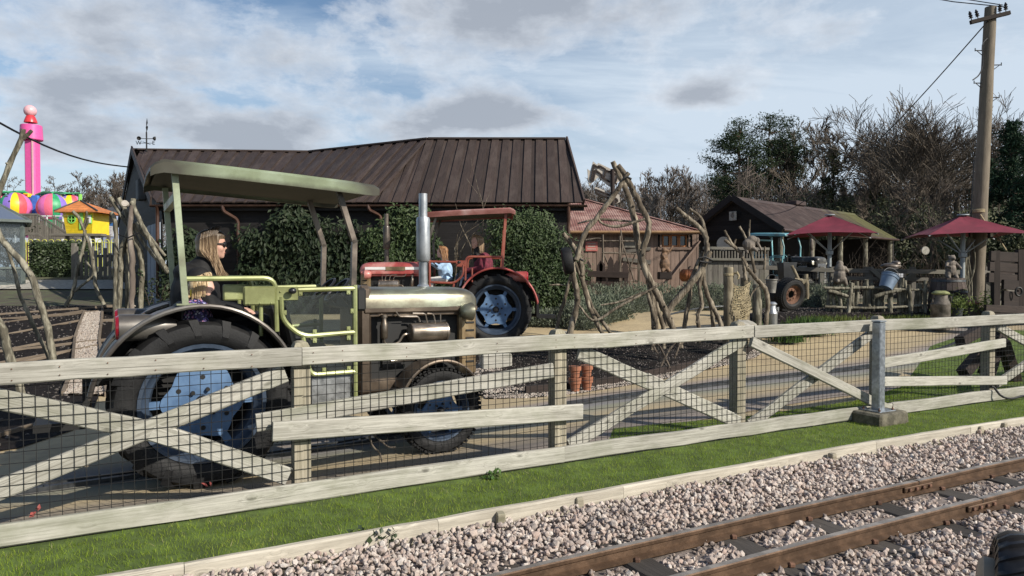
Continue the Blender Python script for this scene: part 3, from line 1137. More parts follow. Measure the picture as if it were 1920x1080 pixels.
# ---- track, kerb, ballast, lawn strip on the camera side
KERB = smooth_curve([GP(x, y, .10) for x, y in [(-330, 1168), (200, 1080), (600, 1011), (1012, 938), (1253, 895), (1623, 829), (1913, 783), (2300, 727)]], 60)
terrain()
kerb = thing('wooden_kerb', 'pale timber edging board between the lawn strip and the track ballast', 'edging', (KERB[25].x, KERB[25].y, 0))


def plank(name, p0, p1, w, h, mat, parent, up=(0, 0, 1), path=None, segs=4, wob=.002, bev=.006, label=None, local=False, sag=0.0, smooth=30, **tags):
 """one board: mesh of its own with the grain along its local x"""
 M, L = axes(p0, p1, up)
 mb = MB()
 b = min(bev, w * .3, h * .3)
 prof = [(-w / 2 + b, -h / 2), (w / 2 - b, -h / 2), (w / 2, -h / 2 + b), (w / 2, h / 2 - b), (w / 2 - b, h / 2), (-w / 2 + b, h / 2), (-w / 2, h / 2 - b), (-w / 2, -h / 2 + b)]
 vs = []
 for i in range(segs + 1):
  oy, oz = rnd.uniform(-wob, wob), rnd.uniform(-wob, wob) - sag * math.sin(PI * i / segs)
  if path is not None:
   oy += (M.inverted() @ path[i]).y
  for (y, z) in prof:
   vs.append((L * i / segs, y + oy + rnd.uniform(-wob, wob) * .4, z + oz + rnd.uniform(-wob, wob) * .4))
 fs = [(i * 8 + k, i * 8 + (k + 1) % 8, (i + 1) * 8 + (k + 1) % 8, (i + 1) * 8 + k) for i in range(segs) for k in range(8)]
 fs += [tuple(range(7, -1, -1)), tuple(range(segs * 8, segs * 8 + 8))]
 mb.add(vs, fs)
 if parent is not None and local:
  M = wm(parent) @ M
 return obj(name, mb, mat, parent, M=M, smooth=smooth, label=label, **tags)


for i in range(0, len(KERB) - 6, 6):
 a, b = KERB[i].copy(), KERB[min(i + 6, len(KERB) - 1)].copy()
 a.z = b.z = .015
 plank('edging_board', a, b - (b - a) * .002, .055, .17, W_KERB, kerb, segs=6, wob=.003, bev=.012)
for (px, py) in [(938, 985), (1086, 955), (1560, 868), (1838, 815), (1882, 808), (330, 1088)]:
 g = G(px, py)
 M = Matrix.Translation(g) @ Matrix.Rotation(.42 + rnd.uniform(-.15, .15), 4, 'Z') @ Matrix.Rotation(rnd.uniform(-.12, .12), 4, 'X')
 obj('peg', MB().cbox((0, 0, 0), (.055, .055, .17), .006), W_POST, kerb, M=M)

FAR = smooth_curve([GP(x, y, .085) for x, y in [(500, 1185), (905, 1082), (1300, 992), (1510, 945), (1726, 899), (1920, 857), (2300, 782)]], 80)
NEARR = offset_line(FAR, -.47)
track = thing('railway_track', 'narrow gauge railway track curving through pale ballast', 'railway track', (FAR[30].x, FAR[30].y, 0))
RAILPROF = [(-.045, -.092), (.045, -.092), (.045, -.080), (.010, -.068), (.008, -.034), (.024, -.024), (.025, -.006), (.019, 0), (-.019, 0), (-.025, -.006), (-.024, -.024), (-.008, -.034), (-.010, -.068), (-.045, -.080)]


def rail(L, label):
 mb = MB()
 n = len(RAILPROF)
 vs = []
 for i, p in enumerate(L):
  t = (L[min(i + 1, len(L) - 1)] - L[max(i - 1, 0)]).normalized()
  s_ = Vector((t.y, -t.x, 0))
  for (a, z) in RAILPROF:
   vs.append(p + s_ * a + Vector((0, 0, z)))
 fs = [(i * n + k, (i + 1) * n + k, (i + 1) * n + (k + 1) % n, i * n + (k + 1) % n) for i in range(len(L) - 1) for k in range(n)]
 mb.add(vs, fs)
 o = obj('rail', mb, RAILTOP, track, smooth=25, label=label)
 o.data.materials.append(RAILHEAD)
 for k, p in enumerate(o.data.polygons):
  if k % n in (7,):
   p.material_index = 1
 return o


rail(FAR, 'farther rail with a polished running edge')
rail(NEARR, 'nearer rail')


def along(L, px):
 for i in range(len(L) - 1):
  a, b = 960 + F * L[i].x / L[i].y, 960 + F * L[i + 1].x / L[i + 1].y
  if a <= px <= b:
   f = (px - a) / (b - a)
   return L[i].lerp(L[i + 1], f), (L[i + 1] - L[i]).normalized()
 return L[-1], (L[-1] - L[-2]).normalized()


SLEEPERS = []
p375, _ = along(FAR, 1375)
cum = [0]
for a, b in zip(FAR, FAR[1:]):
 cum.append(cum[-1] + (b - a).length)


def at_s(s):
 k = 0
 while k < len(cum) - 2 and cum[k + 1] < s:
  k += 1
 f = (s - cum[k]) / (cum[k + 1] - cum[k])
 return FAR[k].lerp(FAR[k + 1], f), (FAR[k + 1] - FAR[k]).normalized()


s375 = min(range(len(FAR)), key=lambda i: (FAR[i] - p375).length)
s375 = cum[s375]
for k in range(-4, 11):
 s = s375 + .72 * k
 if s < 0 or s > cum[-1]:
  continue
 p, t = at_s(s)
 n = Vector((t.y, -t.x, 0))
 n = (Matrix.Rotation(rnd.uniform(-.04, .04), 3, 'Z') @ n)
 a, b = p - n * .27, p + n * .76
 a.z = b.z = -.060 + rnd.uniform(-.004, .004)
 plank('sleeper', a, b, .20, .10, W_SLEEPER, track, segs=5, wob=.004, bev=.012)
 SLEEPERS.append((a, b))
 for q in (p, p + n * .47):
  for sgn in (-1, 1):
   c = q + n * sgn * .052 + t * rnd.uniform(-.03, .03)
   c.z = .003
   obj('spike', MB().cbox(c, (.034, .03, .028), .006), RUST, track)
for L, px in ((FAR, 1722), (NEARR, 1842)):
 p, t = along(L, px)
 fr = frame(p, t, (0, 0, 1))
 fp = obj('fishplate', MB().cbox((0, -.018, -.048), (.34, .018, .040), .005), RAILTOP, track, M=fr)
 for x in (-.12, -.04, .04, .12):
  obj('bolt', MB().lathe([(.001, .018), (.014, .014), (.016, .0)], 8, Matrix.Translation((x, -.027, -.048)) @ Matrix.Rotation(PI / 2, 4, 'X')), RUST, fp, M=fr)
 obj('rail_gap', MB().box((0, 0, -.012), (.006, .052, .03)), BLACK, track, M=fr)


# ---- ballast: a dirt bed, single stones close by, the rest as one mass
ribbon('track_bed', [p - Vector((0, 0, 0)) for p in offset_line(KERB, -.03)], offset_line(KERB, -4.2), 50, 12, -.024, BALLASTBED)


def stone_mesh(i):
 r = np.random.RandomState(100 + i)
 t = (1 + 5 ** .5) / 2
 v = np.array([(-1, t, 0), (1, t, 0), (-1, -t, 0), (1, -t, 0), (0, -1, t), (0, 1, t), (0, -1, -t), (0, 1, -t), (t, 0, -1), (t, 0, 1), (-t, 0, -1), (-t, 0, 1)]) / 1.9
 v = v * r.uniform(.62, 1.14, size=(12, 1)) * np.array([[r.uniform(.85, 1.25), r.uniform(.7, 1.0), r.uniform(.55, .85)]])
 f = [(0, 11, 5), (0, 5, 1), (0, 1, 7), (0, 7, 10), (0, 10, 11), (1, 5, 9), (5, 11, 4), (11, 10, 2), (10, 7, 6), (7, 1, 8), (3, 9, 4), (3, 4, 2), (3, 2, 6), (3, 6, 8), (3, 8, 9), (4, 9, 5), (2, 4, 11), (6, 2, 10), (8, 6, 7), (9, 8, 1)]
 return v, np.array(f)


STM = [stone_mesh(i) for i in range(10)]


def rotm(r, n):
 q = r.normal(size=(n, 4))
 q /= np.linalg.norm(q, axis=1, keepdims=True)
 w, x, y, z = q.T
 return np.stack([np.stack([1 - 2 * (y * y + z * z), 2 * (x * y - z * w), 2 * (x * z + y * w)], -1),
     np.stack([2 * (x * y + z * w), 1 - 2 * (x * x + z * z), 2 * (y * z - x * w)], -1),
     np.stack([2 * (x * z - y * w), 2 * (y * z + x * w), 1 - 2 * (x * x + y * y)], -1)], -2)


def stone_mass(name, pos, size, mat, parent=None, seed=3, flat=1.0, **tags):
 r = np.random.RandomState(seed)
 n = len(pos)
 R = rotm(r, n)
 kind = r.randint(0, 10, n)
 Vs, Fs, o = [], [], 0
 for k in range(10):
  ix = np.where(kind == k)[0]
  v, f = STM[k]
  P_ = np.einsum('nij,vj->nvi', R[ix], v) * size[ix][:, None, None]
  P_[:, :, 2] *= flat
  P_ = P_ + pos[ix][:, None, :]
  Vs.append(P_.reshape(-1, 3))
  Fs.append((f[None] + (np.arange(len(ix)) * 12)[:, None, None]).reshape(-1, 3) + o)
  o += len(ix) * 12
 return fast_mesh(name, np.concatenate(Vs), np.concatenate(Fs), mat, parent, **tags)


def poly_np(L):
 return np.array([(p.x, p.y) for p in L])


def dist_line(pts, L):
 """signed distance (left positive) and nearest distance of 2-D points to a polyline"""
 A = poly_np(L)
 best = np.full(len(pts), 1e9)
 sgn = np.zeros(len(pts))
 for a, b in zip(A[:-1], A[1:]):
  d = b - a
  t = np.clip(((pts - a) @ d) / (d @ d), 0, 1)
  q = a + t[:, None] * d
  dd = np.linalg.norm(pts - q, axis=1)
  cr = d[0] * (pts[:, 1] - a[1]) - d[1] * (pts[:, 0] - a[0])
  m = dd < best
  best[m] = dd[m]
  sgn[m] = np.sign(cr[m])
 return best, sgn


def ballast():
 r = np.random.RandomState(21)
 st = .0322
 gx, gy = np.meshgrid(np.arange(-3.4, 9.5, st), np.arange(1.9, 11, st))
 pts = np.stack([gx.ravel(), gy.ravel()], 1) + r.uniform(-.5, .5, size=(gx.size, 2)) * st
 px = 960 + F * pts[:, 0] / pts[:, 1]
 py = 512 + F * EYE / pts[:, 1]
 ok = (px > 150) & (px < 2420) & (py < 1230) & ((pts[:, 1] < 6.2) | (r.uniform(size=len(pts)) < .62)) & ((px < 2060) | (r.uniform(size=len(pts)) < .7))
 pts = pts[ok]
 d, s_ = dist_line(pts, KERB)
 keep = (s_ < 0) & (d > .035) & (d < 4.0)
 pts, d = pts[keep], d[keep]
 rd, rs = dist_line(pts, FAR)
 nd, ns = dist_line(pts, NEARR)
 z = -.012 + r.uniform(-.012, .022, len(pts))
 between = (rs < 0) & (ns > 0)
 z[between] -= .016
 z[(rs > 0)] += .028 * np.clip(rd[rs > 0] / .4, 0, 1)
 z += .014 * np.sin(pts[:, 0] * 5 + 1) * np.cos(pts[:, 1] * 6)
 keep = (rd > .052) & (nd > .052)
 for (a, b) in SLEEPERS:
  d2 = (b - a)
  L = d2.length
  u = np.array([d2.x, d2.y]) / L
  q = pts - np.array([a.x, a.y])
  t = q @ u
  w = np.abs(q[:, 0] * u[1] - q[:, 1] * u[0])
  inside = (t > .02) & (t < L - .02) & (w < .104 + r.uniform(-.012, .012, len(pts)))
  cover = ((t < .10) | (t > L - .14)) & (r.uniform(size=len(pts)) < .3)
  keep &= ~(inside & ~cover & (r.uniform(size=len(pts)) > .012))
 pts, z = pts[keep], z[keep]
 size = r.uniform(.0125, .0262, len(pts)) * np.where(r.uniform(size=len(pts)) < .10, 1.5, 1)
 pos = np.concatenate([pts, z[:, None]], 1)
 # the stones that show largest are single objects
 app = size / np.linalg.norm(pos - np.array([0, 0, EYE]), axis=1)
 vis = (960 + F * pts[:, 0] / pts[:, 1] < 1930) & (512 + F * EYE / pts[:, 1] < 1085)
 order = np.argsort(-app * vis)
 big = order[:290]
 bed = thing('ballast', 'pale pink and grey crushed granite ballast around the rails', 'ballast', (1.5, 4.2, 0))
 meshes = []
 for k in range(10):
  mb = MB()
  mb.add(STM[k][0].tolist(), [tuple(int(i) for i in f) for f in STM[k][1]])
  me = mesh_of('stone', mb, 0)
  me.materials.append(STONE)
  meshes.append(me)
 for i in big:
  M = Matrix.Translation(Vector(pos[i])) @ Matrix.Rotation(r.uniform(0, 6.28), 4, Vector(r.normal(size=3)).normalized()) @ Matrix.Scale(float(size[i]), 4)
  inst('stone', meshes[r.randint(10)], bed, M)
 rest = order[290:]
 dr = np.minimum(rd[keep], nd[keep])[rest]
 near = dr < .10 + .07 * np.sin(pos[rest][:, 0] * 7) ** 2
 stone_mass('loose_ballast', pos[rest][~near], size[rest][~near], STONE, bed, kind='stuff')
 stone_mass('stained_ballast', pos[rest][near], size[rest][near], STONE_RUST, bed, seed=4, kind='stuff')
 fines = np.random.RandomState(5)
 q = pos[rest][fines.randint(0, len(rest), 2600)] + fines.normal(size=(2600, 3)) * np.array([.02, .02, .003])
 q[:, 2] += .008
 stone_mass('ballast_fines', q, fines.uniform(.004, .009, 2600), STONE, bed, seed=6, kind='stuff')


ballast()

# ---- mown strip between fence and kerb
ribbon('lawn_strip', [fence_at(px)[0] + fence_at(px)[2] * .0 for px in (-380, 0, 300, 560, 800, 1050, 1250, 1450, 1650, 1900, 2250)], [KERB[i] for i in range(0, 60, 3)] + [KERB[-1]], 60, 8, .008, LAWN)


def blades(name, pts, hgt, wid, mat, seed=5, lean=.5, base_z=None, **tags):
 r = np.random.RandomState(seed)
 n = len(pts)
 z = np.array([H(x, y) for x, y in pts]) if base_z is None else base_z
 a = r.uniform(0, 2 * PI, n)
 w = wid * r.uniform(.6, 1.3, n)
 h = hgt * r.uniform(.5, 1.35, n)
 la = r.uniform(0, 2 * PI, n)
 ll = h * r.uniform(0, lean, n)
 V = np.zeros((n, 3, 3))
 V[:, 0] = np.stack([pts[:, 0] - np.cos(a) * w, pts[:, 1] - np.sin(a) * w, z], 1)
 V[:, 1] = np.stack([pts[:, 0] + np.cos(a) * w, pts[:, 1] + np.sin(a) * w, z], 1)
 V[:, 2] = np.stack([pts[:, 0] + np.cos(la) * ll, pts[:, 1] + np.sin(la) * ll, z + h], 1)
 return fast_mesh(name, V.reshape(-1, 3), np.arange(n * 3).reshape(n, 3), mat, kind='stuff', **tags)


def lawn():
 r = np.random.RandomState(8)
 n = 330000
 x = r.uniform(-3.2, 7.5, n)
 y = r.uniform(3.2, 10.0, n)
 pts = np.stack([x, y], 1)
 px = 960 + F * x / y
 pts = pts[(px > -60) & (px < 2000)]
 d, s_ = dist_line(pts, KERB)
 fd, fs = dist_line(pts, _fp)
 n1 = np.sin(pts[:, 0] * 3.1) * np.sin(pts[:, 1] * 4.3) * .03
 k = (s_ > 0) & (d > .006) & (fs < 0) & (fd > .10 + n1 + r.uniform(-.07, .05, len(pts)))
 pts = pts[k]
 blades('grass', pts, .03, .0021, L_GRASS, lean=.9)
 # longer tufts hanging over the board and along the fence foot, and thin dry blades
 d, fd = d[k], fd[k]
 e = ((d < .05) & (r.uniform(size=len(d)) < .16)) | ((fd < .17) & (r.uniform(size=len(d)) < .10)) | (np.sin(pts[:, 0] * 9 + 2) * np.sin(pts[:, 1] * 11) > .975)
 q = pts[e] + r.normal(size=(int(e.sum()), 2)) * .012
 blades('grass', q, .036, .002, L_GRASS, seed=9, lean=1.2)
 e = r.uniform(size=len(d)) < .02
 blades('dry_grass', pts[e], .035, .0022, L_DRY, seed=10, lean=1.8)


lawn()
# a bare earth line under the bottom board and bits of litter
for (px, py, m, s) in [(390, 938, LEAFRED, .05), (410, 925, LEAFYEL, .09), (430, 929, LEAFYEL, .07), (62, 975, LEAFRED, .05)]:
 f, t, n = fence_at(px)
 c = f - n * .10
 V, Q = leaf_mesh(np.array([[c.x, c.y, .19 if m is LEAFRED else .05]]) + npr.normal(size=(3, 3)) * .012, s, seed=px)
 fast_mesh('dead_leaf', V, Q, m, label={390: 'curled red dead leaf caught on the bottom fence board', 410: 'yellow green dead leaf lying behind the fence left of the post', 430: 'smaller yellow dead leaf beside the larger one behind the fence', 62: 'dull red dead leaf at the far left foot of the fence'}[px], cat='leaf')

# weed at the kerb
def weed(px, py, n, hgt, rad, label, mat):
 g = G(px, py)
 r = np.random.RandomState(px)
 root = thing('weed_plant', label, 'weed', g)
 S, pos = [], []
 for i in range(n):
  a, l = r.uniform(0, 6.28), r.uniform(.4, 1)
  e = np.array(g) + np.array([math.cos(a) * rad * l, math.sin(a) * rad * l * .5, hgt * r.uniform(.4, 1)])
  S.append([*g, *e, .003, .0015])
  for k in range(5):
   pos.append(np.array(g) + (e - np.array(g)) * r.uniform(.4, 1.05) + r.normal(size=3) * .012)
 V, Q = segs_mesh(S)
 fast_mesh('stem', V, Q, B_TWIG, root)
 V, Q = leaf_mesh(np.array(pos), .045, jitter=1, droop=.2, aspect=1.3, seed=px)
 fast_mesh('foliage', V, Q, mat, root)


weed(705, 1022, 12, .10, .16, 'dark green weed sprawling over the edging board', L_HEDGE)
weed(655, 1028, 6, .07, .09, 'small dark weed left of the larger weed on the edging board', L_HEDGE)
weed(930, 900, 7, .05, .10, 'low pale clover patch in the lawn strip', L_TUFT)

# ------------------------------------------------------------------ the timber and wire fence
fence = thing('timber_fence', 'weathered post and rail fence with black wire mesh running beside the railway', 'fence', (fence_at(900)[0].x, fence_at(900)[0].y, 0))


def fz(px, py):
 """height on the fence plane seen at this pixel"""
 p, t, n = fence_at(px)
 return P(px, py, p.y).z


def fpt(px, py, out):
 """point on the plane `out` metres in front of the fence line seen at the pixel"""
 q = px
 for _ in range(4):
  p, t, n = fence_at(q)
  d = ray(px, py)
  c = p + n * out
  k = (c.x * n.x + c.y * n.y) / (d.x * n.x + d.y * n.y)
  X = d * k
  # slide along the line
  s = (Vector((X.x, X.y, 0)) - c).dot(t)
  w = Vector((p.x, p.y, 0)) + t * s
  q = 960 + F * w.x / w.y
 return Vector((X.x, X.y, EYE + X.z))


TOPZ, TOPH, BOTZ, BOTH = 1.055, .128, .088, .135
joints = [-420, 565, 1413, 2290]
for a, b in zip(joints, joints[1:]):
 pa, pb = fence_at(a)[0].copy(), fence_at(b)[0].copy()
 pa.z = pb.z = TOPZ
 bow = [Vector((*fence_at(a + (b - a) * k / 10)[0].xy, TOPZ)) for k in range(11)]
 plank('top_rail', pa, pb - (pb - pa).normalized() * .004, .042, TOPH, W_FENCE, fence, path=bow, segs=10, wob=.006, bev=.008)
joints = [-420, 1057, 1674, 2290]
for a, b in zip(joints, joints[1:]):
 pa, pb = fence_at(a)[0].copy(), fence_at(b)[0].copy()
 pa.z = pb.z = BOTZ
 bow = [Vector((*fence_at(a + (b - a) * k / 10)[0].xy, BOTZ)) for k in range(11)]
 plank('bottom_board', pa, pb - (pb - pa).normalized() * .004, .045, BOTH, W_FENCE, fence, path=bow, segs=10, wob=.006, bev=.008)
POSTPX = [-95, 568, 1056, 1397, 1660, 1868, 2120]
for px in POSTPX:
 p, t, n = fence_at(px)
 c = p - n * .095
 M = frame(Vector((c.x, c.y, -.2)), (0, 0, 1), n)
 mb = MB()
 w = .058
 # square post with a rounded top
 prof = [(-w, -w), (w, -w), (w, w), (-w, w)]
 zs = [(0, 1), (.7, 1), (1.29, 1), (1.325, .92), (1.35, .72), (1.362, .35)]
 vs = []
 for (z, k) in zs:
  kk = k
  for (x, y) in [(-w, -w), (0, -w), (w, -w), (w, 0), (w, w), (0, w), (-w, w), (-w, 0)]:
   vs.append((z, x * (1 if z < 1.3 else kk), y * kk + rnd.uniform(-.002, .002)))
 fs = [(i * 8 + k, i * 8 + (k + 1) % 8, (i + 1) * 8 + (k + 1) % 8, (i + 1) * 8 + k) for i in range(len(zs) - 1) for k in range(8)]
 fs += [tuple(range(7, -1, -1)), tuple(range((len(zs) - 1) * 8, len(zs) * 8))]
 mb.add(vs, fs)
 obj('post', mb, W_POST, fence, M=M, smooth=40)


def fboard(name, a, b, out, w, h=.042, label=None):
 pa, pb = fpt(*a, out), fpt(*b, out)
 n = fence_at((a[0] + b[0]) / 2)[2]
 # width lies in the fence plane: local z along the plane's upright
 plank(name, pa, pb, h, w, W_FENCE, fence, up=Vector((n.x, n.y, 0)).cross(pb - pa).normalized() * (1 if Vector((n.x, n.y, 0)).cross(pb - pa).z > 0 else -1), segs=6, wob=.003, bev=.008, label=label)


# crossed braces behind the mesh
fboard('brace', (-40, 740), (300, 812), -.055, .125)
fboard('brace', (285, 808), (540, 893), -.055, .125)
fboard('brace', (-30, 930), (535, 700), -.055, .125)
fboard('brace', (-600, 985), (-110, 730), -.055, .125)
fboard('brace', (480, 792), (1036, 694), -.055, .125)
fboard('brace', (1085, 660), (1235, 725), -.055, .135)
fboard('brace', (1210, 712), (1385, 792), -.055, .135)
fboard('brace', (1066, 836), (1398, 634), -.052, .115)
fboard('brace', (1404, 798), (1655, 610), -.055, .115)
fboard('brace', (1870, 612), (2010, 690), -.055, .11)
fboard('brace', (1866, 722), (2030, 610), -.055, .11)
# boards nailed on in front of the mesh
fboard('nailed_board', (511, 809), (1091, 772), .022, .135, label='horizontal board nailed across two posts')
fboard('nailed_board', (1408, 640), (1668, 768), .016, .105, label='board slanting down to the steel post')
fboard('nailed_board', (1646, 682), (1883, 643), .022, .115, label='board rising to the right beside the steel post')
fboard('nailed_board', (1651, 715), (1885, 713), .022, .110, label='level board below the rising board')


def wire_panels():
 st = .066
 # arc length table
 L = [0]
 for a, b in zip(_fp, _fp[1:]):
  L.append(L[-1] + (b - a).length)

 def at(s):
  k = 0
  while k < len(L) - 2 and L[k + 1] < s:
   k += 1
  f = (s - L[k]) / (L[k + 1] - L[k])
  p = _fp[k].lerp(_fp[k + 1], f)
  t = (_fp[k + 1] - _fp[k]).normalized()
  return p + Vector((-t.y, t.x, 0)) * .026

 def s_of(px):
  q = fence_at(px)[0]
  i = min(range(len(_fp)), key=lambda k: (_fp[k] - q).length)
  return L[i]
 cuts = [s_of(px) for px in (-400, 568, 1056, 1397, 1660, 2270)]
 for a, b in zip(cuts, cuts[1:]):
  S = []
  n = int((b - a) / st)
  for i in range(n):
   s = a + (i + .5) * st
   p = at(s)
   jx, jy = rnd.gauss(0, .0015), rnd.gauss(0, .0015)
   S.append([p.x, p.y, .05, p.x + jx, p.y + jy, .55, .0024, .0024])
   S.append([p.x + jx, p.y + jy, .55, p.x, p.y, 1.02, .0024, .0024])
  z = .11
  while z < 1.0:
   m = max(2, int((b - a) / .3))
   pts = [at(a + (b - a) * k / m) for k in range(m + 1)]
   hs = [z + rnd.gauss(0, .002) for _ in pts]
   for k in range(m):
    S.append([pts[k].x, pts[k].y, hs[k], pts[k + 1].x, pts[k + 1].y, hs[k + 1], .0022, .0022])
   z += st
  V, Q = segs_mesh(S, 4)
  fast_mesh('wire_mesh', V, Q, WIRE, fence, kind='stuff')


wire_panels()
# nail heads on the boards
nb = MB()
for px in list(range(20, 560, 90)) + [585, 640, 760, 930, 1040, 1075, 1190, 1320, 1390, 1430, 1560]:
 for zz in (TOPZ - .035, TOPZ + .03):
  p, t, n = fence_at(px)
  c = p + n * .0235 + Vector((0, 0, zz + rnd.uniform(-.01, .01)))
  nb.lathe([(.0045, 0), (.004, .002)], 6, frame(c, t, n))
obj('nail_heads', nb, RUST, fence, kind='stuff')

# ---- galvanised gate post on its concrete block
bp = fence_at(1625)
bc = bp[0] + bp[2] * .155
blk_z = .13
mb = MB().cbox((0, 0, .055), (.50, .40, .16), .022)
vv = [tuple(Vector(v) + Vector((rnd.uniform(-.008, .008), rnd.uniform(-.008, .008), rnd.uniform(-.006, .006)))) for v in mb.v]
mb.v = vv
ang = math.atan2(bp[1].y, bp[1].x)
blk = obj('concrete_block', mb, CONCRETE, M=Matrix.Translation((bc.x, bc.y, 0)) @ Matrix.Rotation(ang + .05, 4, 'Z'), label='mossy concrete block under the galvanised steel post', cat='concrete block')
sp = thing('steel_post', 'galvanised square steel post bolted on a concrete block by the fence', 'post', (bc.x, bc.y, .135), ang + .02)
obj('post_tube', MB().cbox((0, 0, .49), (.10, .10, .97), .008), GALV, sp, local=True)
obj('post_cap', MB().cbox((0, 0, .985), (.112, .112, .014), .004), GALV, sp, local=True)
obj('base_plate', MB().cbox((0, 0, .006), (.28, .24, .012), .003), GALV, sp, local=True)
for sx in (-.115, .115):
 for sy in (-.095, .095):
  obj('bolt', MB().lathe([(.014, .012), (.014, .026), (.007, .026), (.006, .048), (.001, .048)], 6, Matrix.Translation((sx, sy, 0))), RUST, sp, local=True)
p, t, n = fence_at(1651)
lk = thing('lock_box', 'small white lock box with a black button beside the steel post', 'lock box', p + n * .01 + Vector((0, 0, .80)), ang)
obj('casing', MB().cbox((0, 0, .065), (.05, .035, .13), .008), WHITE, lk, local=True)
obj('button', MB().lathe([(.011, 0), (.011, .008), (.001, .008)], 12, Matrix.Translation((0, -.018, .095)) @ Matrix.Rotation(PI / 2, 4, 'X')), BLACK, lk, local=True)
obj('keyhole', MB().lathe([(.007, 0), (.007, .006), (.001, .006)], 10, Matrix.Translation((0, -.018, .045)) @ Matrix.Rotation(PI / 2, 4, 'X')), BLACK, lk, local=True)
# cable at the right end
mb = MB()
pts = [fpt(1858, 724, .05), fpt(1866, 728, .06), fpt(1872, 738, .10), fpt(1885, 746, .14), fpt(1900, 747, .16), fpt(1921, 742, .15), fpt(1960, 741, .15)]
mb.tube(smooth_curve(pts, 20), .014, 8)
obj('cable', mb, CABLE, label='black cable coming out under the fence onto the lawn at the right', cat='cable')

# ---- lawn inside the fence at the right
inner = [G(1150, 806), G(1400, 783), G(1600, 755), G(1688, 728), G(1712, 700), G(1745, 650), G(1835, 620), G(1990, 622)]
outer = [fence_at(px)[0] - fence_at(px)[2] * .05 for px in (1140, 1300, 1450, 1600, 1700, 1800, 1950, 2250)]
ribbon('far_lawn', inner, outer, 50, 12, .016, LAWN)


def far_lawn_grass():
 r = np.random.RandomState(4)
 A, B = resample(inner, 60), resample(outer, 60)
 u, v = r.uniform(0, 59, 50000), r.uniform(.02, .98, 50000)
 i = u.astype(int)
 f = (u - i)[:, None]
 a, b = poly_np(A), poly_np(B)
 pa = a[i] * (1 - f) + a[np.minimum(i + 1, 59)] * f
 pb = b[i] * (1 - f) + b[np.minimum(i + 1, 59)] * f
 blades('grass', pa * (1 - v[:, None]) + pb * v[:, None], .035, .004, L_GRASS, seed=6)


far_lawn_grass()


def soil_patch(name, A, B, nu, nv, off, mound, n, seed, size=(.008, .022), stone=None, **tags):
 o = ribbon(name, A, B, nu, nv, off, SOIL, mound=mound, rough=.012, kind='structure')
 r = np.random.RandomState(seed)
 A_, B_ = poly_np(resample(A, 60)), poly_np(resample(B, 60))
 u, v = r.uniform(0, 59, n), r.uniform(.02, .98, n)
 i = u.astype(int)
 f = (u - i)[:, None]
 pa = A_[i] * (1 - f) + A_[np.minimum(i + 1, 59)] * f
 pb = B_[i] * (1 - f) + B_[np.minimum(i + 1, 59)] * f
 p2 = pa * (1 - v[:, None]) + pb * v[:, None]
 e = np.sin(PI * v) ** .5 * np.minimum(1, 6 * np.minimum(u, 59 - u) / 59)
 z = np.array([H(x, y) for x, y in p2]) + off + mound * e
 stone_mass('soil_clods' if stone is None else 'gravel', np.concatenate([p2, z[:, None]], 1), r.uniform(*size, n), stone or SOILCLOD, seed=seed, kind='stuff')
 return o


# the soil island with the branch frames, edged with a low timber
isl_front = [G(905, 742), G(985, 741), G(1075, 733), G(1180, 716), G(1300, 690), G(1400, 665), G(1425, 648)]
isl_back = [G(880, 668), G(960, 656), G(1060, 646), G(1150, 640), G(1280, 634), G(1380, 638), G(1430, 645)]
soil_patch('soil_bed', isl_front, isl_back, 50, 10, .02, .10, 3600, 31)
ie = thing('bed_edging', 'dark stained timber edging in front of the soil island', 'edging', isl_front[2])
for a, b in zip(isl_front[1:-1], isl_front[2:]):
 plank('edging_board', a + Vector((0, 0, .05)), b + Vector((0, 0, .05)), .05, .14, W_CRATE, ie, segs=3)
# gravel fringe between edging and road
fr_a = [p + Vector((.05, -.32, 0)) for p in isl_front]
soil_patch('gravel_fringe', fr_a, isl_front, 40, 4, .018, .0, 2600, 33, (.012, .028), PEBBLE)
soil_patch('gravel_fringe', [G(890, 745), G(985, 741), G(1040, 735)], [G(880, 690), G(960, 668), G(1045, 660)], 30, 8, .03, .02, 2500, 34, (.015, .03), PEBBLE)

# soil border on the right with the rustic things on it
rb_front = [G(1330, 598), G(1405, 612), G(1500, 612), G(1620, 604), G(1750, 602), G(1930, 606)]
rb_front = [p for p in rb_front]
rb_back = [Vector((6.3, 17.2, 0)), Vector((7.0, 19.6, 0)), Vector((9.5, 20.2, 0)), Vector((12, 20, 0)), Vector((14, 19.5, 0)), Vector((16, 18.5, 0))]
soil_patch('soil_border', rb_front, rb_back, 60, 12, .03, .10, 3000, 35, (.012, .03))

# ------------------------------------------------------------------ ride tractors
ROTX = Matrix.Rotation(PI / 2, 4, 'X')


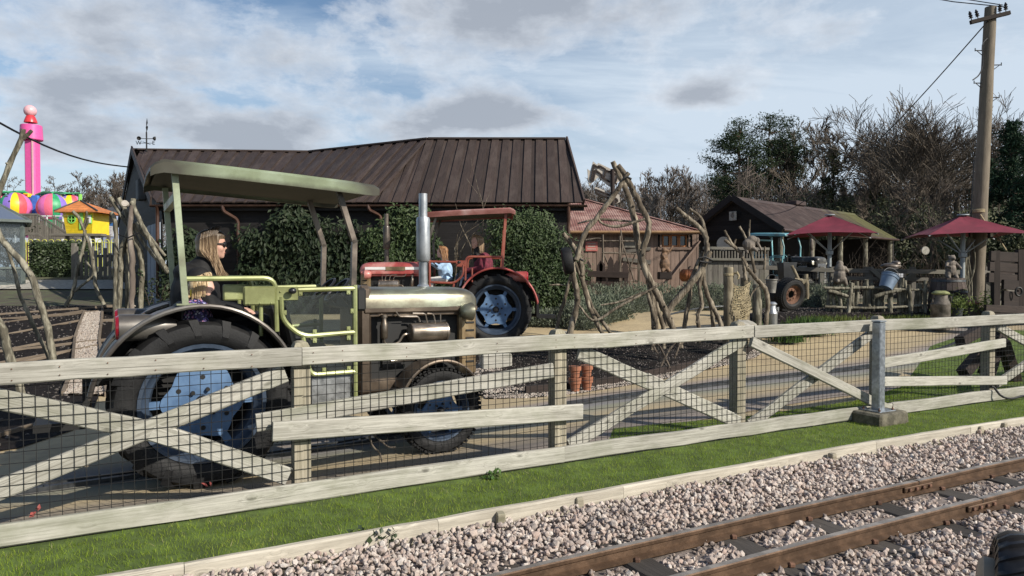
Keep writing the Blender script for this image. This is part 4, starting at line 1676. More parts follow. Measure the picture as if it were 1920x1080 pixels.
def wheel(t, name, x, y, R, w, lug, tyre_m=None, plate=True, side=1, label=None):
 """wheel about the local y axis; side = direction of the outer face"""
 tyre_m = tyre_m or RUBBER
 M0 = wm(t) @ Matrix.Translation((x, y, R)) @ Matrix.Rotation(-side * PI / 2, 4, 'X')   # local +z looks outwards
 root = bpy.data.objects.new(name, None)
 link(root, t, M0)
 if label:
  root['label'] = label
 h = w / 2
 rb = R * .68
 mb = MB()
 mb.lathe([(rb, -h * .72), (rb * 1.06, -h * .92), (R * .82, -h * 1.04), (R * .92, -h * .96), (R * .955, -h * .78), (R * .96, 0), (R * .955, h * .78),
   (R * .92, h * .96), (R * .82, h * 1.04), (rb * 1.06, h * .92), (rb, h * .72)], 48, None, closed=True)
 if lug == 'bar':
  n = 17
  for sgn in (-1, 1):
   for k in range(n):
    a0 = 2 * PI * (k + (.5 if sgn > 0 else 0)) / n
    pts = []
    for (rr, zz, da, wd) in [(R * .80, h * 1.05, -.02, .030), (R * .90, h * 1.02, 0, .042), (R * .985, h * .92, .02, .046), (R * 1.0, h * .45, .14, .040), (R * .99, h * .03, .27, .034)]:
     a = a0 + da
     c = Vector((rr * math.cos(a), rr * math.sin(a), sgn * zz))
     tg = Vector((-math.sin(a), math.cos(a), 0))
     pts.append((c, tg, wd * R / .65, Vector((math.cos(a), math.sin(a), 0)), zz))
    vs, fs = [], []
    for (c, tg, wd, rd, zz) in pts:
     dn = rd * (-.055 * R / .65) + Vector((0, 0, -sgn * .03 * (1 if zz > h * .9 else 0)))
     vs += [c - tg * wd * .7, c + tg * wd * .7, c + tg * wd + dn, c - tg * wd + dn]
    for i in range(len(pts) - 1):
     for q in range(4):
      fs.append((i * 4 + q, i * 4 + (q + 1) % 4, i * 4 + 4 + (q + 1) % 4, i * 4 + 4 + q))
    fs += [(0, 1, 2, 3), tuple(range(len(pts) * 4 - 1, len(pts) * 4 - 5, -1))]
    mb.add(vs, fs)
 else:
  n = 56
  for k in range(n):
   for (zz, ww) in ((-.78, .30), (-.26, .22), (.26, .22), (.78, .30)):
    a = 2 * PI * (k + (.5 if abs(zz) < .5 else 0)) / n
    rr = R * (.985 if abs(zz) < .5 else .968)
    mb.box((rr * math.cos(a), rr * math.sin(a), zz * h), (R * .04, R * .07, h * ww * 1.6), Matrix.Rotation(a, 3, 'Z'))
 obj('tyre', mb, tyre_m, root, M=M0, smooth=40)
 mb = MB().lathe([(rb * 1.03, h * .80), (rb * 1.02, h * .86), (rb * .96, h * .84), (rb * .92, h * .60), (rb * .84, h * .42), (rb * .80, h * .05), (rb * .80, -h * .6),
     (rb * .96, -h * .8), (rb * .97, -h * .7), (rb * .86, -h * .5), (rb * .88, h * .05), (rb * .97, h * .5)], 40, None, closed=True)
 obj('rim', mb, P_BLUEGREY, root, M=M0, smooth=30)
 if plate:
  poly = []
  for k in range(48):
   a = 2 * PI * k / 48
   q = .5 + .5 * math.cos(6 * a)
   r = rb * (.57 + .10 * q)
   poly.append((r * math.cos(a), r * math.sin(a)))
  mb = MB().prism(poly, h * .30, h * .30 + .02)
  for k in range(6):
   a = 2 * PI * k / 6
   mb.box((rb * .76 * math.cos(a), rb * .76 * math.sin(a), h * .26), (rb * .30, rb * .13, .03), Matrix.Rotation(a, 3, 'Z'))
  obj('wheel_plate', mb, P_BLUE, root, M=M0, smooth=30)
  mb = MB()
  for k in range(6):
   a = 2 * PI * (k + .5) / 6
   mb.lathe([(.001, h * .30 + .023), (rb * .042, h * .30 + .023), (rb * .042, h * .30 + .005)], 10, Matrix.Translation((rb * .44 * math.cos(a), rb * .44 * math.sin(a), 0)))
  for k in range(6):
   a = 2 * PI * k / 6 + .2
   mb.lathe([(rb * .035, h * .30), (rb * .035, h * .30 + .05), (.001, h * .30 + .05)], 8, Matrix.Translation((rb * .24 * math.cos(a), rb * .24 * math.sin(a), 0)))
  obj('wheel_bolts', mb, BLACK, root, M=M0)
  obj('hub', MB().lathe([(rb * .13, h * .30), (rb * .13, h * .30 + .035), (rb * .08, h * .30 + .06), (.001, h * .30 + .065)], 16), BLACKPLASTIC, root, M=M0)
 return root


def arc_guard(mb, cx, cz, r, a0, a1, y0, y1, th=.018, n=22):
 vs = []
 for i in range(n + 1):
  a = math.radians(a0 + (a1 - a0) * i / n)
  for (rr, yy) in ((r, y0), (r, y1), (r - th, y1), (r - th, y0)):
   vs.append((cx + rr * math.cos(a), yy, cz + rr * math.sin(a)))
 fs = [(i * 4 + k, i * 4 + (k + 1) % 4, i * 4 + 4 + (k + 1) % 4, i * 4 + 4 + k) for i in range(n) for k in range(4)]
 fs += [(0, 1, 2, 3), (n * 4 + 3, n * 4 + 2, n * 4 + 1, n * 4)]
 return mb.add(vs, fs)


def bend(pts, r, n=5):
 """round the corners of a polyline"""
 pts = [Vector(p) for p in pts]
 out = [pts[0]]
 for a, b, c in zip(pts, pts[1:], pts[2:]):
  d1, d2 = (a - b), (c - b)
  k = min(r, d1.length * .45, d2.length * .45)
  p, q = b + d1.normalized() * k, b + d2.normalized() * k
  for i in range(n + 1):
   t = i / n
   out.append(p * (1 - t) ** 2 + b * 2 * t * (1 - t) + q * t * t)
 out.append(pts[-1])
 return out


def fx(x):
 return x if x < 0 else x * .945 if x < 1.3 else 1.2285 + (x - 1.3) * .893


def tractor(label, loc, rz, scale, c, stripes=False, seats=True, group='open ride tractors on the guide rail'):
 t = thing('ride_tractor', label, 'tractor', loc, rz, group, scale)

 def put(name, mb, mat, parent=None, **k):
  mb.v = [(fx(v[0]), v[1], v[2]) for v in mb.v]
  return obj(name, mb, mat, parent or t, M=wm(t), **k)
 for s in (-1, 1):
  wheel(t, 'rear_wheel', 0, s * .47, .655, .36, 'bar', side=s)
  wheel(t, 'front_wheel', fx(2.17), s * .44, .395, .21, 'block', side=s)
  mb = MB()
  arc_guard(mb, -.01, .655, .755, 8, 172, s * .70, s * .26)
  mb.tube([(-.01 + .748 * math.cos(math.radians(a)), s * .70, .655 + .748 * math.sin(math.radians(a))) for a in range(8, 173, 6)], .019, 8)
  put('mudguard', mb, c['fender'])
  mb = MB()
  poly = [(-.01 + .735 * math.cos(math.radians(a)), .655 + .735 * math.sin(math.radians(a))) for a in range(8, 173, 8)]
  mb.prism(poly, 0, .012, Matrix.Translation((0, s * .262, 0)) @ ROTX)
  put('mudguard_inner_panel', mb, BLACK)
  # rear lamp housing
  MM = Matrix.Translation((-.26, s * .50, 1.245)) @ Matrix.Rotation(-PI / 2, 4, 'Y')
  hs = put('lamp_housing', MB().lathe([(.045, -.10), (.085, 0), (.098, .12), (.102, .30), (.095, .30)], 20, MM), c['fender'])
  put('lamp_lens', MB().lathe([(.096, .302), (.085, .322), (.001, .330)], 20, MM), LENS, hs)
  mb = MB()
  arc_guard(mb, 2.15, .395, .47, 18, 150, s * .585, s * .30, .016, 14)
  mb.tube([(2.15 + .465 * math.cos(math.radians(a)), s * .585, .395 + .465 * math.sin(math.radians(a))) for a in range(18, 151, 6)], .014, 6)
  put('front_mudguard', mb, c['body'])
  # canopy posts
  mb = MB()
  mb.beam((-.117, s * .55, 1.40), (-.182, s * .55, 2.40), .045, .055, (0, 1, 0))
  mb.box((-.11, s * .55, 1.413), (.14, .07, .012))
  put('canopy_post', mb, c['post'])
  mb = MB()
  mb.beam((1.262, s * .50, 1.45), (1.277, s * .50, 1.93), .045, .05, (0, 1, 0))
  mb.beam((1.281, s * .50, 1.905), (1.128, s * .50, 2.36), .0445, .05, (0, 1, 0))
  put('canopy_post', mb, c['post2'])
  # side rail
  mb = MB()
  mb.tube(bend([(-.15, s * .55, 1.605), (.575, s * .55, 1.61), (.585, s * .55, 1.18)], .10), .021, 8)
  mb.tube([(.455, s * .55, 1.40), (.455, s * .55, 1.15)], .018, 8)
  put('side_rail', mb, c['tube'])
  mb = MB().cbox((.44, s * .575, 1.47), (.26, .055, .15), .012)
  for xx in (.35, .44, .53):
   mb.ell((xx, s * .603, 1.41), (.008, .006, .008), 8, 6)
  if not stripes:
   put('side_box', mb, c['tube'])
  # door
  d = put('door_frame', MB().tube(bend([(.62, s * .56, 1.46), (.625, s * .56, 1.27), (.79, s * .56, 1.13), (1.262, s * .56, 1.15)], .09), .021, 8)
    .tube([(.76, s * .56, 1.512), (1.262, s * .56, 1.52)], .021, 8).tube([(1.262, s * .56, 1.55), (1.262, s * .56, .58)], .022, 8)
    .tube(bend([(.80, s * .56, 1.125), (.86, s * .56, .81), (1.262, s * .56, .815)], .07), .021, 8), c['tube'])
  pl = MB().cbox((.67, s * .565, 1.485), (.18, .012, .11), .004)
  pl.ell((.61, s * .575, 1.50), (.008, .006, .008), 8, 6)
  put('latch_plate', pl, c['tube'], d)
  put('latch_knob', MB().tube([(.69, s * .57, 1.50), (.69, s * .61, 1.505)], .01, 6).ell((.70, s * .625, 1.507), (.035, .026, .026), 12, 8), BLACKPLASTIC, d)
  if not stripes:
   MM = Matrix.Translation((0, s * .555, 0)) @ ROTX
   put('door_pane', MB().prism([(.665, 1.45), (1.235, 1.49), (1.235, 1.175), (.80, 1.155), (.665, 1.28)], 0, .006, MM), GLASS, d)
   put('door_pane', MB().prism([(.85, 1.10), (1.235, 1.12), (1.235, .84), (.90, .835)], 0, .006, MM), GLASS, d)
   mb = MB()
   for (xx, zz) in [(.78, 1.485), (1.20, 1.49), (.645, 1.33), (1.235, 1.33), (.90, 1.165), (1.20, 1.18), (.90, 1.095), (1.20, 1.105), (1.20, .85), (.98, .845)]:
    mb.cbox((xx, s * .568, zz), (.035, .012, .04), .003)
    mb.ell((xx, s * .576, zz - .006), (.008, .005, .008), 6, 4)
   put('pane_bracket', mb, c['tube'], d)
  # step of tread plate
  st = put('step', MB().cbox((1.06, s * .45, .66), (.37, .16, .25), .008), CHROME)
  mb = MB()
  for i in range(9):
   for j in range(6):
    mb.box((.90 + i * .04, s * .5315, .56 + j * .04), (.026, .004, .006), Matrix.Rotation(.78 if (i + j) % 2 else -.78, 3, 'Y'))
  put('tread_pattern', mb, CHROME, st)
  # lamp on the nose
  MM = Matrix.Translation((2.56, s * .37, 1.285)) @ Matrix.Rotation(PI / 2, 4, 'Y')
  h = put('headlamp', MB().lathe([(.001, -.10), (.04, -.092), (.07, -.06), (.084, 0), (.088, .03), (.080, .034)], 20, MM).tube([(2.54, s * .37, 1.28), (2.50, s * .28, 1.24)], .02, 6), c['hood'])
  put('lamp_lens', MB().lathe([(.080, .032), (.06, .045), (.001, .052)], 20, MM), LAMPGLASS, h)
  # things bolted on the engine side
  y = s * .335
  MM = Matrix.Translation((1.90, y, 1.105)) @ Matrix.Rotation(PI / 2, 4, 'Y')
  put('air_tank', MB().lathe([(.001, -.005), (.065, 0), (.082, .015), (.086, .03), (.086, .39), (.090, .392), (.090, .41), (.080, .42), (.001, .425)], 24, MM), TANKM)
  put('filter_bottle', MB().lathe([(.026, 1.06), (.036, 1.075), (.036, 1.20), (.024, 1.225), (.024, 1.25), (.034, 1.252), (.034, 1.275), (.001, 1.285)], 16, Matrix.Translation((1.635, y, 0))), TANKM)
  mb = MB()
  mb.tube(bend([(1.63, y, 1.06), (1.64, y, 1.01), (1.78, y, 1.005), (1.84, y, 1.09), (1.90, y, 1.095)], .05), .013, 8)
  mb.tube(bend([(1.76, y, 1.30), (1.79, y, 1.255), (2.0, y, 1.25), (2.02, y, 1.20)], .03), .009, 6)
  mb.tube(bend([(1.94, y, 1.28), (2.08, y, 1.275), (2.10, y, 1.19)], .03), .008, 6)
  mb.tube(bend([(2.10, y, 1.275), (2.17, y, 1.27), (2.19, y, 1.19)], .03), .008, 6)
  mb.tube([(2.25, y, 1.19), (2.25, y, 1.27)], .007, 6)
  mb.tube([(1.70, y, .86), (1.96, y, .865)], .018, 8)
  put('engine_pipes', mb, TANKM)
 mb = MB()
 mb.beam((-.17, -.53, 2.22), (-.17, .53, 2.22), .05, .06)
 put('canopy_crossbar', mb, c['post'])
 # canopy: pressed sheet with turned-down edge, slightly lower at the front
 mb = MB()
 sec = [(-.66, -.108), (-.668, -.03), (-.648, -.008), (-.30, .016), (0, .026), (.30, .016), (.648, -.008), (.668, -.03), (.66, -.108), (.64, -.108), (.62, -.045), (0, -.008), (-.62, -.045), (-.64, -.108)]
 xs = [(-.35, 2.435, .72), (-.32, 2.465, .86), (-.26, 2.495, 1), (.2, 2.475, 1), (.7, 2.45, 1), (1.2, 2.42, 1), (1.42, 2.40, .92), (1.47, 2.375, .62)]
 vs = []
 n = len(sec)
 for (x, z, k) in xs:
  for (yy, zz) in sec:
   vs.append((x, yy * (1 if k > .8 else .985), z + zz * k + (0 if k == 1 else 0)))
 fs = [(i * n + k, i * n + (k + 1) % n, (i + 1) * n + (k + 1) % n, (i + 1) * n + k) for i in range(len(xs) - 1) for k in range(n)]
 fs += [tuple(range(n - 1, -1, -1)), tuple(range((len(xs) - 1) * n, len(xs) * n))]
 mb.add(vs, fs)
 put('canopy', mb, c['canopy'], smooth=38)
 put('canopy_shade_sheet', MB().slab([(-.30, -.58, 2.432), (1.42, -.58, 2.342), (1.42, .58, 2.342), (-.30, .58, 2.432)], (0, 0, -.012)), SHADE_SHEET)  # added dark sheet standing in for the shade under the canopy
 # bonnet: lofted rounded cover with a rounded nose
 mb = MB()
 prof = []
 for k in range(15):
  a = PI * k / 14
  cx, sx = math.cos(a), math.sin(a)
  prof.append((.325 * (abs(cx) ** .55) * (1 if cx > 0 else -1), .20 * sx ** .45 if sx > 1e-6 else 0))
 xs = [(1.43, 1, 1), (2.30, 1, .97), (2.52, .985, .95), (2.62, .95, .88), (2.68, .88, .76), (2.715, .78, .58), (2.725, .68, .42)]
 n = len(prof)
 vs = [(x, y * ky, 1.325 + z * kz) for (x, ky, kz) in xs for (y, z) in prof]
 fs = [(i * n + k, i * n + k + 1, (i + 1) * n + k + 1, (i + 1) * n + k) for i in range(len(xs) - 1) for k in range(n - 1)]
 fs += [tuple(range(n - 1, -1, -1)), tuple(range((len(xs) - 1) * n, len(xs) * n))]
 fs += [(i * n, (i + 1) * n, (i + 1) * n + n - 1, i * n + n - 1) for i in range(len(xs) - 1)]
 mb.add(vs, fs)
 put('bonnet', mb, c['hood'], smooth=55)
 put('bonnet_flange', MB().cbox((2.06, 0, 1.313), (1.26, .665, .05), .012).cbox((2.0, 0, 1.273), (1.14, .60, .034), .006), c['body'])
 if stripes:
  put('bonnet_stripe', MB().box((2.05, -.329, 1.40), (1.1, .006, .05)), WHITE)
  put('bonnet_stripe', MB().box((2.05, .329, 1.40), (1.1, .006, .05)), WHITE)
  for s in (-1, 1):
   put('bonnet_badge', MB().box((1.98, s * .333, 1.395), (.4, .006, .07)), A_GOLD)
 # bulkhead, engine, radiator shell, sills
 put('bulkhead', MB().cbox((1.45, 0, 1.05), (.13, .64, .98), .03), c['body'])
 put('engine_block', MB().box((2.02, 0, .99), (1.0, .44, .62)).box((1.75, .0, .99), (.2, .50, .4)).box((2.2, 0, .86), (.36, .52, .2)), BLACK)
 mb = MB().cbox((2.60, 0, .99), (.20, .58, .64), .025)
 put('radiator_shell', mb, c['grille'])
 for k in range(6):
  for s in (-1, 1):
   put('shell_louvre', MB().cbox((2.615, s * .29, .80 + k * .075), (.10, .016, .02), .004), BLACK)
 mb = MB()
 for k in range(11):
  mb.box((2.703, -.22 + k * .044, 1.0), (.012, .018, .5))
 put('grille_bar', mb, CHROME)
 put('sill', MB().cbox((1.72, 0, .63), (.62, .60, .12), .02), c['body'])
 put('chassis', MB().box((1.2, 0, .50), (2.5, .24, .16)).box((2.17, 0, .40), (.10, .84, .10)).box((0, 0, .655), (.14, .9, .14)).cbox((-.05, 0, .62), (.6, .36, .4), .05), BLACK)
 put('exhaust_pipe', MB().lathe([(.048, 1.50), (.046, 1.78), (.046, 2.42), (.036, 2.42), (.036, 2.2)], 16, Matrix.Translation((2.21, 0, 0))), c['stack'])
 put('silencer', MB().lathe([(.03, 1.755), (.066, 1.765), (.074, 1.79), (.074, 2.165), (.066, 2.19), (.03, 2.20)], 24, Matrix.Translation((2.21, 0, 0))).lathe([(.066, 1.49), (.066, 1.525), (.05, 1.54)], 16, Matrix.Translation((2.21, 0, 0))), c['stack'])
 # tub, floor, seats
 put('floor_pan', MB().box((.45, 0, .78), (1.75, .50, .06)).box((.95, 0, .72), (.75, .86, .05)), BLACK)
 put('rear_panel', MB().cbox((-.30, 0, 1.02), (.05, .52, .50), .01), BLACK)
 put('rear_bench', MB().cbox((.16, 0, 1.10), (.44, .92, .10), .03).cbox((-.13, 0, 1.27), (.10, .92, .32), .04).box((.16, 0, .95), (.38, .5, .24)), SEAT)
 put('dashboard', MB().cbox((1.36, 0, 1.42), (.10, .92, .20), .02), BLACK)
 for s in (-1, 1):
  put('child_seat', MB().cbox((.88, s * .24, 1.02), (.34, .34, .07), .025).cbox((.72, s * .24, 1.20), (.07, .34, .34), .025, Matrix.Rotation(-.25, 3, 'Y')).box((.86, s * .24, .88), (.2, .2, .22)), SEAT)
  mb = MB()
  Mw = Matrix.Translation((1.20, s * .22, 1.50)) @ Matrix.Rotation(-.75, 4, 'Y')
  mb.tube([Mw @ Vector((.14 * math.cos(2 * PI * k / 24), .14 * math.sin(2 * PI * k / 24), 0)) for k in range(25)], .013, 6, caps=False)
  for k in range(3):
   a = 2 * PI * k / 3
   mb.tube([Mw @ Vector((0, 0, -.02)), Mw @ Vector((.14 * math.cos(a), .14 * math.sin(a), 0))], .009, 5)
  mb.tube([Mw @ Vector((0, 0, -.01)), Mw @ Vector((0, 0, -.22))], .016, 6)
  put('steering_wheel', mb, BLACKPLASTIC)
 mb = MB()
 mb.tube([(-.30, 0, .55), (-.95, 0, .50)], .03, 8).box((-.78, 0, .70), (.05, .5, .42)).box((-.95, 0, .50), (.34, .42, .06)).tube([(-.3, .2, .85), (-.8, .25, .8)], .02, 6).tube([(-.3, -.2, .85), (-.8, -.25, .8)], .02, 6)
 put('rear_hitch', mb, BLACK)
 return t


SHADE_SHEET = plain('painted_canopy_shade', (.028, .032, .022), .7, 0, var=.2)  # near-black green that paints shade onto the canopy underside
TH = math.radians(29.3)
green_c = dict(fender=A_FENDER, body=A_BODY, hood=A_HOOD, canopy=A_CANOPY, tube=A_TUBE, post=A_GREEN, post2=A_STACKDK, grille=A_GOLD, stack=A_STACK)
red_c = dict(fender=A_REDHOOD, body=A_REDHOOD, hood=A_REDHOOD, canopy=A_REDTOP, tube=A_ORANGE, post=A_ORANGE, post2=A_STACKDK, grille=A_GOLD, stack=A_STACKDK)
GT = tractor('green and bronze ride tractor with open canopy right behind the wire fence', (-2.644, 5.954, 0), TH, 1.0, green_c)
RTY = 14.0
RT = tractor('red ride tractor with open canopy facing left in front of the dark timber building', (-.32, RTY, H(-.3, RTY) + .005), PI + .03, 1.04, red_c, stripes=True)


# ------------------------------------------------------------------ people
def fuse(mb, voxel, smooth=5):
 """joins overlapping closed shapes into one continuous surface"""
 me = bpy.data.meshes.new('t')
 me.from_pydata(mb.v, [], mb.f)
 o = bpy.data.objects.new('t', me)
 C.objects.link(o)
 r = o.modifiers.new('r', 'REMESH')
 r.mode = 'VOXEL'
 r.voxel_size = voxel
 if smooth:
  s = o.modifiers.new('s', 'SMOOTH')
  s.iterations = smooth
  s.factor = .5
 dg = bpy.context.evaluated_depsgraph_get()
 out = bpy.data.meshes.new_from_object(o.evaluated_get(dg))
 bpy.data.objects.remove(o)
 bpy.data.meshes.remove(me)
 out.shade_smooth()
 return out


def fused(name, mb, voxel, mat, M, parent=None, smooth=5, **tags):
 me = fuse(mb, voxel, smooth)
 me.name = name
 me.materials.clear()
 me.materials.append(mat)
 o = bpy.data.objects.new(name, me)
 link(o, parent, M)
 return tag(o, **tags)


def limb(mb, pts, rs, n=12):
 pts = [Vector(p) for p in pts]
 mb.tube(pts, rs, n)
 for p, r in zip(pts, rs):
  mb.ell(p, (r, r, r), n, 8)


def head(mb, c, k, yaw=0.0, pitch=0.0):
 """head looking along +x; k = half head height"""
 R = Matrix.Rotation(yaw, 3, 'Z') @ Matrix.Rotation(pitch, 3, 'Y')
 c = Vector(c)

 def e(o, r):
  mb.ell(c + R @ (Vector(o) * k), tuple(x * k for x in r), 14, 10, R)
 e((-.08, 0, .15), (.84, .68, .84))
 e((.18, 0, -.35), (.52, .52, .62))
 e((.50, 0, -.74), (.19, .22, .20))       # chin
 e((.68, 0, -.10), (.11, .09, .22))       # nose bridge
 e((.78, 0, -.22), (.12, .11, .09))       # nose tip
 e((.66, 0, -.48), (.10, .20, .06))       # lips
 e((.64, 0, -.58), (.09, .17, .06))
 e((.60, 0, .22), (.16, .46, .16))        # brow
 for s in (-1, 1):
  e((.42, s * .36, -.25), (.24, .20, .24))     # cheek
  e((-.08, s * .68, -.08), (.16, .07, .22))    # ear
 return R


def hand(mb, c, d, up, L=.17, side=1):
 """slightly curled hand: palm, four fingers, thumb from the side of the palm"""
 d = Vector(d).normalized()
 n = Vector(up)
 n = (n - d * n.dot(d)).normalized()
 s = d.cross(n) * side
 c = Vector(c)
 for k in range(4):
  o = (k - 1.5) * .019
  l = (.92, 1.0, .96, .78)[k] * L * .46
  b = c + d * L * .42 + s * o
  m = b + d * l * .55 - n * .012
  t = m + d * l * .30 - n * l * .35
  limb(mb, [c + s * o * .6, b, m, t], [.012, .0105, .0095, .008], 8)
 th = c + d * L * .12 - s * .032
 limb(mb, [c, th, th + d * L * .22 - s * .014 - n * .01, th + d * L * .36 - s * .006 - n * .02], [.014, .012, .0105, .009], 8)
 mb.ell(c + d * L * .20, (.036, .036, .016), 10, 8, Matrix((d, s, n)).transposed())


def eyes(par, c, R, k, M):
 mb = MB()
 for s in (-1, 1):
  mb.ell(Vector(c) + R @ (Vector((.60, s * .26, .02)) * k), (.07 * k, .10 * k, .05 * k), 8, 6, R)
 obj('eyes', mb, BLACK, par, M=M)
 mb = MB()
 mb.ell(Vector(c) + R @ (Vector((.71, 0, -.53)) * k), (.05 * k, .17 * k, .035 * k), 10, 6, R)
 obj('lips', mb, LIPS, par, M=M)


LIPS = plain('lips', (.42, .16, .14), .45, 0, var=.05)


def strands(n, fn, r0, seg=9, sd=1):
 """hair locks: fn(u, t, rng) -> point"""
 r = random.Random(sd)
 S = []
 for i in range(n):
  u = r.random()
  j = (r.random(), r.random(), r.random())
  pts = [Vector(fn(u, k / (seg - 1), j)) for k in range(seg)]
  for k in range(seg - 1):
   a, b = k / (seg - 1), (k + 1) / (seg - 1)
   S.append([*pts[k], *pts[k + 1], r0 * (1.1 - .8 * a), r0 * (1.1 - .8 * b)])
 return S


def hair_obj(par, M, cap, S, mat, voxel=.012):
 me = fuse(cap, voxel, 3)
 V0 = np.array([v.co[:] for v in me.vertices])
 F0 = [tuple(p.vertices) for p in me.polygons]
 mb = MB()
 mb.add(V0.tolist(), F0)
 if S:
  V, Q = segs_mesh(S, 4)
  mb.add(V.tolist(), [tuple(int(i) for i in q) for q in Q])
 return obj('hair', mb, mat, par, M=M, smooth=60)


def woman_one():
 M = wm(GT) @ Matrix.Translation((-.05, 0, 0))
 hc, k = Vector((.19, -.06, 1.885)), .125
 b = MB()
 R = head(b, hc, k, yaw=-.12)
 limb(b, [(.15, -.06, 1.80), (.12, -.06, 1.68)], [.055, .062])
 b.ell((.07, -.06, 1.50), (.13, .19, .22))
 b.ell((.06, -.06, 1.28), (.15, .18, .16))
 for s in (-1, 1):
  limb(b, [(.07, -.06 + s * .19, 1.62), (.13, -.06 + s * .25, 1.38), (.36, -.09 + s * .13, 1.345)], [.055, .045, .03])
  limb(b, [(.10, -.06 + s * .10, 1.22), (.52, -.06 + s * .13, 1.24), (.66, -.06 + s * .13, .88), (.74, -.06 + s * .13, .84)], [.085, .065, .045, .04])
 hand(b, (.385, -.20, 1.345), (1, .12, -.15), (0, -.4, 1), .16, 1)
 hand(b, (.40, .02, 1.345), (1, -.25, -.15), (0, .4, 1), .16, -1)
 body = fused('person', b, .0105, SKIN, M, label='woman with long dark blonde hair, sunglasses and black coat on the green tractor', cat='person')
 eyes(body, hc, R, k, M)
 c = MB()
 c.ell((.05, -.06, 1.46), (.195, .24, .26))
 c.ell((.06, -.06, 1.28), (.21, .25, .17))
 limb(c, [(.12, -.06, 1.73), (.09, -.06, 1.66)], [.085, .12])
 c.ell((-.01, -.06, 1.655), (.11, .18, .085))
 for s in (-1, 1):
  limb(c, [(.06, -.06 + s * .20, 1.615), (.10, -.06 + s * .275, 1.48), (.13, -.06 + s * .28, 1.37), (.25, -.08 + s * .22, 1.35), (.36, -.09 + s * .14, 1.35)], [.088, .086, .080, .068, .05])
  for q in range(6):
   t = q / 5
   c.ell((.06 + .07 * t, -.06 + s * (.21 + .07 * t), 1.62 - .24 * t), (.092, .085, .036))
 for q in range(5):
  c.ell((.06, -.06, 1.32 + q * .075), (.20 - .006 * q, .25 - .01 * q, .045))
 fused('coat', c, .013, COAT, M, body, 4)
 tr = MB()
 for s in (-1, 1):
  limb(tr, [(.10, -.06 + s * .11, 1.21), (.54, -.06 + s * .14, 1.235), (.67, -.06 + s * .14, .90)], [.11, .085, .065])
 fused('trousers', tr, .013, TROUSERS, M, body, 4)
 # hair: parted, swept back over the ear, long locks to the chest
 cap = MB()
 cap.ell(hc + Vector((-.032, 0, .028)), (.112, .097, .102), 18, 12)
 cap.ell(hc + Vector((-.055, 0, -.03)), (.085, .096, .12), 18, 12)
 cap.ell(hc + Vector((.030, .0, .075)), (.070, .080, .046), 14, 10)

 def f(u, t, j):
  side = -1 if j[0] < .62 else 1
  a = u * 1.0
  x0 = .055 - .135 * a
  root = hc + Vector((x0, side * (.004 + .02 * j[1]), .152 - .06 * a * a))
  mid = hc + Vector((x0 * .9 - .050 + .03 * j[2], side * (.106 + .008 * j[1]), -.02 - .03 * a))
  low = hc + Vector((-.035 + .02 * j[1] + .05 * (1 - a), side * (.100 + .02 * j[2]), -.13 - .02 * a))
  end = hc + Vector(((.04 if side < 0 else .09) + .05 * (1 - a) * j[1] + .015 * j[2] - .03 * a, side * (.095 + .03 * j[1]), -.225 - .05 * j[2] - .02 * j[1]))
  if t < .34:
   s = t / .34
   p = root.lerp(mid, s) + Vector((-.01 * math.sin(PI * s), side * .040 * math.sin(PI * s), .040 * math.sin(PI * s)))
  elif t < .68:
   p = mid.lerp(low, (t - .34) / .34)
  else:
   p = low.lerp(end, (t - .68) / .32)
  return p + Vector((.004, .004, 0)) * math.sin(9 * t + 6 * j[0])
 hair_obj(body, M, cap, strands(260, f, .0062, 10, 3), HAIR_DKBLONDE)
 g = MB()
 for s in (-1, 1):
  p = hc + R @ (Vector((.70, s * .29, .03)) * k)
  g.ell(p, (.014, .033, .024), 12, 8, R @ Matrix.Rotation(s * .25, 3, 'Z'))
  g.beam(hc + R @ (Vector((.66, s * .56, .08)) * k), hc + R @ (Vector((-.06, s * .72, .04)) * k), .006, .010)
 g.beam(hc + R @ (Vector((.76, -.1, .07)) * k), hc + R @ (Vector((.76, .1, .07)) * k), .006, .008)
 obj('sunglasses', g, BLACKPLASTIC, body, M=M)


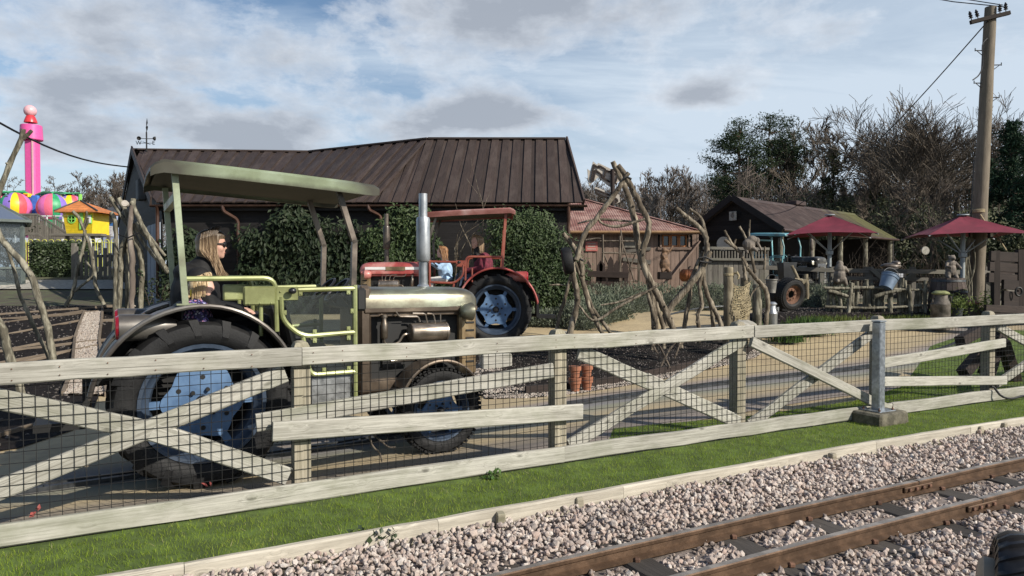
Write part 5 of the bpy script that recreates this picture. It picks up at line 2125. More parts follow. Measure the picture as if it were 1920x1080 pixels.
def child_one():
 M = wm(GT) @ Matrix.Translation((-.05, 0, -.045))
 hc, k = Vector((.085, -.36, 1.565)), .098
 b = MB()
 R = head(b, hc, k, yaw=-.35, pitch=.15)
 limb(b, [(.06, -.36, 1.50), (.04, -.36, 1.42)], [.04, .045])
 b.ell((.02, -.36, 1.28), (.09, .12, .15))
 for s in (-1, 1):
  limb(b, [(.03, -.36 + s * .11, 1.38), (.06, -.36 + s * .16, 1.24), (.20, -.36 + s * .12, 1.20)], [.035, .032, .024])
  limb(b, [(.05, -.36 + s * .07, 1.17), (.30, -.36 + s * .08, 1.17), (.36, -.36 + s * .08, .95)], [.06, .045, .035])
 hand(b, (.22, -.46, 1.20), (1, 0, -.1), (0, 0, 1), .11, 1)
 hand(b, (.22, -.26, 1.20), (1, 0, -.1), (0, 0, 1), .11, -1)
 body = fused('person', b, .0105, SKIN_KID, M, label='small child with fair hair in a bun and navy flowered jacket on the green tractor', cat='person')
 eyes(body, hc, R, k, M)
 c = MB()
 c.ell((.02, -.36, 1.31), (.135, .165, .17))
 c.ell((.02, -.36, 1.42), (.11, .125, .075))
 for s in (-1, 1):
  limb(c, [(.03, -.36 + s * .12, 1.40), (.06, -.36 + s * .18, 1.27), (.20, -.36 + s * .14, 1.21)], [.062, .058, .045])
 fused('jacket', c, .011, FLORAL, M, body, 4)
 tr = MB()
 for s in (-1, 1):
  limb(tr, [(.05, -.36 + s * .07, 1.17), (.30, -.36 + s * .08, 1.17), (.36, -.36 + s * .08, .97)], [.075, .06, .05])
 fused('trousers', tr, .013, TROUSERS, M, body, 3)
 cap = MB()
 cap.ell(hc + Vector((-.022, 0.012, .028)), (.096, .084, .086), 18, 12)
 cap.ell(hc + Vector((-.045, 0.02, -.03)), (.064, .074, .07), 14, 10)
 cap.ell(hc + Vector((-.125, -.015, -.045)), (.034, .032, .030), 12, 8)
 cap.ell(hc + Vector((-.095, -.015, -.03)), (.022, .02, .02), 12, 8)

 def f(u, t, j):
  a = 2 * PI * u
  st = hc + Vector((-.01 + .02 * j[0], .01, .118))
  d = Vector((math.cos(a) * .095 - .02, math.sin(a) * .088, -.02 - .06 * (1 - abs(math.cos(a / 2)))))
  e = hc + d * (.98 if math.cos(a) < .35 else .62) + Vector((0, 0, -.015 if math.cos(a) < .35 else .055))
  p = st.lerp(e, t) + Vector((0, 0, .052 * math.sin(PI * t))) + (d * .28 * math.sin(PI * t))
  return p + Vector((j[1] - .5, j[2] - .5, j[0] - .5)) * .018 * t
 hair_obj(body, M, cap, strands(120, f, .0045, 8, 5), HAIR_BLONDE)
 mb = MB().tube([hc + Vector((-.098, -.015 + .026 * math.cos(a), -.03 + .026 * math.sin(a))) for a in [2 * PI * q / 12 for q in range(13)]], .008, 6)
 obj('hair_band', mb, RIDEYELLOW, body, M=M)


def woman_two():
 M = wm(RT)
 hc, k = Vector((.36, .02, 1.885)), .128
 b = MB()
 R = head(b, hc, k, yaw=.62)
 limb(b, [(.33, .02, 1.79), (.29, .02, 1.68)], [.058, .065])
 b.ell((.24, .02, 1.48), (.14, .20, .23))
 b.ell((.20, .02, 1.28), (.17, .20, .16))
 for s in (-1, 1):
  limb(b, [(.24, .02 + s * .20, 1.61), (.28, .02 + s * .27, 1.40), (.52, .06 + s * .17, 1.36)], [.058, .048, .032])
  limb(b, [(.24, .02 + s * .11, 1.22), (.66, .02 + s * .14, 1.24), (.78, .02 + s * .14, .88)], [.09, .07, .05])
 hand(b, (.54, .22, 1.355), (1, -.1, -.1), (0, .3, 1), .16, -1)
 hand(b, (.54, -.10, 1.355), (1, .1, -.1), (0, -.3, 1), .16, 1)
 body = fused('person', b, .012, SKIN, M, label='woman with light brown hair in maroon top sitting on the red tractor', cat='person')
 eyes(body, hc, R, k, M)
 c = MB()
 c.ell((.23, .02, 1.46), (.185, .245, .25))
 c.ell((.21, .02, 1.28), (.21, .25, .16))
 for s in (-1, 1):
  limb(c, [(.24, .02 + s * .20, 1.60), (.28, .02 + s * .28, 1.39), (.52, .06 + s * .17, 1.36)], [.082, .072, .05])
 fused('jumper', c, .014, MAROON, M, body, 4)
 c = MB()
 limb(c, [(.33, .02, 1.76), (.30, .02, 1.67)], [.085, .10])
 c.ell((.36, .06, 1.60), (.07, .11, .11))
 fused('scarf', c, .013, COAT, M, body, 3)
 tr = MB()
 for s in (-1, 1):
  limb(tr, [(.24, .02 + s * .11, 1.22), (.66, .02 + s * .14, 1.24), (.78, .02 + s * .14, .90)], [.11, .09, .07])
 fused('trousers', tr, .015, DENIM_DARK, M, body, 3)
 Rz = Matrix.Rotation(.62, 3, 'Z')
 cap = MB()
 cap.ell(hc + Rz @ Vector((-.034, 0, .034)), (.116, .106, .110), 18, 12)
 cap.ell(hc + Rz @ Vector((-.055, 0, -.05)), (.085, .106, .13), 18, 12)

 def f(u, t, j):
  s = -1 if j[0] < .5 else 1
  a = u
  root = hc + Rz @ Vector((.05 - .12 * a, s * .02, .14 - .03 * a))
  mid = hc + Rz @ Vector((.03 - .12 * a, s * (.112 + .01 * j[1]), .01))
  end = hc + Rz @ Vector((.02 - .10 * a, s * (.115 + .03 * j[2]), -.16 - .04 * j[1]))
  if t < .5:
   q = t / .5
   return root.lerp(mid, q) + Rz @ Vector((0, s * .035 * math.sin(PI * q), .01))
  return mid.lerp(end, (t - .5) / .5)
 hair_obj(body, M, cap, strands(110, f, .009, 8, 9), HAIR_BROWNBLONDE)


DENIM_DARK = plain('blue_denim', (.04, .06, .11), .85, 0, var=.25, scale=25)


def child_two():
 M = wm(RT)
 hc, k = Vector((1.01, .12, 1.70)), .108
 b = MB()
 R = head(b, hc, k, yaw=.25)
 limb(b, [(.98, .12, 1.62), (.96, .12, 1.54)], [.042, .05])
 b.ell((.94, .12, 1.38), (.10, .13, .18))
 for s in (-1, 1):
  limb(b, [(.95, .12 + s * .12, 1.49), (1.05, .12 + s * .15, 1.42), (1.20, .12 + s * .10, 1.50)], [.038, .034, .026])
  limb(b, [(.94, .12 + s * .07, 1.20), (1.18, .12 + s * .08, 1.18), (1.22, .12 + s * .08, .92)], [.065, .05, .04])
 hand(b, (1.20, .22, 1.50), (1, 0, .1), (0, 0, 1), .12, -1)
 hand(b, (1.20, .02, 1.50), (1, 0, .1), (0, 0, 1), .12, 1)
 body = fused('person', b, .0115, SKIN_KID, M, label='girl with auburn hair in light blue denim jacket at the wheel of the red tractor', cat='person')
 eyes(body, hc, R, k, M)
 c = MB()
 c.ell((.94, .12, 1.36), (.14, .17, .20))
 c.ell((.95, .12, 1.49), (.10, .13, .075))
 c.ell((.94, .12, 1.22), (.15, .17, .08))
 for s in (-1, 1):
  limb(c, [(.95, .12 + s * .12, 1.48), (1.05, .12 + s * .16, 1.42), (1.19, .12 + s * .10, 1.50)], [.062, .055, .044])
 fused('denim_jacket', c, .012, DENIM, M, body, 3)
 c = MB()
 for s in (-1, 1):
  limb(c, [(.94, .12 + s * .08, 1.20), (1.18, .12 + s * .09, 1.18), (1.22, .12 + s * .09, .95)], [.085, .065, .05])
 fused('skirt', c, .014, PALECLOTH, M, body, 3)
 c = MB()
 c.ell(hc + Vector((-.028, 0, .030)), (.102, .094, .096), 16, 12)
 c.ell(hc + Vector((-.06, 0, -.05)), (.068, .088, .10), 16, 12)

 def f(u, t, j):
  s = -1 if j[0] < .5 else 1
  root = hc + Vector((.05 - .12 * u, s * .015, .125 - .03 * u))
  mid = hc + Vector((.0 - .09 * u, s * (.098 + .01 * j[1]), .0))
  end = hc + Vector((-.03 - .10 * u, s * (.09 + .03 * j[2]), -.15 - .05 * j[1]))
  if t < .5:
   return root.lerp(mid, t / .5) + Vector((0, s * .03 * math.sin(PI * t / .5), .008))
  return mid.lerp(end, (t - .5) / .5)
 hair_obj(body, M, c, strands(90, f, .008, 8, 11), HAIR_AUBURN)


woman_one()
child_one()
woman_two()
child_two()

# ------------------------------------------------------------------ the long dark timber building
def text_mesh(s, size, depth=.004):
 cu = bpy.data.curves.new('t', 'FONT')
 cu.body = s
 cu.size = size
 cu.extrude = depth
 cu.align_x = 'CENTER'
 cu.align_y = 'CENTER'
 o = bpy.data.objects.new('t', cu)
 C.objects.link(o)
 me = bpy.data.meshes.new_from_object(o.evaluated_get(bpy.context.evaluated_depsgraph_get()))
 bpy.data.objects.remove(o)
 bpy.data.curves.remove(cu)
 return me


def text(name, s, size, mat, parent, M, depth=.004):
 me = text_mesh(s, size, depth)
 me.materials.clear()
 me.materials.append(mat)
 return inst(name, me, parent, M)


def slab_board(name, quad, nrm, th, mat, parent, jitter=0.0):
 """board from four corners (bottom a, bottom b, top b, top a) thickened along nrm; grain from bottom to top"""
 q = [Vector(p) for p in quad]
 x = ((q[2] + q[3]) - (q[0] + q[1]))
 M = frame(q[0], x, nrm)
 inv = M.inverted()
 mb = MB().slab([inv @ p for p in q], (0, 0, th))
 return obj(name, mb, mat, parent, M=M, smooth=0)


def downpipe(parent, pts, r=.045):
 return obj('downpipe', MB().tube(bend(pts, .1), r, 8), PIPE, parent)


def timber_building():
 EZ = P(700, 381, 18).z

 def eave(px):
  return Vector(((px - 960) / F * 18, 18, EZ))
 R = [P(250, 284, 22), P(580, 288, 22.3), P(803, 264, 20.1), P(1060, 264, 20.1)]
 RP = [250, 580, 803, 1060]

 def ridge(px):
  k = 0
  while k < 2 and RP[k + 1] < px:
   k += 1
  f = (px - RP[k]) / (RP[k + 1] - RP[k])
  # straight in the world: find the point of the segment seen at px
  a, b = R[k], R[k + 1]
  u = (px - 960) / F
  den = (b.x - a.x) - u * (b.y - a.y)
  t = (u * a.y - a.x) / den if abs(den) > 1e-6 else f
  return a.lerp(b, t)
 b0 = thing('timber_building', 'long dark brown timber building with boarded roof behind the tractors', 'building', (-4, 19, H(-4, 19)))

 def roof_board(x0, x1, t00, t01, t10, t11, s0, s1, lift, th, nm):
  def S(b, sh, t):
   return eave(b).lerp(ridge(b + sh), t)
  q = [S(x0, s0, t00), S(x1, s1, t10), S(x1, s1, t11), S(x0, s0, t01)]
  n = (q[1] - q[0]).cross(q[3] - q[0])
  if n.length < 1e-6:
   n = (q[1] - q[0]).cross(q[2] - q[0])
  n.normalize()
  if n.z < 0:
   n = -n
  if abs(t01 - t00) < .02 and abs(t11 - t10) < .02:
   return
  slab_board('roof_board', [p + n * lift for p in q], n, th, W_ROOF, b0)
 # left wing
 shl = lambda b: 60 + 43 * (b - 290) / 410

 def clipl(b):
  return max(0, (290 - b) / (shl(b) + 40)) if b < 290 else 0
 x, i = 214.0, 0
 while x < 699:
  w = 10.2 + rnd.uniform(-.5, .5)
  up = i % 2
  a, c = (x - 1.5, x + w + 1.5) if up else (x, x + w)
  c = min(c, 700)
  roof_board(a, c, clipl(a) - (.012 if up else .0) * (a > 290), 1, clipl(c) - (.012 if up else .0) * (c > 290), 1, shl(a), shl(c), .036 if up else 0, .030, 'roof_board')
  x += w
  i += 1
 # right wing
 shr = lambda b: 40 * (1012 - b) / 248

 def lim(b):
  h = (b - 700) / max(1, (103 - shr(b)))
  v = (1092 - b) / max(1e-3, (shr(b) + 32))
  return max(0.0, min(1, h, v if b > 1040 else 1))
 x, i = 701.0, 0
 while x < 1091:
  w = 12.2 + rnd.uniform(-.6, .6)
  up = i % 2
  a, c = (x - 1.6, x + w + 1.6) if up else (x, x + w)
  a, c = max(701, a), min(1091.5, c)
  roof_board(a, c, -.014 if up else 0, lim(a), -.014 if up else 0, lim(c), shr(a), shr(c), .036 if up else 0, .030, 'roof_board')
  x += w
  i += 1
 E0, E2 = eave(290), eave(1092)
 up = Vector((0, 0, .06))
 for a, b in zip(R, R[1:]):
  plank('ridge_board', a + up, b + up, .20, .05, W_ROOF, b0, segs=2)
 plank('barge_board', E0 + Vector((-.05, -.05, .05)), R[0] + Vector((-.05, 0, .06)), .05, .22, W_ROOF, b0, segs=2)
 plank('barge_board', E2 + Vector((.03, 0, .02)), R[3] + Vector((.03, 0, .04)), .05, .20, W_ROOF, b0, segs=2)
 # back slopes
 B0 = R[0] * 2 - E0
 B0.z = EZ
 B1, B2, B3 = R[1] + Vector((.5, 3.5, 0)), R[2] + Vector((0, 3, 0)), R[3] + Vector((0.1, 3, 0))
 for b in (B1, B2, B3):
  b.z = EZ
 obj('back_roof', MB().slab([R[0], R[1], B1, B0], (0, 0, .05)).slab([R[1], R[2], B2, B1], (0, 0, .05)).slab([R[2], R[3], B3, B2], (0, 0, .05)), W_ROOF, b0, smooth=0)
 plank('barge_board', R[0] + Vector((-.08, .05, .0)), B0 + Vector((-.08, 0, 0)), .05, .24, W_BLACK, b0, segs=2)
 # front wall, weatherboards
 yw = 18.32
 x0, x1 = E0.x + .15, E2.x - .28
 z = .2
 while z < EZ - .1:
  a, c = Vector((x0, yw, z + .1)), Vector((x1, yw, z + .1))
  M = frame(a, c - a, (0, -.12, 1))
  L = (c - a).length
  obj('weatherboard', MB().slab([(0, .012, -.10), (L, .012, -.10), (L, .012, .115), (0, .012, .115)], (0, -.022, 0)), W_BLACK, b0, M=M, smooth=0)
  z += .19
 obj('wall_core', MB().box(((x0 + x1) / 2, yw + .12, 1.7), (x1 - x0, .16, 3.1)).slab([(x1, yw + .05, .2), (x1, B3.y - .3, .2), (x1, B3.y - .3, EZ - .05), (x1 - .1, R[3].y, R[3].z - .15), (x1, yw + .05, EZ - .05)], (-.1, 0, 0)), BLACK, b0, smooth=0)
 # fascia and gutter
 plank('fascia', Vector((E0.x, 18.12, EZ - .10)), Vector((E2.x + .05, 18.12, EZ - .10)), .03, .16, W_BLACK, b0, segs=4)
 mb = MB()
 n = 14
 for (r0, r1) in ((.06, .052),):
  vs, fs = [], []
  for X in (E0.x - .1, E2.x + .12):
   for k in range(n + 1):
    a = PI + PI * k / n
    vs.append((X, 18.02 + r0 * math.cos(a), EZ - .04 + r0 * math.sin(a)))
   for k in range(n, -1, -1):
    a = PI + PI * k / n
    vs.append((X, 18.02 + r1 * math.cos(a), EZ - .04 + r1 * math.sin(a)))
  m = 2 * n + 2
  fs = [(k, (k + 1) % m, m + (k + 1) % m, m + k) for k in range(m)]
  mb.add(vs, fs)
 obj('gutter', mb, GUTTER, b0)
 for pts in ([(417, 386, 18.0), (419, 396, 18.0), (446, 412, 18.2), (448, 540, 18.2)], [(690, 384, 18.0), (692, 394, 18.0), (714, 404, 18.2), (716, 540, 18.2)],
    [(1066, 380, 18.0), (1066, 420, 18.1), (1066, 600, 18.1)], [(294, 386, 18.0), (295, 400, 18.1), (296, 560, 18.1)]):
  downpipe(b0, [P(*p) for p in pts])
 # left gable: boards across the triangle and the wall below
 g0 = Vector((E0.x + .1, E0.y + .25, 0))
 g1 = Vector((B0.x + .1, B0.y - .25, 0))
 gl = (g1 - g0).length
 gd = (g1 - g0) / gl
 gn = Vector((-gd.y, gd.x, 0))
 if gn.y > 0:
  gn = -gn
 mid = gl / 2
 rz = R[0].z - .12
 z = .3
 while z < rz - .15:
  zt = min(z + .20, rz - .05)

  def ext(zz):
   if zz <= EZ - .1:
    return 0, gl
   k = (zz - (EZ - .1)) / (rz - EZ + .1)
   return mid * k, gl - mid * k
  a0, a1 = ext(z)
  c0, c1 = ext(zt)
  M = frame(g0, gd, (0, 0, 1))
  yy = (M.inverted().to_3x3() @ gn).y
  obj('gable_board', MB().slab([(a0, 0, z), (a1, 0, z), (c1, 0, zt), (c0, 0, zt)], (0, .024 * (1 if yy > 0 else -1), 0)), W_BLACK, b0, M=M, smooth=0)
  z += .203
 for k in range(7):
  a = g0 + gd * (.05 + k * .30) + gn * .04
  c = a + gd * .285
  slab_board('blue_grey_board', [a + Vector((0, 0, .55)), c + Vector((0, 0, .55)), c + Vector((0, 0, 2.95)), a + Vector((0, 0, 2.95))], gn, .03 + .008 * (k % 2), W_BLUEGREY, b0)
 c = g0 + gd * (mid * .62) + gn * .12
 obj('vent_box', MB().cbox((0, 0, 0), (.46, .22, .60), .03).box((0, -.115, 0), (.34, .02, .46)), plain('dark_box', (.07, .075, .08), .7), b0, M=frame(c + Vector((0, 0, EZ + .62)), gd, (0, 0, 1)))
 return b0


timber_building()

# weather vane
wv = thing('weather_vane', 'black weather vane with wind cups and compass letters on the ridge of the dark building', 'weather vane', P(275, 284, 21.6))
wb = P(275, 284, 21.6)
obj('mast', MB().tube([wb, wb + Vector((0, 0, .58))], .022, 8).tube([wb + Vector((0, 0, .58)), wb + Vector((.02, 0, .75))], .012, 6), BLACK, wv)
obj('letter_arm', MB().tube([wb + Vector((-.24, 0, .25)), wb + Vector((.20, 0, .25))], .008, 6).tube([wb + Vector((0, -.22, .25)), wb + Vector((0, .22, .25))], .008, 6), BLACK, wv)
fz0 = Matrix.Rotation(PI / 2, 4, 'X')
text('letter', 'W', .17, BLACK, wv, Matrix.Translation(wb + Vector((-.235, -.01, .25))) @ fz0)
text('letter', 'E', .17, BLACK, wv, Matrix.Translation(wb + Vector((.215, -.01, .25))) @ fz0)
for (dx, dz, ry) in [(-.24, .40, 0), (.25, .39, 0)]:
 obj('cup_arm', MB().tube([wb + Vector((0, 0, .38)), wb + Vector((dx * .8, .02, dz))], .010, 6), BLACK, wv)
 mb = MB().lathe([(.001, -.07), (.04, -.058), (.06, -.02), (.062, 0), (.05, 0), (.03, -.03), (.001, -.045)], 14, Matrix.Translation(wb + Vector((dx, .02, dz))) @ Matrix.Rotation(PI / 2, 4, 'X') @ Matrix.Rotation(.5 if dx < 0 else 2.4, 4, 'Y'))
 obj('wind_cup', mb, BLACK, wv)
mb = MB()
zz = wb + Vector((0, 0, .62))
vs = [(-.02, 0), (.02, 0), (.035, .12), (.0, .14), (.03, .22), (.01, .24), (.02, .34)]
mb.prism([(0, 0), (.03, .02), (.05, .12), (.015, .16), (.04, .24), (.02, .38), (-.005, .24), (.0, .15), (-.02, .1)], -.005, .005, Matrix.Translation(zz) @ fz0)
obj('arrow', mb, BLACK, wv)


# ------------------------------------------------------------------ foliage on the building
def leaf_cloud(name, root, boxes, n, size, mat, seed, droop=.8, aspect=2.2, face=(0, -1, 0), stem_mat=None):
 """leaves through lumpy volumes: each lump (centre, radii)"""
 r = np.random.RandomState(seed)
 vol = np.array([b[1][0] * b[1][2] for b in boxes])
 pick = r.choice(len(boxes), n, p=vol / vol.sum())
 d = r.normal(size=(n, 3))
 d /= np.linalg.norm(d, axis=1, keepdims=True)
 d[:, 1] = np.where(d[:, 1] > .3, -d[:, 1], d[:, 1])
 rad = r.uniform(.55, 1.08, size=(n, 1))
 cc = np.array([b[0] for b in boxes])[pick]
 rr = np.array([b[1] for b in boxes])[pick]
 pos = cc + d * rad * rr
 V, Q = leaf_mesh(pos, size, nrm=d * .9 + np.array(face) * .5 + np.array([0, 0, .25]), jitter=.45, droop=droop, aspect=aspect, seed=seed)
 return fast_mesh(name, V, Q, mat, root)


def clumps(px0, px1, py0, py1, Y, dep, n, rr, seed):
 r = random.Random(seed)
 out = []
 for i in range(n):
  c = P(r.uniform(px0, px1), r.uniform(py0, py1), Y + r.uniform(-dep, dep) * .5)
  k = r.uniform(.7, 1.35)
  out.append((tuple(c), (rr * k, rr * .7 * k, rr * k * 1.1)))
 return out


def climber(label, name, regions, Y, n, size, mat, seed, droop, stems=10):
 base = P((regions[0][0] + regions[0][1]) / 2, regions[0][3], Y)
 base.z = H(base.x, base.y)
 t = thing(name, label, 'climbing plant', base)
 bx = []
 for i, (a, b, c, d, k, rr) in enumerate(regions):
  bx += clumps(a, b, c, d, Y, .3, k, rr, seed + i)
 leaf_cloud('foliage', t, bx, n, size, mat, seed, droop)
 S = []
 r = random.Random(seed)
 for i in range(stems):
  c = Vector(r.choice(bx)[0])
  p = Vector((base.x + (c.x - base.x) * .7 + r.uniform(-.3, .3), Y + .15, base.z))
  for k in range(6):
   q = p.lerp(c, (k + 1) / 6) + Vector((r.uniform(-.05, .05), r.uniform(-.02, .02), 0))
   S.append([*p, *q, .018 - .002 * k, .016 - .002 * k])
   p = q
 V, Q = segs_mesh(S, 5)
 fast_mesh('stem', V, Q, B_TREE, t)
 return t


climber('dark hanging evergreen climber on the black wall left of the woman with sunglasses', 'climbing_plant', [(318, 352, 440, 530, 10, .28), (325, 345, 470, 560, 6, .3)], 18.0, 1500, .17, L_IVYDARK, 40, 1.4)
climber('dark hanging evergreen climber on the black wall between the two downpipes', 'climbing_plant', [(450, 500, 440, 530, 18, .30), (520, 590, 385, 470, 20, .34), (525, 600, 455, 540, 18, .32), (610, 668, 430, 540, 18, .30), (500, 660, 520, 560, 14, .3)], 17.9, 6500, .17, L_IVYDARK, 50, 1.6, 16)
climber('glossy sunlit evergreen climber behind the tall silver exhaust', 'climbing_plant', [(690, 740, 425, 520, 22, .30), (715, 800, 402, 480, 24, .30), (730, 815, 440, 530, 22, .30), (690, 840, 520, 560, 12, .3)], 17.8, 8200, .12, L_IVY, 60, .8, 14)
climber('big dense ivy covered corner of the dark building at its right end', 'ivy_bush', [(930, 1010, 418, 500, 26, .36), (950, 1075, 412, 500, 30, .38), (935, 1075, 500, 590, 34, .40), (1010, 1080, 440, 585, 22, .36)], 17.0, 21000, .085, L_IVY, 70, 1.0, 10)

# dormant shrub twigs behind the red tractor, and a shrub by the stick bundle
def twig_shrub(name, label, px, py, Y, h, n, mat, seed, lean=.35, r0=.012, leaves=None, cat='shrub'):
 c = P(px, py, Y)
 c.z = H(c.x, c.y)
 t = thing(name, label, cat, c)
 r = random.Random(seed)
 S = []

 def grow(p, d, L, rad, lev):
  m = 3
  for k in range(m):
   q = p + d * L / m
   S.append([*p, *q, rad, rad * .8])
   rad *= .8
   p = q
   d = (d + Vector((r.gauss(0, .16), r.gauss(0, .16), r.gauss(0, .10)))).normalized()
   if lev > 0 and r.random() < .8:
    grow(p, (d + Vector((r.gauss(0, .55), r.gauss(0, .55), r.gauss(.1, .3)))).normalized(), L * r.uniform(.45, .7), rad * .75, lev - 1)
 for i in range(n):
  grow(c + Vector((r.gauss(0, .08), r.gauss(0, .08), -.02)), Vector((r.gauss(0, lean), r.gauss(0, lean), 1)).normalized(), h * r.uniform(.6, 1), r0 * r.uniform(.7, 1.3), 2)
 V, Q = segs_mesh(S, 4)
 fast_mesh('twigs', V, Q, mat, t)
 if leaves:
  pos = np.array([s[3:6] for s in S])
  pos = np.repeat(pos, 2, axis=0) + np.random.RandomState(seed).normal(size=(len(pos) * 2, 3)) * .03
  V, Q = leaf_mesh(pos, .10, droop=.2, seed=seed)
  fast_mesh('foliage', V, Q, leaves, t)
 return t


twig_shrub('bare_shrub', 'bare knobbly shrub against the black wall between girl and woman on the red tractor', 850, 560, 17.2, 2.1, 2, B_STICK, 3, .1, .030)
twig_shrub('bare_shrub', 'second bare knobbly shrub against the black wall behind the woman in maroon', 892, 560, 17.4, 2.2, 2, B_STICK, 5, .1, .026)
twig_shrub('potted_shrub', 'small leafy shrub by the blue grey boards left of the woman in black', 288, 520, 17.6, .8, 7, B_TREE, 8, .35, .012, L_HEDGE)


# ------------------------------------------------------------------ the reddish shed behind the branch frames
def corr_sheet(name, pts, n, amp, mat, parent, M):
 """pts(k, n) -> (bottom, top) in local space; corrugated along the other way"""
 vs, fs = [], []
 for k in range(n + 1):
  b, t, up = pts(k)
  o = up * (amp * math.cos(k * PI / 2))
  vs += [b + o, t + o]
 for k in range(n):
  fs.append((2 * k, 2 * k + 2, 2 * k + 3, 2 * k + 1))
 return obj(name, MB().add(vs, fs), mat, parent, M=M, smooth=80)


def red_shed():
 Yw = 25.0
 s = thing('red_roof_shed', 'grey brown boarded shed with red corrugated roof behind the branch frames', 'shed', (4.2, Yw, H(4, Yw)))
 er = P(1312, 433, Yw - .35)
 el = Vector((-1.5, Yw - .35, er.z))
 ap = P(1094, 374, 29.5)
 rl = Vector((-2.5, 29.5, ap.z))
 up = Vector((0, -.35, .94))
 I4 = Matrix.Identity(4)
 step = .022

 def top(x):
  # roof plane height along y, cut by the hip from er to ap
  f = 1.0
  if x > ap.x:
   f = max(0.0, (er.x - x) / (er.x - ap.x))
  return Vector((x, er.y + (ap.y - er.y) * f, er.z + (ap.z - er.z) * f))
 x = el.x
 W = step * 4 * 10
 while x < er.x - .02:
  n = int(min(W, er.x - x) / step)
  x0 = x
  corr_sheet('roof_sheet', lambda k, x0=x0: (Vector((x0 + k * step, er.y, er.z)), top(x0 + k * step), up), n, .010, CORRUG_RED, s, I4)
  x += W
 plank('hip_cap', er + Vector((0, 0, .03)), ap + Vector((0, 0, .03)), .14, .02, CORRUG_RED, s, segs=2)
 obj('hip_end_roof', MB().slab([er, ap, Vector((er.x - .2, 33.5, er.z))], (0, 0, .02)), CORRUG_RED, s, smooth=0)
 plank('fascia', el + Vector((0, .04, -.07)), er + Vector((.08, .04, -.07)), .03, .10, W_SHED, s, segs=3)
 obj('gutter', MB().tube([el + Vector((0, -.06, -.04)), er + Vector((.1, -.06, -.04))], .05, 8), plain('ochre_gutter', (.26, .15, .07), .6), s)
 # wall of upright boards with a window opening
 wl, wr = P(1312, 480, Yw).x - .04, None
 win = [P(1238, 437, Yw), P(1291, 466, Yw)]
 x = -1.2
 zb, zt = H(4, Yw) - .1, er.z - .08
 i = 0
 while x < wl - .02:
  w = min(.145 + rnd.uniform(-.015, .015), wl - x)
  pr = .028 if i % 2 else .018
  spans = [(zb, zt)]
  if x + w > win[0].x and x < win[1].x:
   spans = [(zb, win[1].z), (win[0].z, zt)]
  for (a, c) in spans:
   slab_board('wall_board', [Vector((x, Yw, a)), Vector((x + w - .008, Yw, a)), Vector((x + w - .008, Yw, c)), Vector((x, Yw, c))], (0, -1, 0), pr, W_SHED, s)
  x += w
  i += 1
 obj('wall_core', MB().box(((wl - 1.2) / 2, Yw + .10, (zb + zt) / 2), (wl + 1.2, .08, zt - zb)).box((wl - .05, Yw + 3.5, (zb + zt) / 2), (.10, 7, zt - zb)), BLACK, s, smooth=0)
 cx, cz = (win[0].x + win[1].x) / 2, (win[0].z + win[1].z) / 2
 w, h = win[1].x - win[0].x, win[0].z - win[1].z
 f = obj('window', MB().box((cx, Yw + .05, cz), (w, .02, h)), WINGLASS, s)
 for (a, b, c, d) in ((-.5, .5, .5, .5), (-.5, -.5, .5, -.5)):
  plank('window_surround', Vector((cx + a * w - .1, Yw - .05, cz + b * h)), Vector((cx + c * w + .1, Yw - .05, cz + d * h)), .06, .10, W_SHED, f)
 for sx in (-.5, .5):
  plank('window_surround', Vector((cx + sx * w, Yw - .05, cz - h / 2 + .05)), Vector((cx + sx * w, Yw - .05, cz + h / 2 - .05)), .06, .10, W_SHED, f, up=(0, 1, 0))
 for k in range(3):
  x0 = cx - w / 2 + .06 + k * (w - .12) / 3
  x1 = x0 + (w - .12) / 3
  for xx in (x0 + .03, x1 - .03):
   plank('window_frame', Vector((xx, Yw - .02, cz - h / 2 + .04)), Vector((xx, Yw - .02, cz + h / 2 - .04)), .04, .055, ORANGEFRAME, f, up=(1, 0, 0))
  for zz in (cz - h / 2 + .08, cz + h / 2 - .08):
   plank('window_frame', Vector((x0 + .06, Yw - .022, zz)), Vector((x1 - .06, Yw - .022, zz)), .04, .055, ORANGEFRAME, f)
 p = [P(1312, 452, Yw - .08), P(1256, 523, Yw - .08)]
 plank('leaning_plank', p[0], p[1], .05, .17, W_SHED, s, up=(0, -1, 0.01))
 # signs on the wall
 sg = P(1109, 462, Yw - .06)
 b = obj('notice_board', MB().cbox((0, 0, 0), (.42, .03, .34), .006), SIGNRED, M=Matrix.Translation(sg), label='small faded red notice board on the wall of the red roofed shed', cat='sign')
 for k in range(3):
  obj('text_line', MB().box((0, -.018, .09 - k * .09), (.30 - .05 * (k == 1), .004, .025)), W_SIGN, b, M=Matrix.Translation(sg))
 sg = P(1183, 455, Yw - .06)
 obj('wall_panel', MB().cbox((0, 0, 0), (.46, .03, .36), .006), W_GREYFENCE, s, M=Matrix.Translation(sg))
 plank('ledger', P(1168, 472, Yw - .06), P(1220, 466, Yw - .06), .04, .12, W_GREYFENCE, s)
 plank('ledger', P(1168, 486, Yw - .06), P(1220, 492, Yw - .06), .04, .14, W_GREYFENCE, s)
 return s


red_shed()


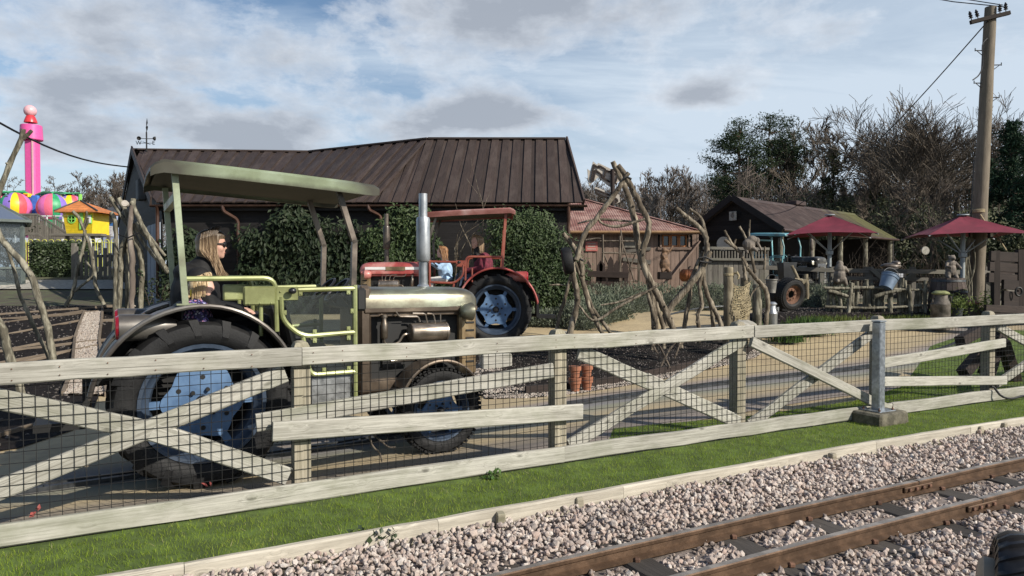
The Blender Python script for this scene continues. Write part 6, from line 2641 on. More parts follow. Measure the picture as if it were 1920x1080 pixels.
# ------------------------------------------------------------------ the open barn on the right
def barn():
 ap, rend = P(1380, 372, 27), P(1600, 399, 34.4)
 rend.z = ap.z
 d = (rend - ap).normalized()
 g = Vector((d.y, -d.x, 0))
 L = (rend - ap).length
 hw = 1.85
 ez = P(1465, 427, ap.y + g.y * hw).z
 M = frame(Vector((ap.x, ap.y, 0)), d, (0, 0, 1))          # local x along the ridge, +y away to the left
 b = thing('open_barn', 'black boarded barn with old corrugated roof and open side at the right', 'barn', (ap.x, ap.y, H(ap.x, ap.y)))
 rz, fl = ap.z, H(ap.x, ap.y)
 ov = .3
 # roof sheets, both sides
 step = .030
 for sgn in (-1, 1):
  x = -ov
  W = step * 4 * 10
  upv = Vector((0, sgn * .55, .83))
  while x < L - .02:
   n = int(min(W, L + .1 - x) / step)
   corr_sheet('roof_sheet', lambda k, x0=x, s=sgn: (Vector((x0 + k * step, s * (hw + .12), ez - .06)), Vector((x0 + k * step, 0, rz)), upv), n, .020, BARNROOF, b, M)
   x += W
 obj('ridge_cap', MB().prism([(-.16, -.10), (0, .03), (.16, -.10), (.14, -.13), (0, -.01), (-.14, -.13)], -ov, L + .1, Matrix.Translation((0, 0, rz + .03)) @ Matrix(((0, 0, 1, 0), (1, 0, 0, 0), (0, 1, 0, 0), (0, 0, 0, 1)))), BARNROOF, b, M=M)
 wmat = lambda v: M @ Vector(v)
 for sgn in (-1, 1):
  plank('barge_board', wmat((-ov - .03, sgn * (hw + .16), ez - .10)), wmat((-ov - .03, 0, rz + .03)), .04, .24, W_BARN, b)
 obj('gutter', MB().tube([(-ov, -(hw + .18), ez - .10), (L, -(hw + .18), ez - .10)], .05, 8), GUTTER, b, M=M)
 # gable boards down to the porch beam
 z = ez - .35
 while z < rz - .2:
  zt = z + .175
  e = lambda zz: hw * min(1, (rz - .08 - zz) / (rz - ez))
  Mg = frame(wmat((0, 0, 0)), -g, (0, 0, 1))
  obj('gable_board', MB().slab([(-e(z), 0, z), (e(z), 0, z), (e(zt), .01, zt), (-e(zt), .01, zt)], (0, .03, 0)), W_BARN, b, M=Mg, smooth=0)
  z += .178
 # dark back wall, posts, inside
 obj('back_wall', MB().box((L / 2, hw - .1, (fl + ez) / 2), (L, .10, ez - fl)).box((L - .1, 0, (fl + ez) / 2), (.10, 2 * hw, ez - fl)), W_BLACK, b, M=M, smooth=0)
 obj('floor', MB().box((L / 2, 0, fl - .02), (L + .4, 2 * hw + .3, .1)), W_STEP, b, M=M, smooth=0)
 for x in (.1, 2.6, 5.2, 7.8, L - .2):
  for sy in ((-1, 1) if x < 1 else (-1,)):
   obj('post', MB().tube([(x, sy * (hw - .12), fl), (x, sy * (hw - .12), ez + .02)], [.11, .10], 10, True, .05), B_STICKG, b, M=M)
 plank('beam', wmat((.1, -(hw - .12), ez - .06)), wmat((L, -(hw - .12), ez - .06)), .12, .16, W_BARN, b)
 # the lower boarded front with a round sign
 for k in range(6):
  z = fl + .1 + k * .25
  p0, p1 = wmat((-.02, hw - .1, z)), wmat((-.02, .75, z))
  plank('front_board', p0, p1, .03, .24, W_BARN, b)
 c = P(1357, 457, ap.y + .2)
 obj('round_sign', MB().lathe([(.001, .02), (.26, .02), (.27, 0), (.001, 0)], 20, frame(c, (1, 0, 0), -g)), W_SIGN, b)
 c = P(1374, 405, ap.y - .15)
 obj('wall_plaque', MB().cbox((0, 0, 0), (.30, .04, .34), .01), KERBSTONE, b, M=frame(c, d * 0 + g, (0, 0, 1)))
 mb = MB().ell((0, -.03, .02), (.06, .02, .09), 10, 8).ell((.02, -.03, .11), (.04, .02, .04), 8, 6)
 obj('plaque_carving', mb, CARVED, b, M=frame(c, g, (0, 0, 1)))
 # roof vent
 obj('roof_box', MB().cbox((5.2, .15, rz + .16), (.9, .5, .18), .02), BARNROOF, b, M=M)
 # small things inside
 for (x, y, z, s) in [(1.5, .9, fl + .5, (.7, .5, .9)), (3.4, .8, fl + .4, (.8, .6, .8)), (6.2, .7, fl + .6, (.6, .6, 1.2))]:
  obj('stored_box', MB().cbox((x, y, z), s, .03), W_CRATE, b, M=M)
 return b


barn()

# ------------------------------------------------------------------ trees
def branch_segs(seed, Ht, r0, levels, spread=.5, up=.25, first=.25, kids=(5, 8), ratio=.62, wob=.10, seg=5, trunk_wob=.04, droop=0.0, cap=9000):
 r = random.Random(seed)
 S, tips = [], []
 stack = [(Vector((0, 0, -.1)), Vector((r.gauss(0, .04), r.gauss(0, .04), 1)).normalized(), Ht, r0, 0)]
 while stack and len(S) < cap:
  p, d, L, rad, lev = stack.pop(0)
  n = seg + (4 if lev == 0 else 0)
  last = lev >= levels
  nk = r.randint(*kids) if not last else 0
  if lev == 0:
   nk = int(nk * 1.6)
  spots = sorted(r.uniform(first if lev == 0 else .18, .98) for _ in range(nk))
  rr = rad
  k0 = 0
  for k in range(n):
   r1 = rad * (1 - (k + 1) / n * (.80 if not last else .7))
   q = p + d * (L / n)
   S.append([*p, *q, rr, r1])
   while k0 < len(spots) and spots[k0] < (k + 1) / n:
    f = spots[k0] * n - k
    b = p.lerp(q, f)
    az = r.uniform(0, 2 * PI)
    o = d.orthogonal().normalized()
    o = (o * math.cos(az) + d.cross(o) * math.sin(az)).normalized()
    a = spread * r.uniform(.7, 1.35)
    nd = (d * math.cos(a) + o * math.sin(a) + Vector((0, 0, up - droop * lev))).normalized()
    l = L * ratio * (1 - .45 * spots[k0]) * r.uniform(.75, 1.2)
    stack.append((b, nd, l, max(.0006, (rr * (1 - f) + r1 * f) * .44), lev + 1))
    k0 += 1
   p, rr = q, r1
   w = trunk_wob if lev == 0 else wob
   d = (d + Vector((r.gauss(0, w), r.gauss(0, w), r.gauss(0, w) + (up * .12 if lev else 0)))).normalized()
  if last or lev >= levels - 1:
   tips.append(tuple(p))
 return np.array(S), np.array(tips)


TREE_CACHE = {}


def tree_root(name, label, x, y, group, cat='tree'):
 return thing(name, label, cat, (x, y, H(x, y)), 0, group)


def place_segs(S, loc, rot, scale, minr=0.0):
 S = S.copy()
 c, s = math.cos(rot), math.sin(rot)
 R = np.array([[c, -s, 0], [s, c, 0], [0, 0, 1]])
 S[:, 0:3] = S[:, 0:3] @ R.T * scale + loc
 S[:, 3:6] = S[:, 3:6] @ R.T * scale + loc
 S[:, 6:8] = np.maximum(S[:, 6:8] * scale, minr)
 return S


def bare_tree(label, px, pytop, Y, kind, seed, bark_m, group, name='bare_tree', thick=1.0, minpx=.42, wide=1.0):
 """leafless tree: trunk and a crown of fine branches"""
 x = (px - 960) / F * Y
 h0 = H(x, Y)
 Ht = EYE + (512 - pytop) * Y / F - h0
 spec = {'broad': dict(Ht=.46, r0=.024, levels=4, spread=.56, up=.13, first=.10, kids=(6, 8), ratio=.84, seg=5, cap=26000),
   'round': dict(Ht=.66, r0=.018, levels=4, spread=.52, up=.14, first=.22, kids=(5, 7), ratio=.64, seg=4, cap=20000),
   'slim': dict(Ht=.92, r0=.012, levels=3, spread=.50, up=.22, first=.22, kids=(8, 11), ratio=.36, seg=4, cap=9000),
   'larch': dict(Ht=.97, r0=.012, levels=2, spread=1.25, up=-.02, first=.12, kids=(18, 22), ratio=.24, seg=4, cap=6000)}[kind]
 key = (kind, seed, bark_m.name)
 t = tree_root(name, label, x, Y, group)
 if key not in TREE_CACHE:
  S, tips = branch_segs(seed, **spec)
  S[:, 0:6] /= S[:, [2, 5]].max()
  S[:, 6:8] /= spec['Ht'] * 1.3
  S[:, [0, 1, 3, 4]] *= wide
  S[:, 6:8] = np.maximum(S[:, 6:8], minpx * .5 * Y / F / Ht)
  nt = {'broad': 9, 'round': 8, 'slim': 8, 'larch': 8}[kind]
  out = []
  for nm, SS, n in (('trunk', S[:nt], 8), ('crown', S[nt:], 3)):
   V, Q = segs_mesh(SS, n)
   o = fast_mesh(nm, V, Q, bark_m, t, smooth=(n == 8))
   # unit-size mesh about the tree's foot
   me = o.data
   me.transform(wm(t))
   out.append((nm, me))
   bpy.data.objects.remove(o)
  TREE_CACHE[key] = out
 M = wm(t) @ Matrix.Rotation(seed * 1.7 + px, 4, 'Z') @ Matrix.Scale(Ht, 4)
 for nm, me in TREE_CACHE[key]:
  inst(nm, me, t, M)
 return t


def conifer(label, px, pytop, Y, seed, mat, group, wid=.30, kind='spruce', n=5200, base=.04, name='conifer_tree', size=.30):
 x = (px - 960) / F * Y
 h0 = H(x, Y)
 Ht = EYE + (512 - pytop) * Y / F - h0
 r = np.random.RandomState(seed)
 t = tree_root(name, label, x, Y, group)
 rd = random.Random(seed)
 S = [[x, Y, h0 - .1, x + rd.gauss(0, .1), Y, h0 + Ht * .97, Ht * .018, .03]]
 pos = []
 if kind == 'spruce':
  nb = 120
  for i in range(nb):
   f = base + (1 - base) * (i / nb) ** .9
   L = Ht * wid * (1 - f) ** .8 * r.uniform(.65, 1.2) + .15
   a = r.uniform(0, 2 * PI)
   p0 = np.array([x, Y, h0 + Ht * f])
   dirn = np.array([math.cos(a), math.sin(a), r.uniform(-.15, .25) + .5 * (f > .8)])
   m = max(8, int(n / nb * (1.6 - f)))
   tt = r.uniform(.1, 1, m) ** .8
   pp = p0 + dirn * (L * tt)[:, None] + r.normal(size=(m, 3)) * np.array([.16, .16, .12]) * (.4 + L * .3)
   pp[:, 2] -= (tt ** 2) * L * .22
   pos.append(pp)
   e = p0 + dirn * L * .9
   S.append([*p0, *e, .03, .008])
 else:                                        # scots pine: bare stem, flat clumps high up
  stems = [(rd.gauss(0, .5), rd.gauss(0, .3)) for _ in range(1)]
  for i in range(46):
   f = .42 + .58 * (i / 46)
   L = Ht * wid * (math.sin(PI * (1 - (f - .36) / .75)) * .8 + .25) * r.uniform(.5, 1.15)
   a = r.uniform(0, 2 * PI)
   p0 = np.array([x, Y, h0 + Ht * f * .96])
   e = p0 + np.array([math.cos(a) * L, math.sin(a) * L, L * r.uniform(.05, .45)])
   S.append([*p0, *(p0 * .5 + e * .5 + np.array([0, 0, -.1])), .07, .045])
   S.append([*(p0 * .5 + e * .5 + np.array([0, 0, -.1])), *e, .045, .02])
   for k in range(3):
    c = p0 + (e - p0) * r.uniform(.55, 1.05) + r.normal(size=3) * .35
    m = n // 138
    q = r.normal(size=(m, 3)) * np.array([.52, .52, .17]) * (Ht / 16)
    pos.append(c + q)
  for i in range(14):
   f = r.uniform(.15, .45)
   a = r.uniform(0, 2 * PI)
   p0 = np.array([x, Y, h0 + Ht * f])
   e = p0 + np.array([math.cos(a), math.sin(a), .1]) * r.uniform(.5, 1.6)
   S.append([*p0, *e, .03, .012])
 pos = np.concatenate(pos)
 V, Q = segs_mesh(S, 6)
 fast_mesh('trunk', V, Q, B_PINE, t, smooth=True)
 V, Q = leaf_mesh(pos, size, nrm=np.array([0, 0, .6]), jitter=1, droop=.15, aspect=3.6, seed=seed)
 fast_mesh('crown', V, Q, mat, t)
 return t


def bush(label, px, pytop, Y, wpx, seed, mat, group, n=4200, name='evergreen_bush', size=.30, lumps=26, twigs=0):
 x = (px - 960) / F * Y
 h0 = H(x, Y)
 Ht = EYE + (512 - pytop) * Y / F - h0
 w = wpx / F * Y / 2
 r = np.random.RandomState(seed)
 t = tree_root(name, label, x, Y, group, 'bush')
 bx = []
 for i in range(lumps):
  f = r.uniform(.08, .92)
  k = (1 - .65 * max(0, f - .35)) * r.uniform(.2, .85)
  a = r.uniform(0, 2 * PI)
  rr = w * r.uniform(.24, .42)
  bx.append(((x + math.cos(a) * w * k, Y + math.sin(a) * w * .7 * k, h0 + Ht * f * .92), (rr, rr * .9, min(rr * 1.2, Ht * .22))))
 leaf_cloud('foliage', t, bx, n, size, mat, seed, .4, 2.4)
 S = []
 for b in bx[:16]:
  p = np.array([x, Y, h0])
  c = np.array(b[0])
  for k in range(4):
   q = np.array([x, Y, h0]) + (c - np.array([x, Y, h0])) * (k + 1) / 4 + r.normal(size=3) * .12
   S.append([*p, *q, .07 - .012 * k, .058 - .012 * k])
   p = q
 V, Q = segs_mesh(S, 5)
 fast_mesh('trunk', V, Q, B_TREE, t)
 return t


GR, GC, GL = 'bare trees behind the barn and parasols', 'bare trees behind the red roofed shed', 'bare trees beyond the fairground ride'
bare_tree('broad domed leafless tree, the largest, left of the telegraph pole', 1705, 176, 52, 'broad', 3, B_TREE, GR, minpx=.8, wide=1.15)
bare_tree('leafless tree half hidden by the telegraph pole', 1800, 186, 58, 'broad', 3, B_TREE, GR, minpx=.8, wide=1.15)
bare_tree('rounded leafless tree between the pines and the broad domed tree', 1535, 222, 66, 'round', 5, B_TREE, GR, minpx=1.0)
bare_tree('tall leafless tree just right of the dark pines', 1490, 226, 70, 'round', 6, B_TREE, GR, minpx=1.0)
bare_tree('lower leafless tree in front of the dark evergreens behind the barn ridge', 1600, 262, 60, 'round', 7, B_TREE, GR, minpx=.75)
bare_tree('low spreading leafless tree above the left parasol', 1640, 300, 44, 'round', 12, B_TWIG, GR, minpx=.8)
bare_tree('low spreading leafless tree between the two parasols', 1740, 310, 40, 'round', 5, B_TWIG, GR, minpx=.8)
bare_tree('low leafless tree behind the right parasol', 1850, 330, 42, 'round', 7, B_TWIG, GR, minpx=.8)
for (px, pt, Y, k, sd, lb) in [(1105, 322, 82, 'round', 6, 'leafless tree showing left of the weathered arrow sign'), (1150, 345, 90, 'slim', 21, 'thin leafless tree behind the weathered arrow sign'),
       (1205, 318, 84, 'slim', 22, 'slim leafless tree just right of the tall branch frame'), (1242, 308, 80, 'round', 5, 'leafless tree with a rounded head above the shed roof'),
       (1275, 322, 88, 'slim', 21, 'slim leafless tree above the middle of the shed roof'), (1312, 300, 84, 'round', 7, 'leafless tree above the right end of the shed roof'),
       (1345, 318, 90, 'slim', 22, 'slim leafless tree left of the dark pines'), (1180, 335, 95, 'slim', 23, 'faint slim leafless tree seen through the branch frame')]:
 bare_tree(lb, px, pt, Y, k, sd, B_FAR, GC, minpx=.75)
for (px, pt, Y, sd, lb) in [(1222, 345, 70, 22, 'first pale birch stems above the shed roof, left of the others'), (1252, 350, 72, 23, 'pale birch stems above the middle of the shed roof'), (1290, 352, 70, 21, 'pale birch stems nearest the barn')]:
 bare_tree(lb, px, pt, Y, 'slim', sd, B_BIRCH, 'pale birches above the shed roof', name='birch_tree', minpx=1.2)
GP_ = 'dark pines behind the barn'
conifer('dark pine with a flat spreading crown, leftmost of the pines', 1385, 232, 66, 41, L_PINE, GP_, .17, 'pine', 11000, name='pine_tree')
conifer('tallest dark pine above the barn gable', 1440, 222, 68, 42, L_PINE, GP_, .17, 'pine', 11000, name='pine_tree')
conifer('dark pine leaning over the barn ridge, right of the tallest', 1485, 262, 70, 43, L_PINE, GP_, .15, 'pine', 7500, name='pine_tree')
conifer('thin sparse pine low on the left edge of the pine group', 1358, 300, 72, 44, L_PINE, GP_, .13, 'pine', 2600, name='pine_tree')
GK = 'dark conifers at the right edge'
conifer('dark blue green conifer right of the telegraph pole', 1893, 233, 40, 51, L_CON, GK, .26, n=8500, size=.30)
conifer('dark conifer cut by the right edge of the picture', 1935, 255, 38, 52, L_CON, GK, .28, n=6500, size=.30)
conifer('lower dark conifer close behind the telegraph pole', 1850, 300, 44, 53, L_CON, GK, .30, n=4500)
conifer('olive conifer among the bare branches left of the broad domed tree', 1560, 280, 58, 54, L_SHRUB, 'olive evergreens among the bare trees', .28, n=4500, size=.36)
conifer('olive conifer right of centre in the domed tree', 1745, 260, 60, 55, L_SHRUB, 'olive evergreens among the bare trees', .28, n=4500, size=.36)
conifer('smaller olive conifer behind the left parasol', 1640, 310, 56, 56, L_SHRUB, 'olive evergreens among the bare trees', .34, n=4200, size=.36)
GB = 'dense evergreen bushes under the trees on the right'
for (px, pt, Y, w, sd, lb) in [(1490, 365, 58, 190, 61, 'dark evergreen bush right behind the barn ridge'), (1590, 372, 56, 200, 62, 'dark evergreen bush left of the domed tree trunk'),
       (1700, 378, 50, 210, 63, 'dark evergreen bush under the broad domed tree'), (1790, 372, 48, 200, 64, 'dark evergreen bush behind the telegraph pole'),
       (1890, 365, 44, 200, 65, 'dark evergreen bush above the right parasol'), (1560, 395, 46, 200, 66, 'low dark bush behind the left parasol'),
       (1690, 400, 42, 200, 67, 'low dark bush between the parasols'), (1850, 395, 38, 220, 68, 'low dark bush behind the right parasol')]:
 bush(lb, px, pt, Y, w, sd, L_SHRUB, GB, n=5200, size=.26)
for (px, pt, Y, k, sd, lb) in [(15, 330, 85, 'larch', 31, 'leafless larch at the far left edge'), (48, 338, 90, 'larch', 32, 'leafless larch left of the pink tower'),
       (92, 335, 88, 'larch', 33, 'leafless larch right of the pink tower'), (112, 330, 92, 'larch', 31, 'second leafless larch right of the pink tower'),
       (125, 338, 86, 'larch', 32, 'leafless larch above the beach ball gondolas'), (155, 320, 80, 'round', 6, 'leafless round headed tree above the yellow hut'),
       (185, 335, 86, 'slim', 22, 'slim leafless tree right of the yellow hut roof'), (212, 318, 82, 'round', 5, 'leafless round headed tree by the gable of the dark building'),
       (238, 322, 84, 'round', 7, 'leafless tree half hidden by the gable of the dark building'), (70, 345, 95, 'slim', 21, 'faint leafless tree behind the pink tower'), (30, 350, 97, 'slim', 23, 'faint leafless tree at the far left')]:
 bare_tree(lb, px, pt, Y, k, sd, B_FAR, GL, minpx=.75)
# the far wood closes the view between and behind the trees
def far_wood(name, px0, px1, pytop, Y, n, seed, mat, size, vary=30):
 r = np.random.RandomState(seed)
 px = r.uniform(px0, px1, n)
 top = pytop + vary * np.sin(px * .05 + seed) * .3 + vary * np.sin(px * .017) * .5
 py = top + (470 - top) * r.uniform(0, 1, n) ** 1.1
 Yv = Y + r.uniform(-6, 6, n)
 pos = np.stack([(px - 960) / F * Yv, Yv, EYE + (512 - py) * Yv / F], 1)
 S = []
 for p in pos:
  d = r.normal(size=3) * np.array([.35, .35, .9])
  L = size * r.uniform(.4, 1.2)
  d = d / np.linalg.norm(d) * L
  S.append([*(p - d * .5), *(p + d * .5), .028, .016])
 V, Q = segs_mesh(S, 3)
 fast_mesh(name, V, Q, mat, kind='stuff')


far_wood('far_wood', -200, 330, 372, 100, 9000, 71, B_FAR, 2.6)
far_wood('far_wood', 1060, 1400, 352, 100, 9000, 72, B_FAR, 2.6)
far_wood('far_wood', 1380, 2100, 352, 66, 8500, 73, B_FAR, 2.2, 40)

# ------------------------------------------------------------------ planting beds at the left
def gz(px, py):
 return G(px, py)


soil_patch('planting_soil', [G(-260, 880), G(20, 848), G(165, 800), G(200, 700), G(215, 575)], [G(-900, 800), G(-600, 690), G(-360, 620), G(-200, 590), G(-60, 574)], 40, 24, .016, .03, 2800, 41, (.012, .035))
beds = thing('planting_beds', 'rows of timber edged planting beds with dark soil left of the green tractor', 'planting bed', G(80, 650))
for (a, b) in [((-60, 598), (215, 577)), ((-60, 608), (218, 585)), ((-60, 620), (158, 587)), ((-60, 646), (148, 606)), ((-60, 676), (140, 636)), ((-60, 672), (215, 640)), ((-40, 694), (190, 652)),
   ((-40, 706), (128, 664)), ((-40, 836), (118, 792)), ((192, 578), (192, 600)), ((192, 605), (220, 604))]:
 pa, pb = G(*a), G(*b)
 if (pa - pb).length > .2:
  plank('edging_board', pa + Vector((0, 0, .035)), pb + Vector((0, 0, .035)), .04, .085, W_BED, beds, segs=4)
# the gravel path crossing the beds, edged with boards
path_l = [G(118, 745), G(135, 700), G(140, 640), G(150, 610), G(158, 588)]
path_r = [G(200, 745), G(192, 700), G(186, 640), G(190, 610), G(192, 588)]
o = ribbon('gravel_path', path_r, path_l, 30, 6, .045, plain('path_gravel', (.24, .19, .14), .9, var=.25, scale=30, bump=.8, bscale=60))
for L in (path_l, path_r):
 for a, b in zip(L, L[1:]):
  plank('path_edging', a + Vector((0, 0, .04)), b + Vector((0, 0, .04)), .05, .09, W_BED, beds, segs=2)


def scatter_between(A, B, n, seed, off):
 r = np.random.RandomState(seed)
 A_, B_ = poly_np(resample(A, 60)), poly_np(resample(B, 60))
 u, v = r.uniform(0, 58.99, n), r.uniform(.03, .97, n)
 i = u.astype(int)
 f = (u - i)[:, None]
 p2 = (A_[i] * (1 - f) + A_[i + 1] * f) * (1 - v[:, None]) + (B_[i] * (1 - f) + B_[i + 1] * f) * v[:, None]
 z = np.array([H(x, y) for x, y in p2]) + off
 return np.concatenate([p2, z[:, None]], 1)


pp = scatter_between(path_r, path_l, 3200, 9, .05)
stone_mass('path_pebbles', pp, np.random.RandomState(2).uniform(.018, .035, len(pp)), PEBBLE, kind='stuff')

# branches of the frames at the left
def stick(parent, pts, radii, mat=B_STICKG, name='branch', n=9, wob=.10, knots=True):
 pts = [Vector(p) for p in pts]
 L = smooth_curve(pts, max(6, 4 * len(pts)))
 m = len(L)
 if not isinstance(radii, (list, tuple)):
  radii = [radii, radii * .8]
 rr = []
 for i in range(m):
  f = i / (m - 1) * (len(radii) - 1)
  k = min(int(f), len(radii) - 2)
  rr.append((radii[k] * (1 - f + k) + radii[k + 1] * (f - k)) * rnd.uniform(.92, 1.08))
 L = [p + Vector((rnd.gauss(0, .10), rnd.gauss(0, .10), 0)) * rr[i] for i, p in enumerate(L)]
 mb = MB().tube(L, rr, n, True, wob)
 if knots:
  for k in range(max(1, m // 6)):
   i = rnd.randrange(1, m - 1)
   d = Vector((rnd.gauss(0, 1), rnd.gauss(0, 1), rnd.gauss(0, .6))).normalized()
   mb.tube([L[i], L[i] + d * rr[i] * 1.5], [rr[i] * .55, rr[i] * .3], 6)
 return obj(name, mb, mat, parent, smooth=60)


def pxs(Y, *pts):
 return [P(px, py, Y + (d[0] if d else 0)) for px, py, *d in pts]


fr1 = thing('branch_sculpture', 'two bark covered branches leaning out of the beds at the far left', 'branch frame', G(95, 690), group='rustic frames of crooked branches')
fb = G(98, 695)
stick(fr1, pxs(10.6, (-70, 350), (-20, 400), (5, 452), (40, 490), (62, 528), (82, 590), (94, 640), (102, 700)), [.042, .048, .052])
stick(fr1, pxs(10.8, (-8, 428), (14, 468), (25, 500), (37, 550), (60, 605), (88, 662), (100, 695)), [.022, .028, .030])
fr2 = thing('branch_pole', 'lone sawn branch rising in front of the pink tower at the top left', 'branch frame', G(-20, 700), group='rustic frames of crooked branches')
stick(fr2, pxs(10.5, (-90, 700), (-40, 480), (-2, 362), (14, 318), (28, 286), (40, 262), (44, 242)), [.07, .06, .048, .038, .034])
stick(fr2, pxs(10.5, (40, 262), (50, 254), (60, 245)), [.030, .024], knots=False)
fr3 = thing('branch_stump', 'short grey branch stump behind the top rail at the far left', 'branch frame', G(20, 690), group='rustic frames of crooked branches')
stick(fr3, pxs(9.4, (-10, 590), (4, 615), (12, 650), (25, 690), (35, 720), (45, 770)), [.05, .055, .055])
# bundle of sawn trunks
bt = G(248, 566)
bY = 17.2
fr4 = thing('trunk_bundle', 'tied bundle of sawn tree trunks by the corner of the dark building', 'branch frame', bt, group='rustic frames of crooked branches')
for k, pts in enumerate([[(222, 608), (226, 520), (229, 470), (242, 430), (246, 405), (250, 372)], [(238, 608), (240, 500), (236, 455), (240, 425), (225, 400), (207, 370)],
      [(262, 606), (266, 510), (262, 470), (248, 440), (238, 400), (222, 372)], [(246, 608), (248, 500), (244, 440), (243, 420), (248, 385)],
      [(216, 606), (217, 500), (218, 450), (215, 410), (208, 398)], [(316, 512), (292, 472), (276, 440), (262, 415), (247, 378)],
      [(310, 480), (290, 455), (270, 430), (256, 420)], [(312, 510), (296, 490), (280, 470), (262, 444), (250, 420)]]):
 w = .066 if k in (0, 2, 3) else .056 if k < 6 else .036
 stick(fr4, pxs(bY + rnd.uniform(-.15, .15), *pts), [w * .95, w, w * .9], B_STICKG if k != 3 else B_BIRCH, 'trunk')
stick(fr4, pxs(bY, (278, 445), (262, 430), (254, 418)), [.07, .05], knots=False, name='trunk')
obj('sawn_end', MB().tube([P(236, 383, bY - .2), P(234, 381, bY - .30)], [.075, .075], 14), W_SIGN, fr4)
obj('wire_tie', MB().tube([P(223, 440, bY - .25), P(240, 446, bY - .3), P(262, 436, bY - .25)], .018, 6), BLACK, fr4)
# small stick figure
st = G(160, 577)
fr5 = thing('stick_figure', 'thin forked stick figure standing in front of the yellow hut', 'branch frame', st, group='rustic frames of crooked branches')
Y5 = st.y
for pts, w in [([(123, 575), (137, 545), (146, 500), (156, 465), (160, 440), (153, 420), (148, 408), (137, 396)], .048), ([(196, 572), (180, 540), (176, 500), (168, 460), (158, 435)], .050),
   ([(140, 546), (160, 530), (173, 518), (174, 505), (160, 490)], .035), ([(155, 430), (160, 415), (163, 400), (162, 396)], .035), ([(158, 430), (164, 418), (165, 408)], .03)]:
 stick(fr5, pxs(Y5, *pts), [w, w * .8], B_STICKG)

# greenhouse
gb = P(44, 575, 24)
gh = thing('greenhouse', 'grey green framed greenhouse at the left edge behind the beds', 'greenhouse', (gb.x, gb.y, gb.z))
GD = Vector((-.82, -.57, 0)).normalized()           # along its front, leftwards
GB_ = Vector((.57, -.82, 0)).normalized()
c0 = Vector((gb.x, gb.y, gb.z))
ez = P(44, 417, 24).z - gb.z
W_, D_ = 3.2, 2.6
c1, c2, c3 = c0 + GD * W_, c0 + GD * W_ - GB_ * D_, c0 - GB_ * D_
for c in (c0, c1, c2, c3, c0 + GD * 1.05, c0 + GD * 2.1):
 obj('upright', MB().beam(c, c + Vector((0, 0, ez)), .10, .10), GH_FRAME, gh, smooth=0)
for a, b in ((c0, c1), (c1, c2), (c2, c3), (c3, c0)):
 for zz, w in ((.06, .12), (ez * .46, .06), (ez, .14)):
  obj('rail', MB().beam(a + Vector((0, 0, zz)), b + Vector((0, 0, zz)), .09, w), GH_FRAME, gh, smooth=0)
 obj('glass_pane', MB().slab([a + Vector((0, 0, .1)), b + Vector((0, 0, .1)), b + Vector((0, 0, ez - .06)), a + Vector((0, 0, ez - .06))], (a - (c0 + c2) / 2).normalized() * .006), GH_GLASS, gh, smooth=0)
apx = (c0 + c1 + c2 + c3) / 4 + Vector((0, 0, ez + 1.25))
ov = [c + (c - (c0 + c2) / 2).normalized() * .28 + Vector((0, 0, ez + .04)) for c in (c0, c1, c2, c3)]
for a, b in zip(ov, ov[1:] + ov[:1]):
 obj('roof_glass', MB().slab([a, b, apx], (0, 0, .008)), GH_ROOF, gh, smooth=0)
 obj('hip_bar', MB().beam(a, apx, .07, .09), GH_FRAME, gh, smooth=0)
 obj('eave_bar', MB().beam(a, b, .10, .09), GH_FRAME, gh, smooth=0)
for k in range(4):
 obj('shelf', MB().box(c0 + GD * (W_ / 2) - GB_ * 1.2 + Vector((0, 0, .7 + k * .001)), (2.2, .5, .04)), W_STEP, gh) if k == 0 else None
twig_shrub('greenhouse_plant', 'leafy plant standing inside the greenhouse', 22, 560, 25.2, 1.9, 8, B_TREE, 81, .25, .015, L_HEDGE, 'plant')

# clipped hedge box, rail, steps and gate
hc = P(98, 535, 27)
hz = hc.z
hd = thing('clipped_hedge', 'square clipped dark hedge beside the greenhouse', 'hedge', (hc.x, hc.y, hz))
hw_, hh = 76 / F * 27 / 2, 78 / F * 27
r = np.random.RandomState(5)
n = 9000
f = r.randint(0, 3, n)
u, v, w = r.uniform(-1, 1, n), r.uniform(-1, 1, n), r.uniform(.88, 1.03, n)
px_ = np.where(f == 0, u * hw_, np.where(f == 1, np.sign(u) * hw_ * w, u * hw_))
py_ = np.where(f == 0, -.55 * w, np.where(f == 1, v * .55, v * .55))
pz_ = np.where(f == 2, hh * w, (r.uniform(0, 1, n)) * hh)
V, Q = leaf_mesh(np.stack([hc.x + px_, hc.y + .5 + py_, hz + pz_], 1), .13, nrm=np.array([.2, -.9, .5]), jitter=.7, droop=.3, seed=3)
fast_mesh('foliage', V, Q, L_HEDGE, hd)
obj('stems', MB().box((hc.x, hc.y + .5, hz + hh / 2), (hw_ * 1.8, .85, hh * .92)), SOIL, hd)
# picket gate of silver grey boards
gt = thing('picket_gate', 'silver grey picket gate and fence between hedge and trunk bundle', 'gate', P(178, 535, 26))
for k, px in enumerate(range(140, 222, 9)):
 a = P(px + 3.5, 536, 26)
 b = P(px + 3.5, 462 + (6 if k % 2 else 0) + 10 * abs(math.sin(k)), 26)
 plank('picket', a, b, .12, .03, W_GREYFENCE, gt, up=(0, -1, 0), segs=2)
for py in (480, 522):
 plank('gate_rail', P(138, py, 26.05), P(216, py, 26.05), .05, .10, W_GREYFENCE, gt, segs=2)
plank('gate_brace', P(178, 520, 26.04), P(212, 484, 26.04), .05, .10, W_GREYFENCE, gt, segs=2)
for px in (139, 216):
 plank('gate_post', P(px, 540, 26.05), P(px, 456, 26.05), .14, .14, W_GREYFENCE, gt, up=(0, -1, 0), segs=2)
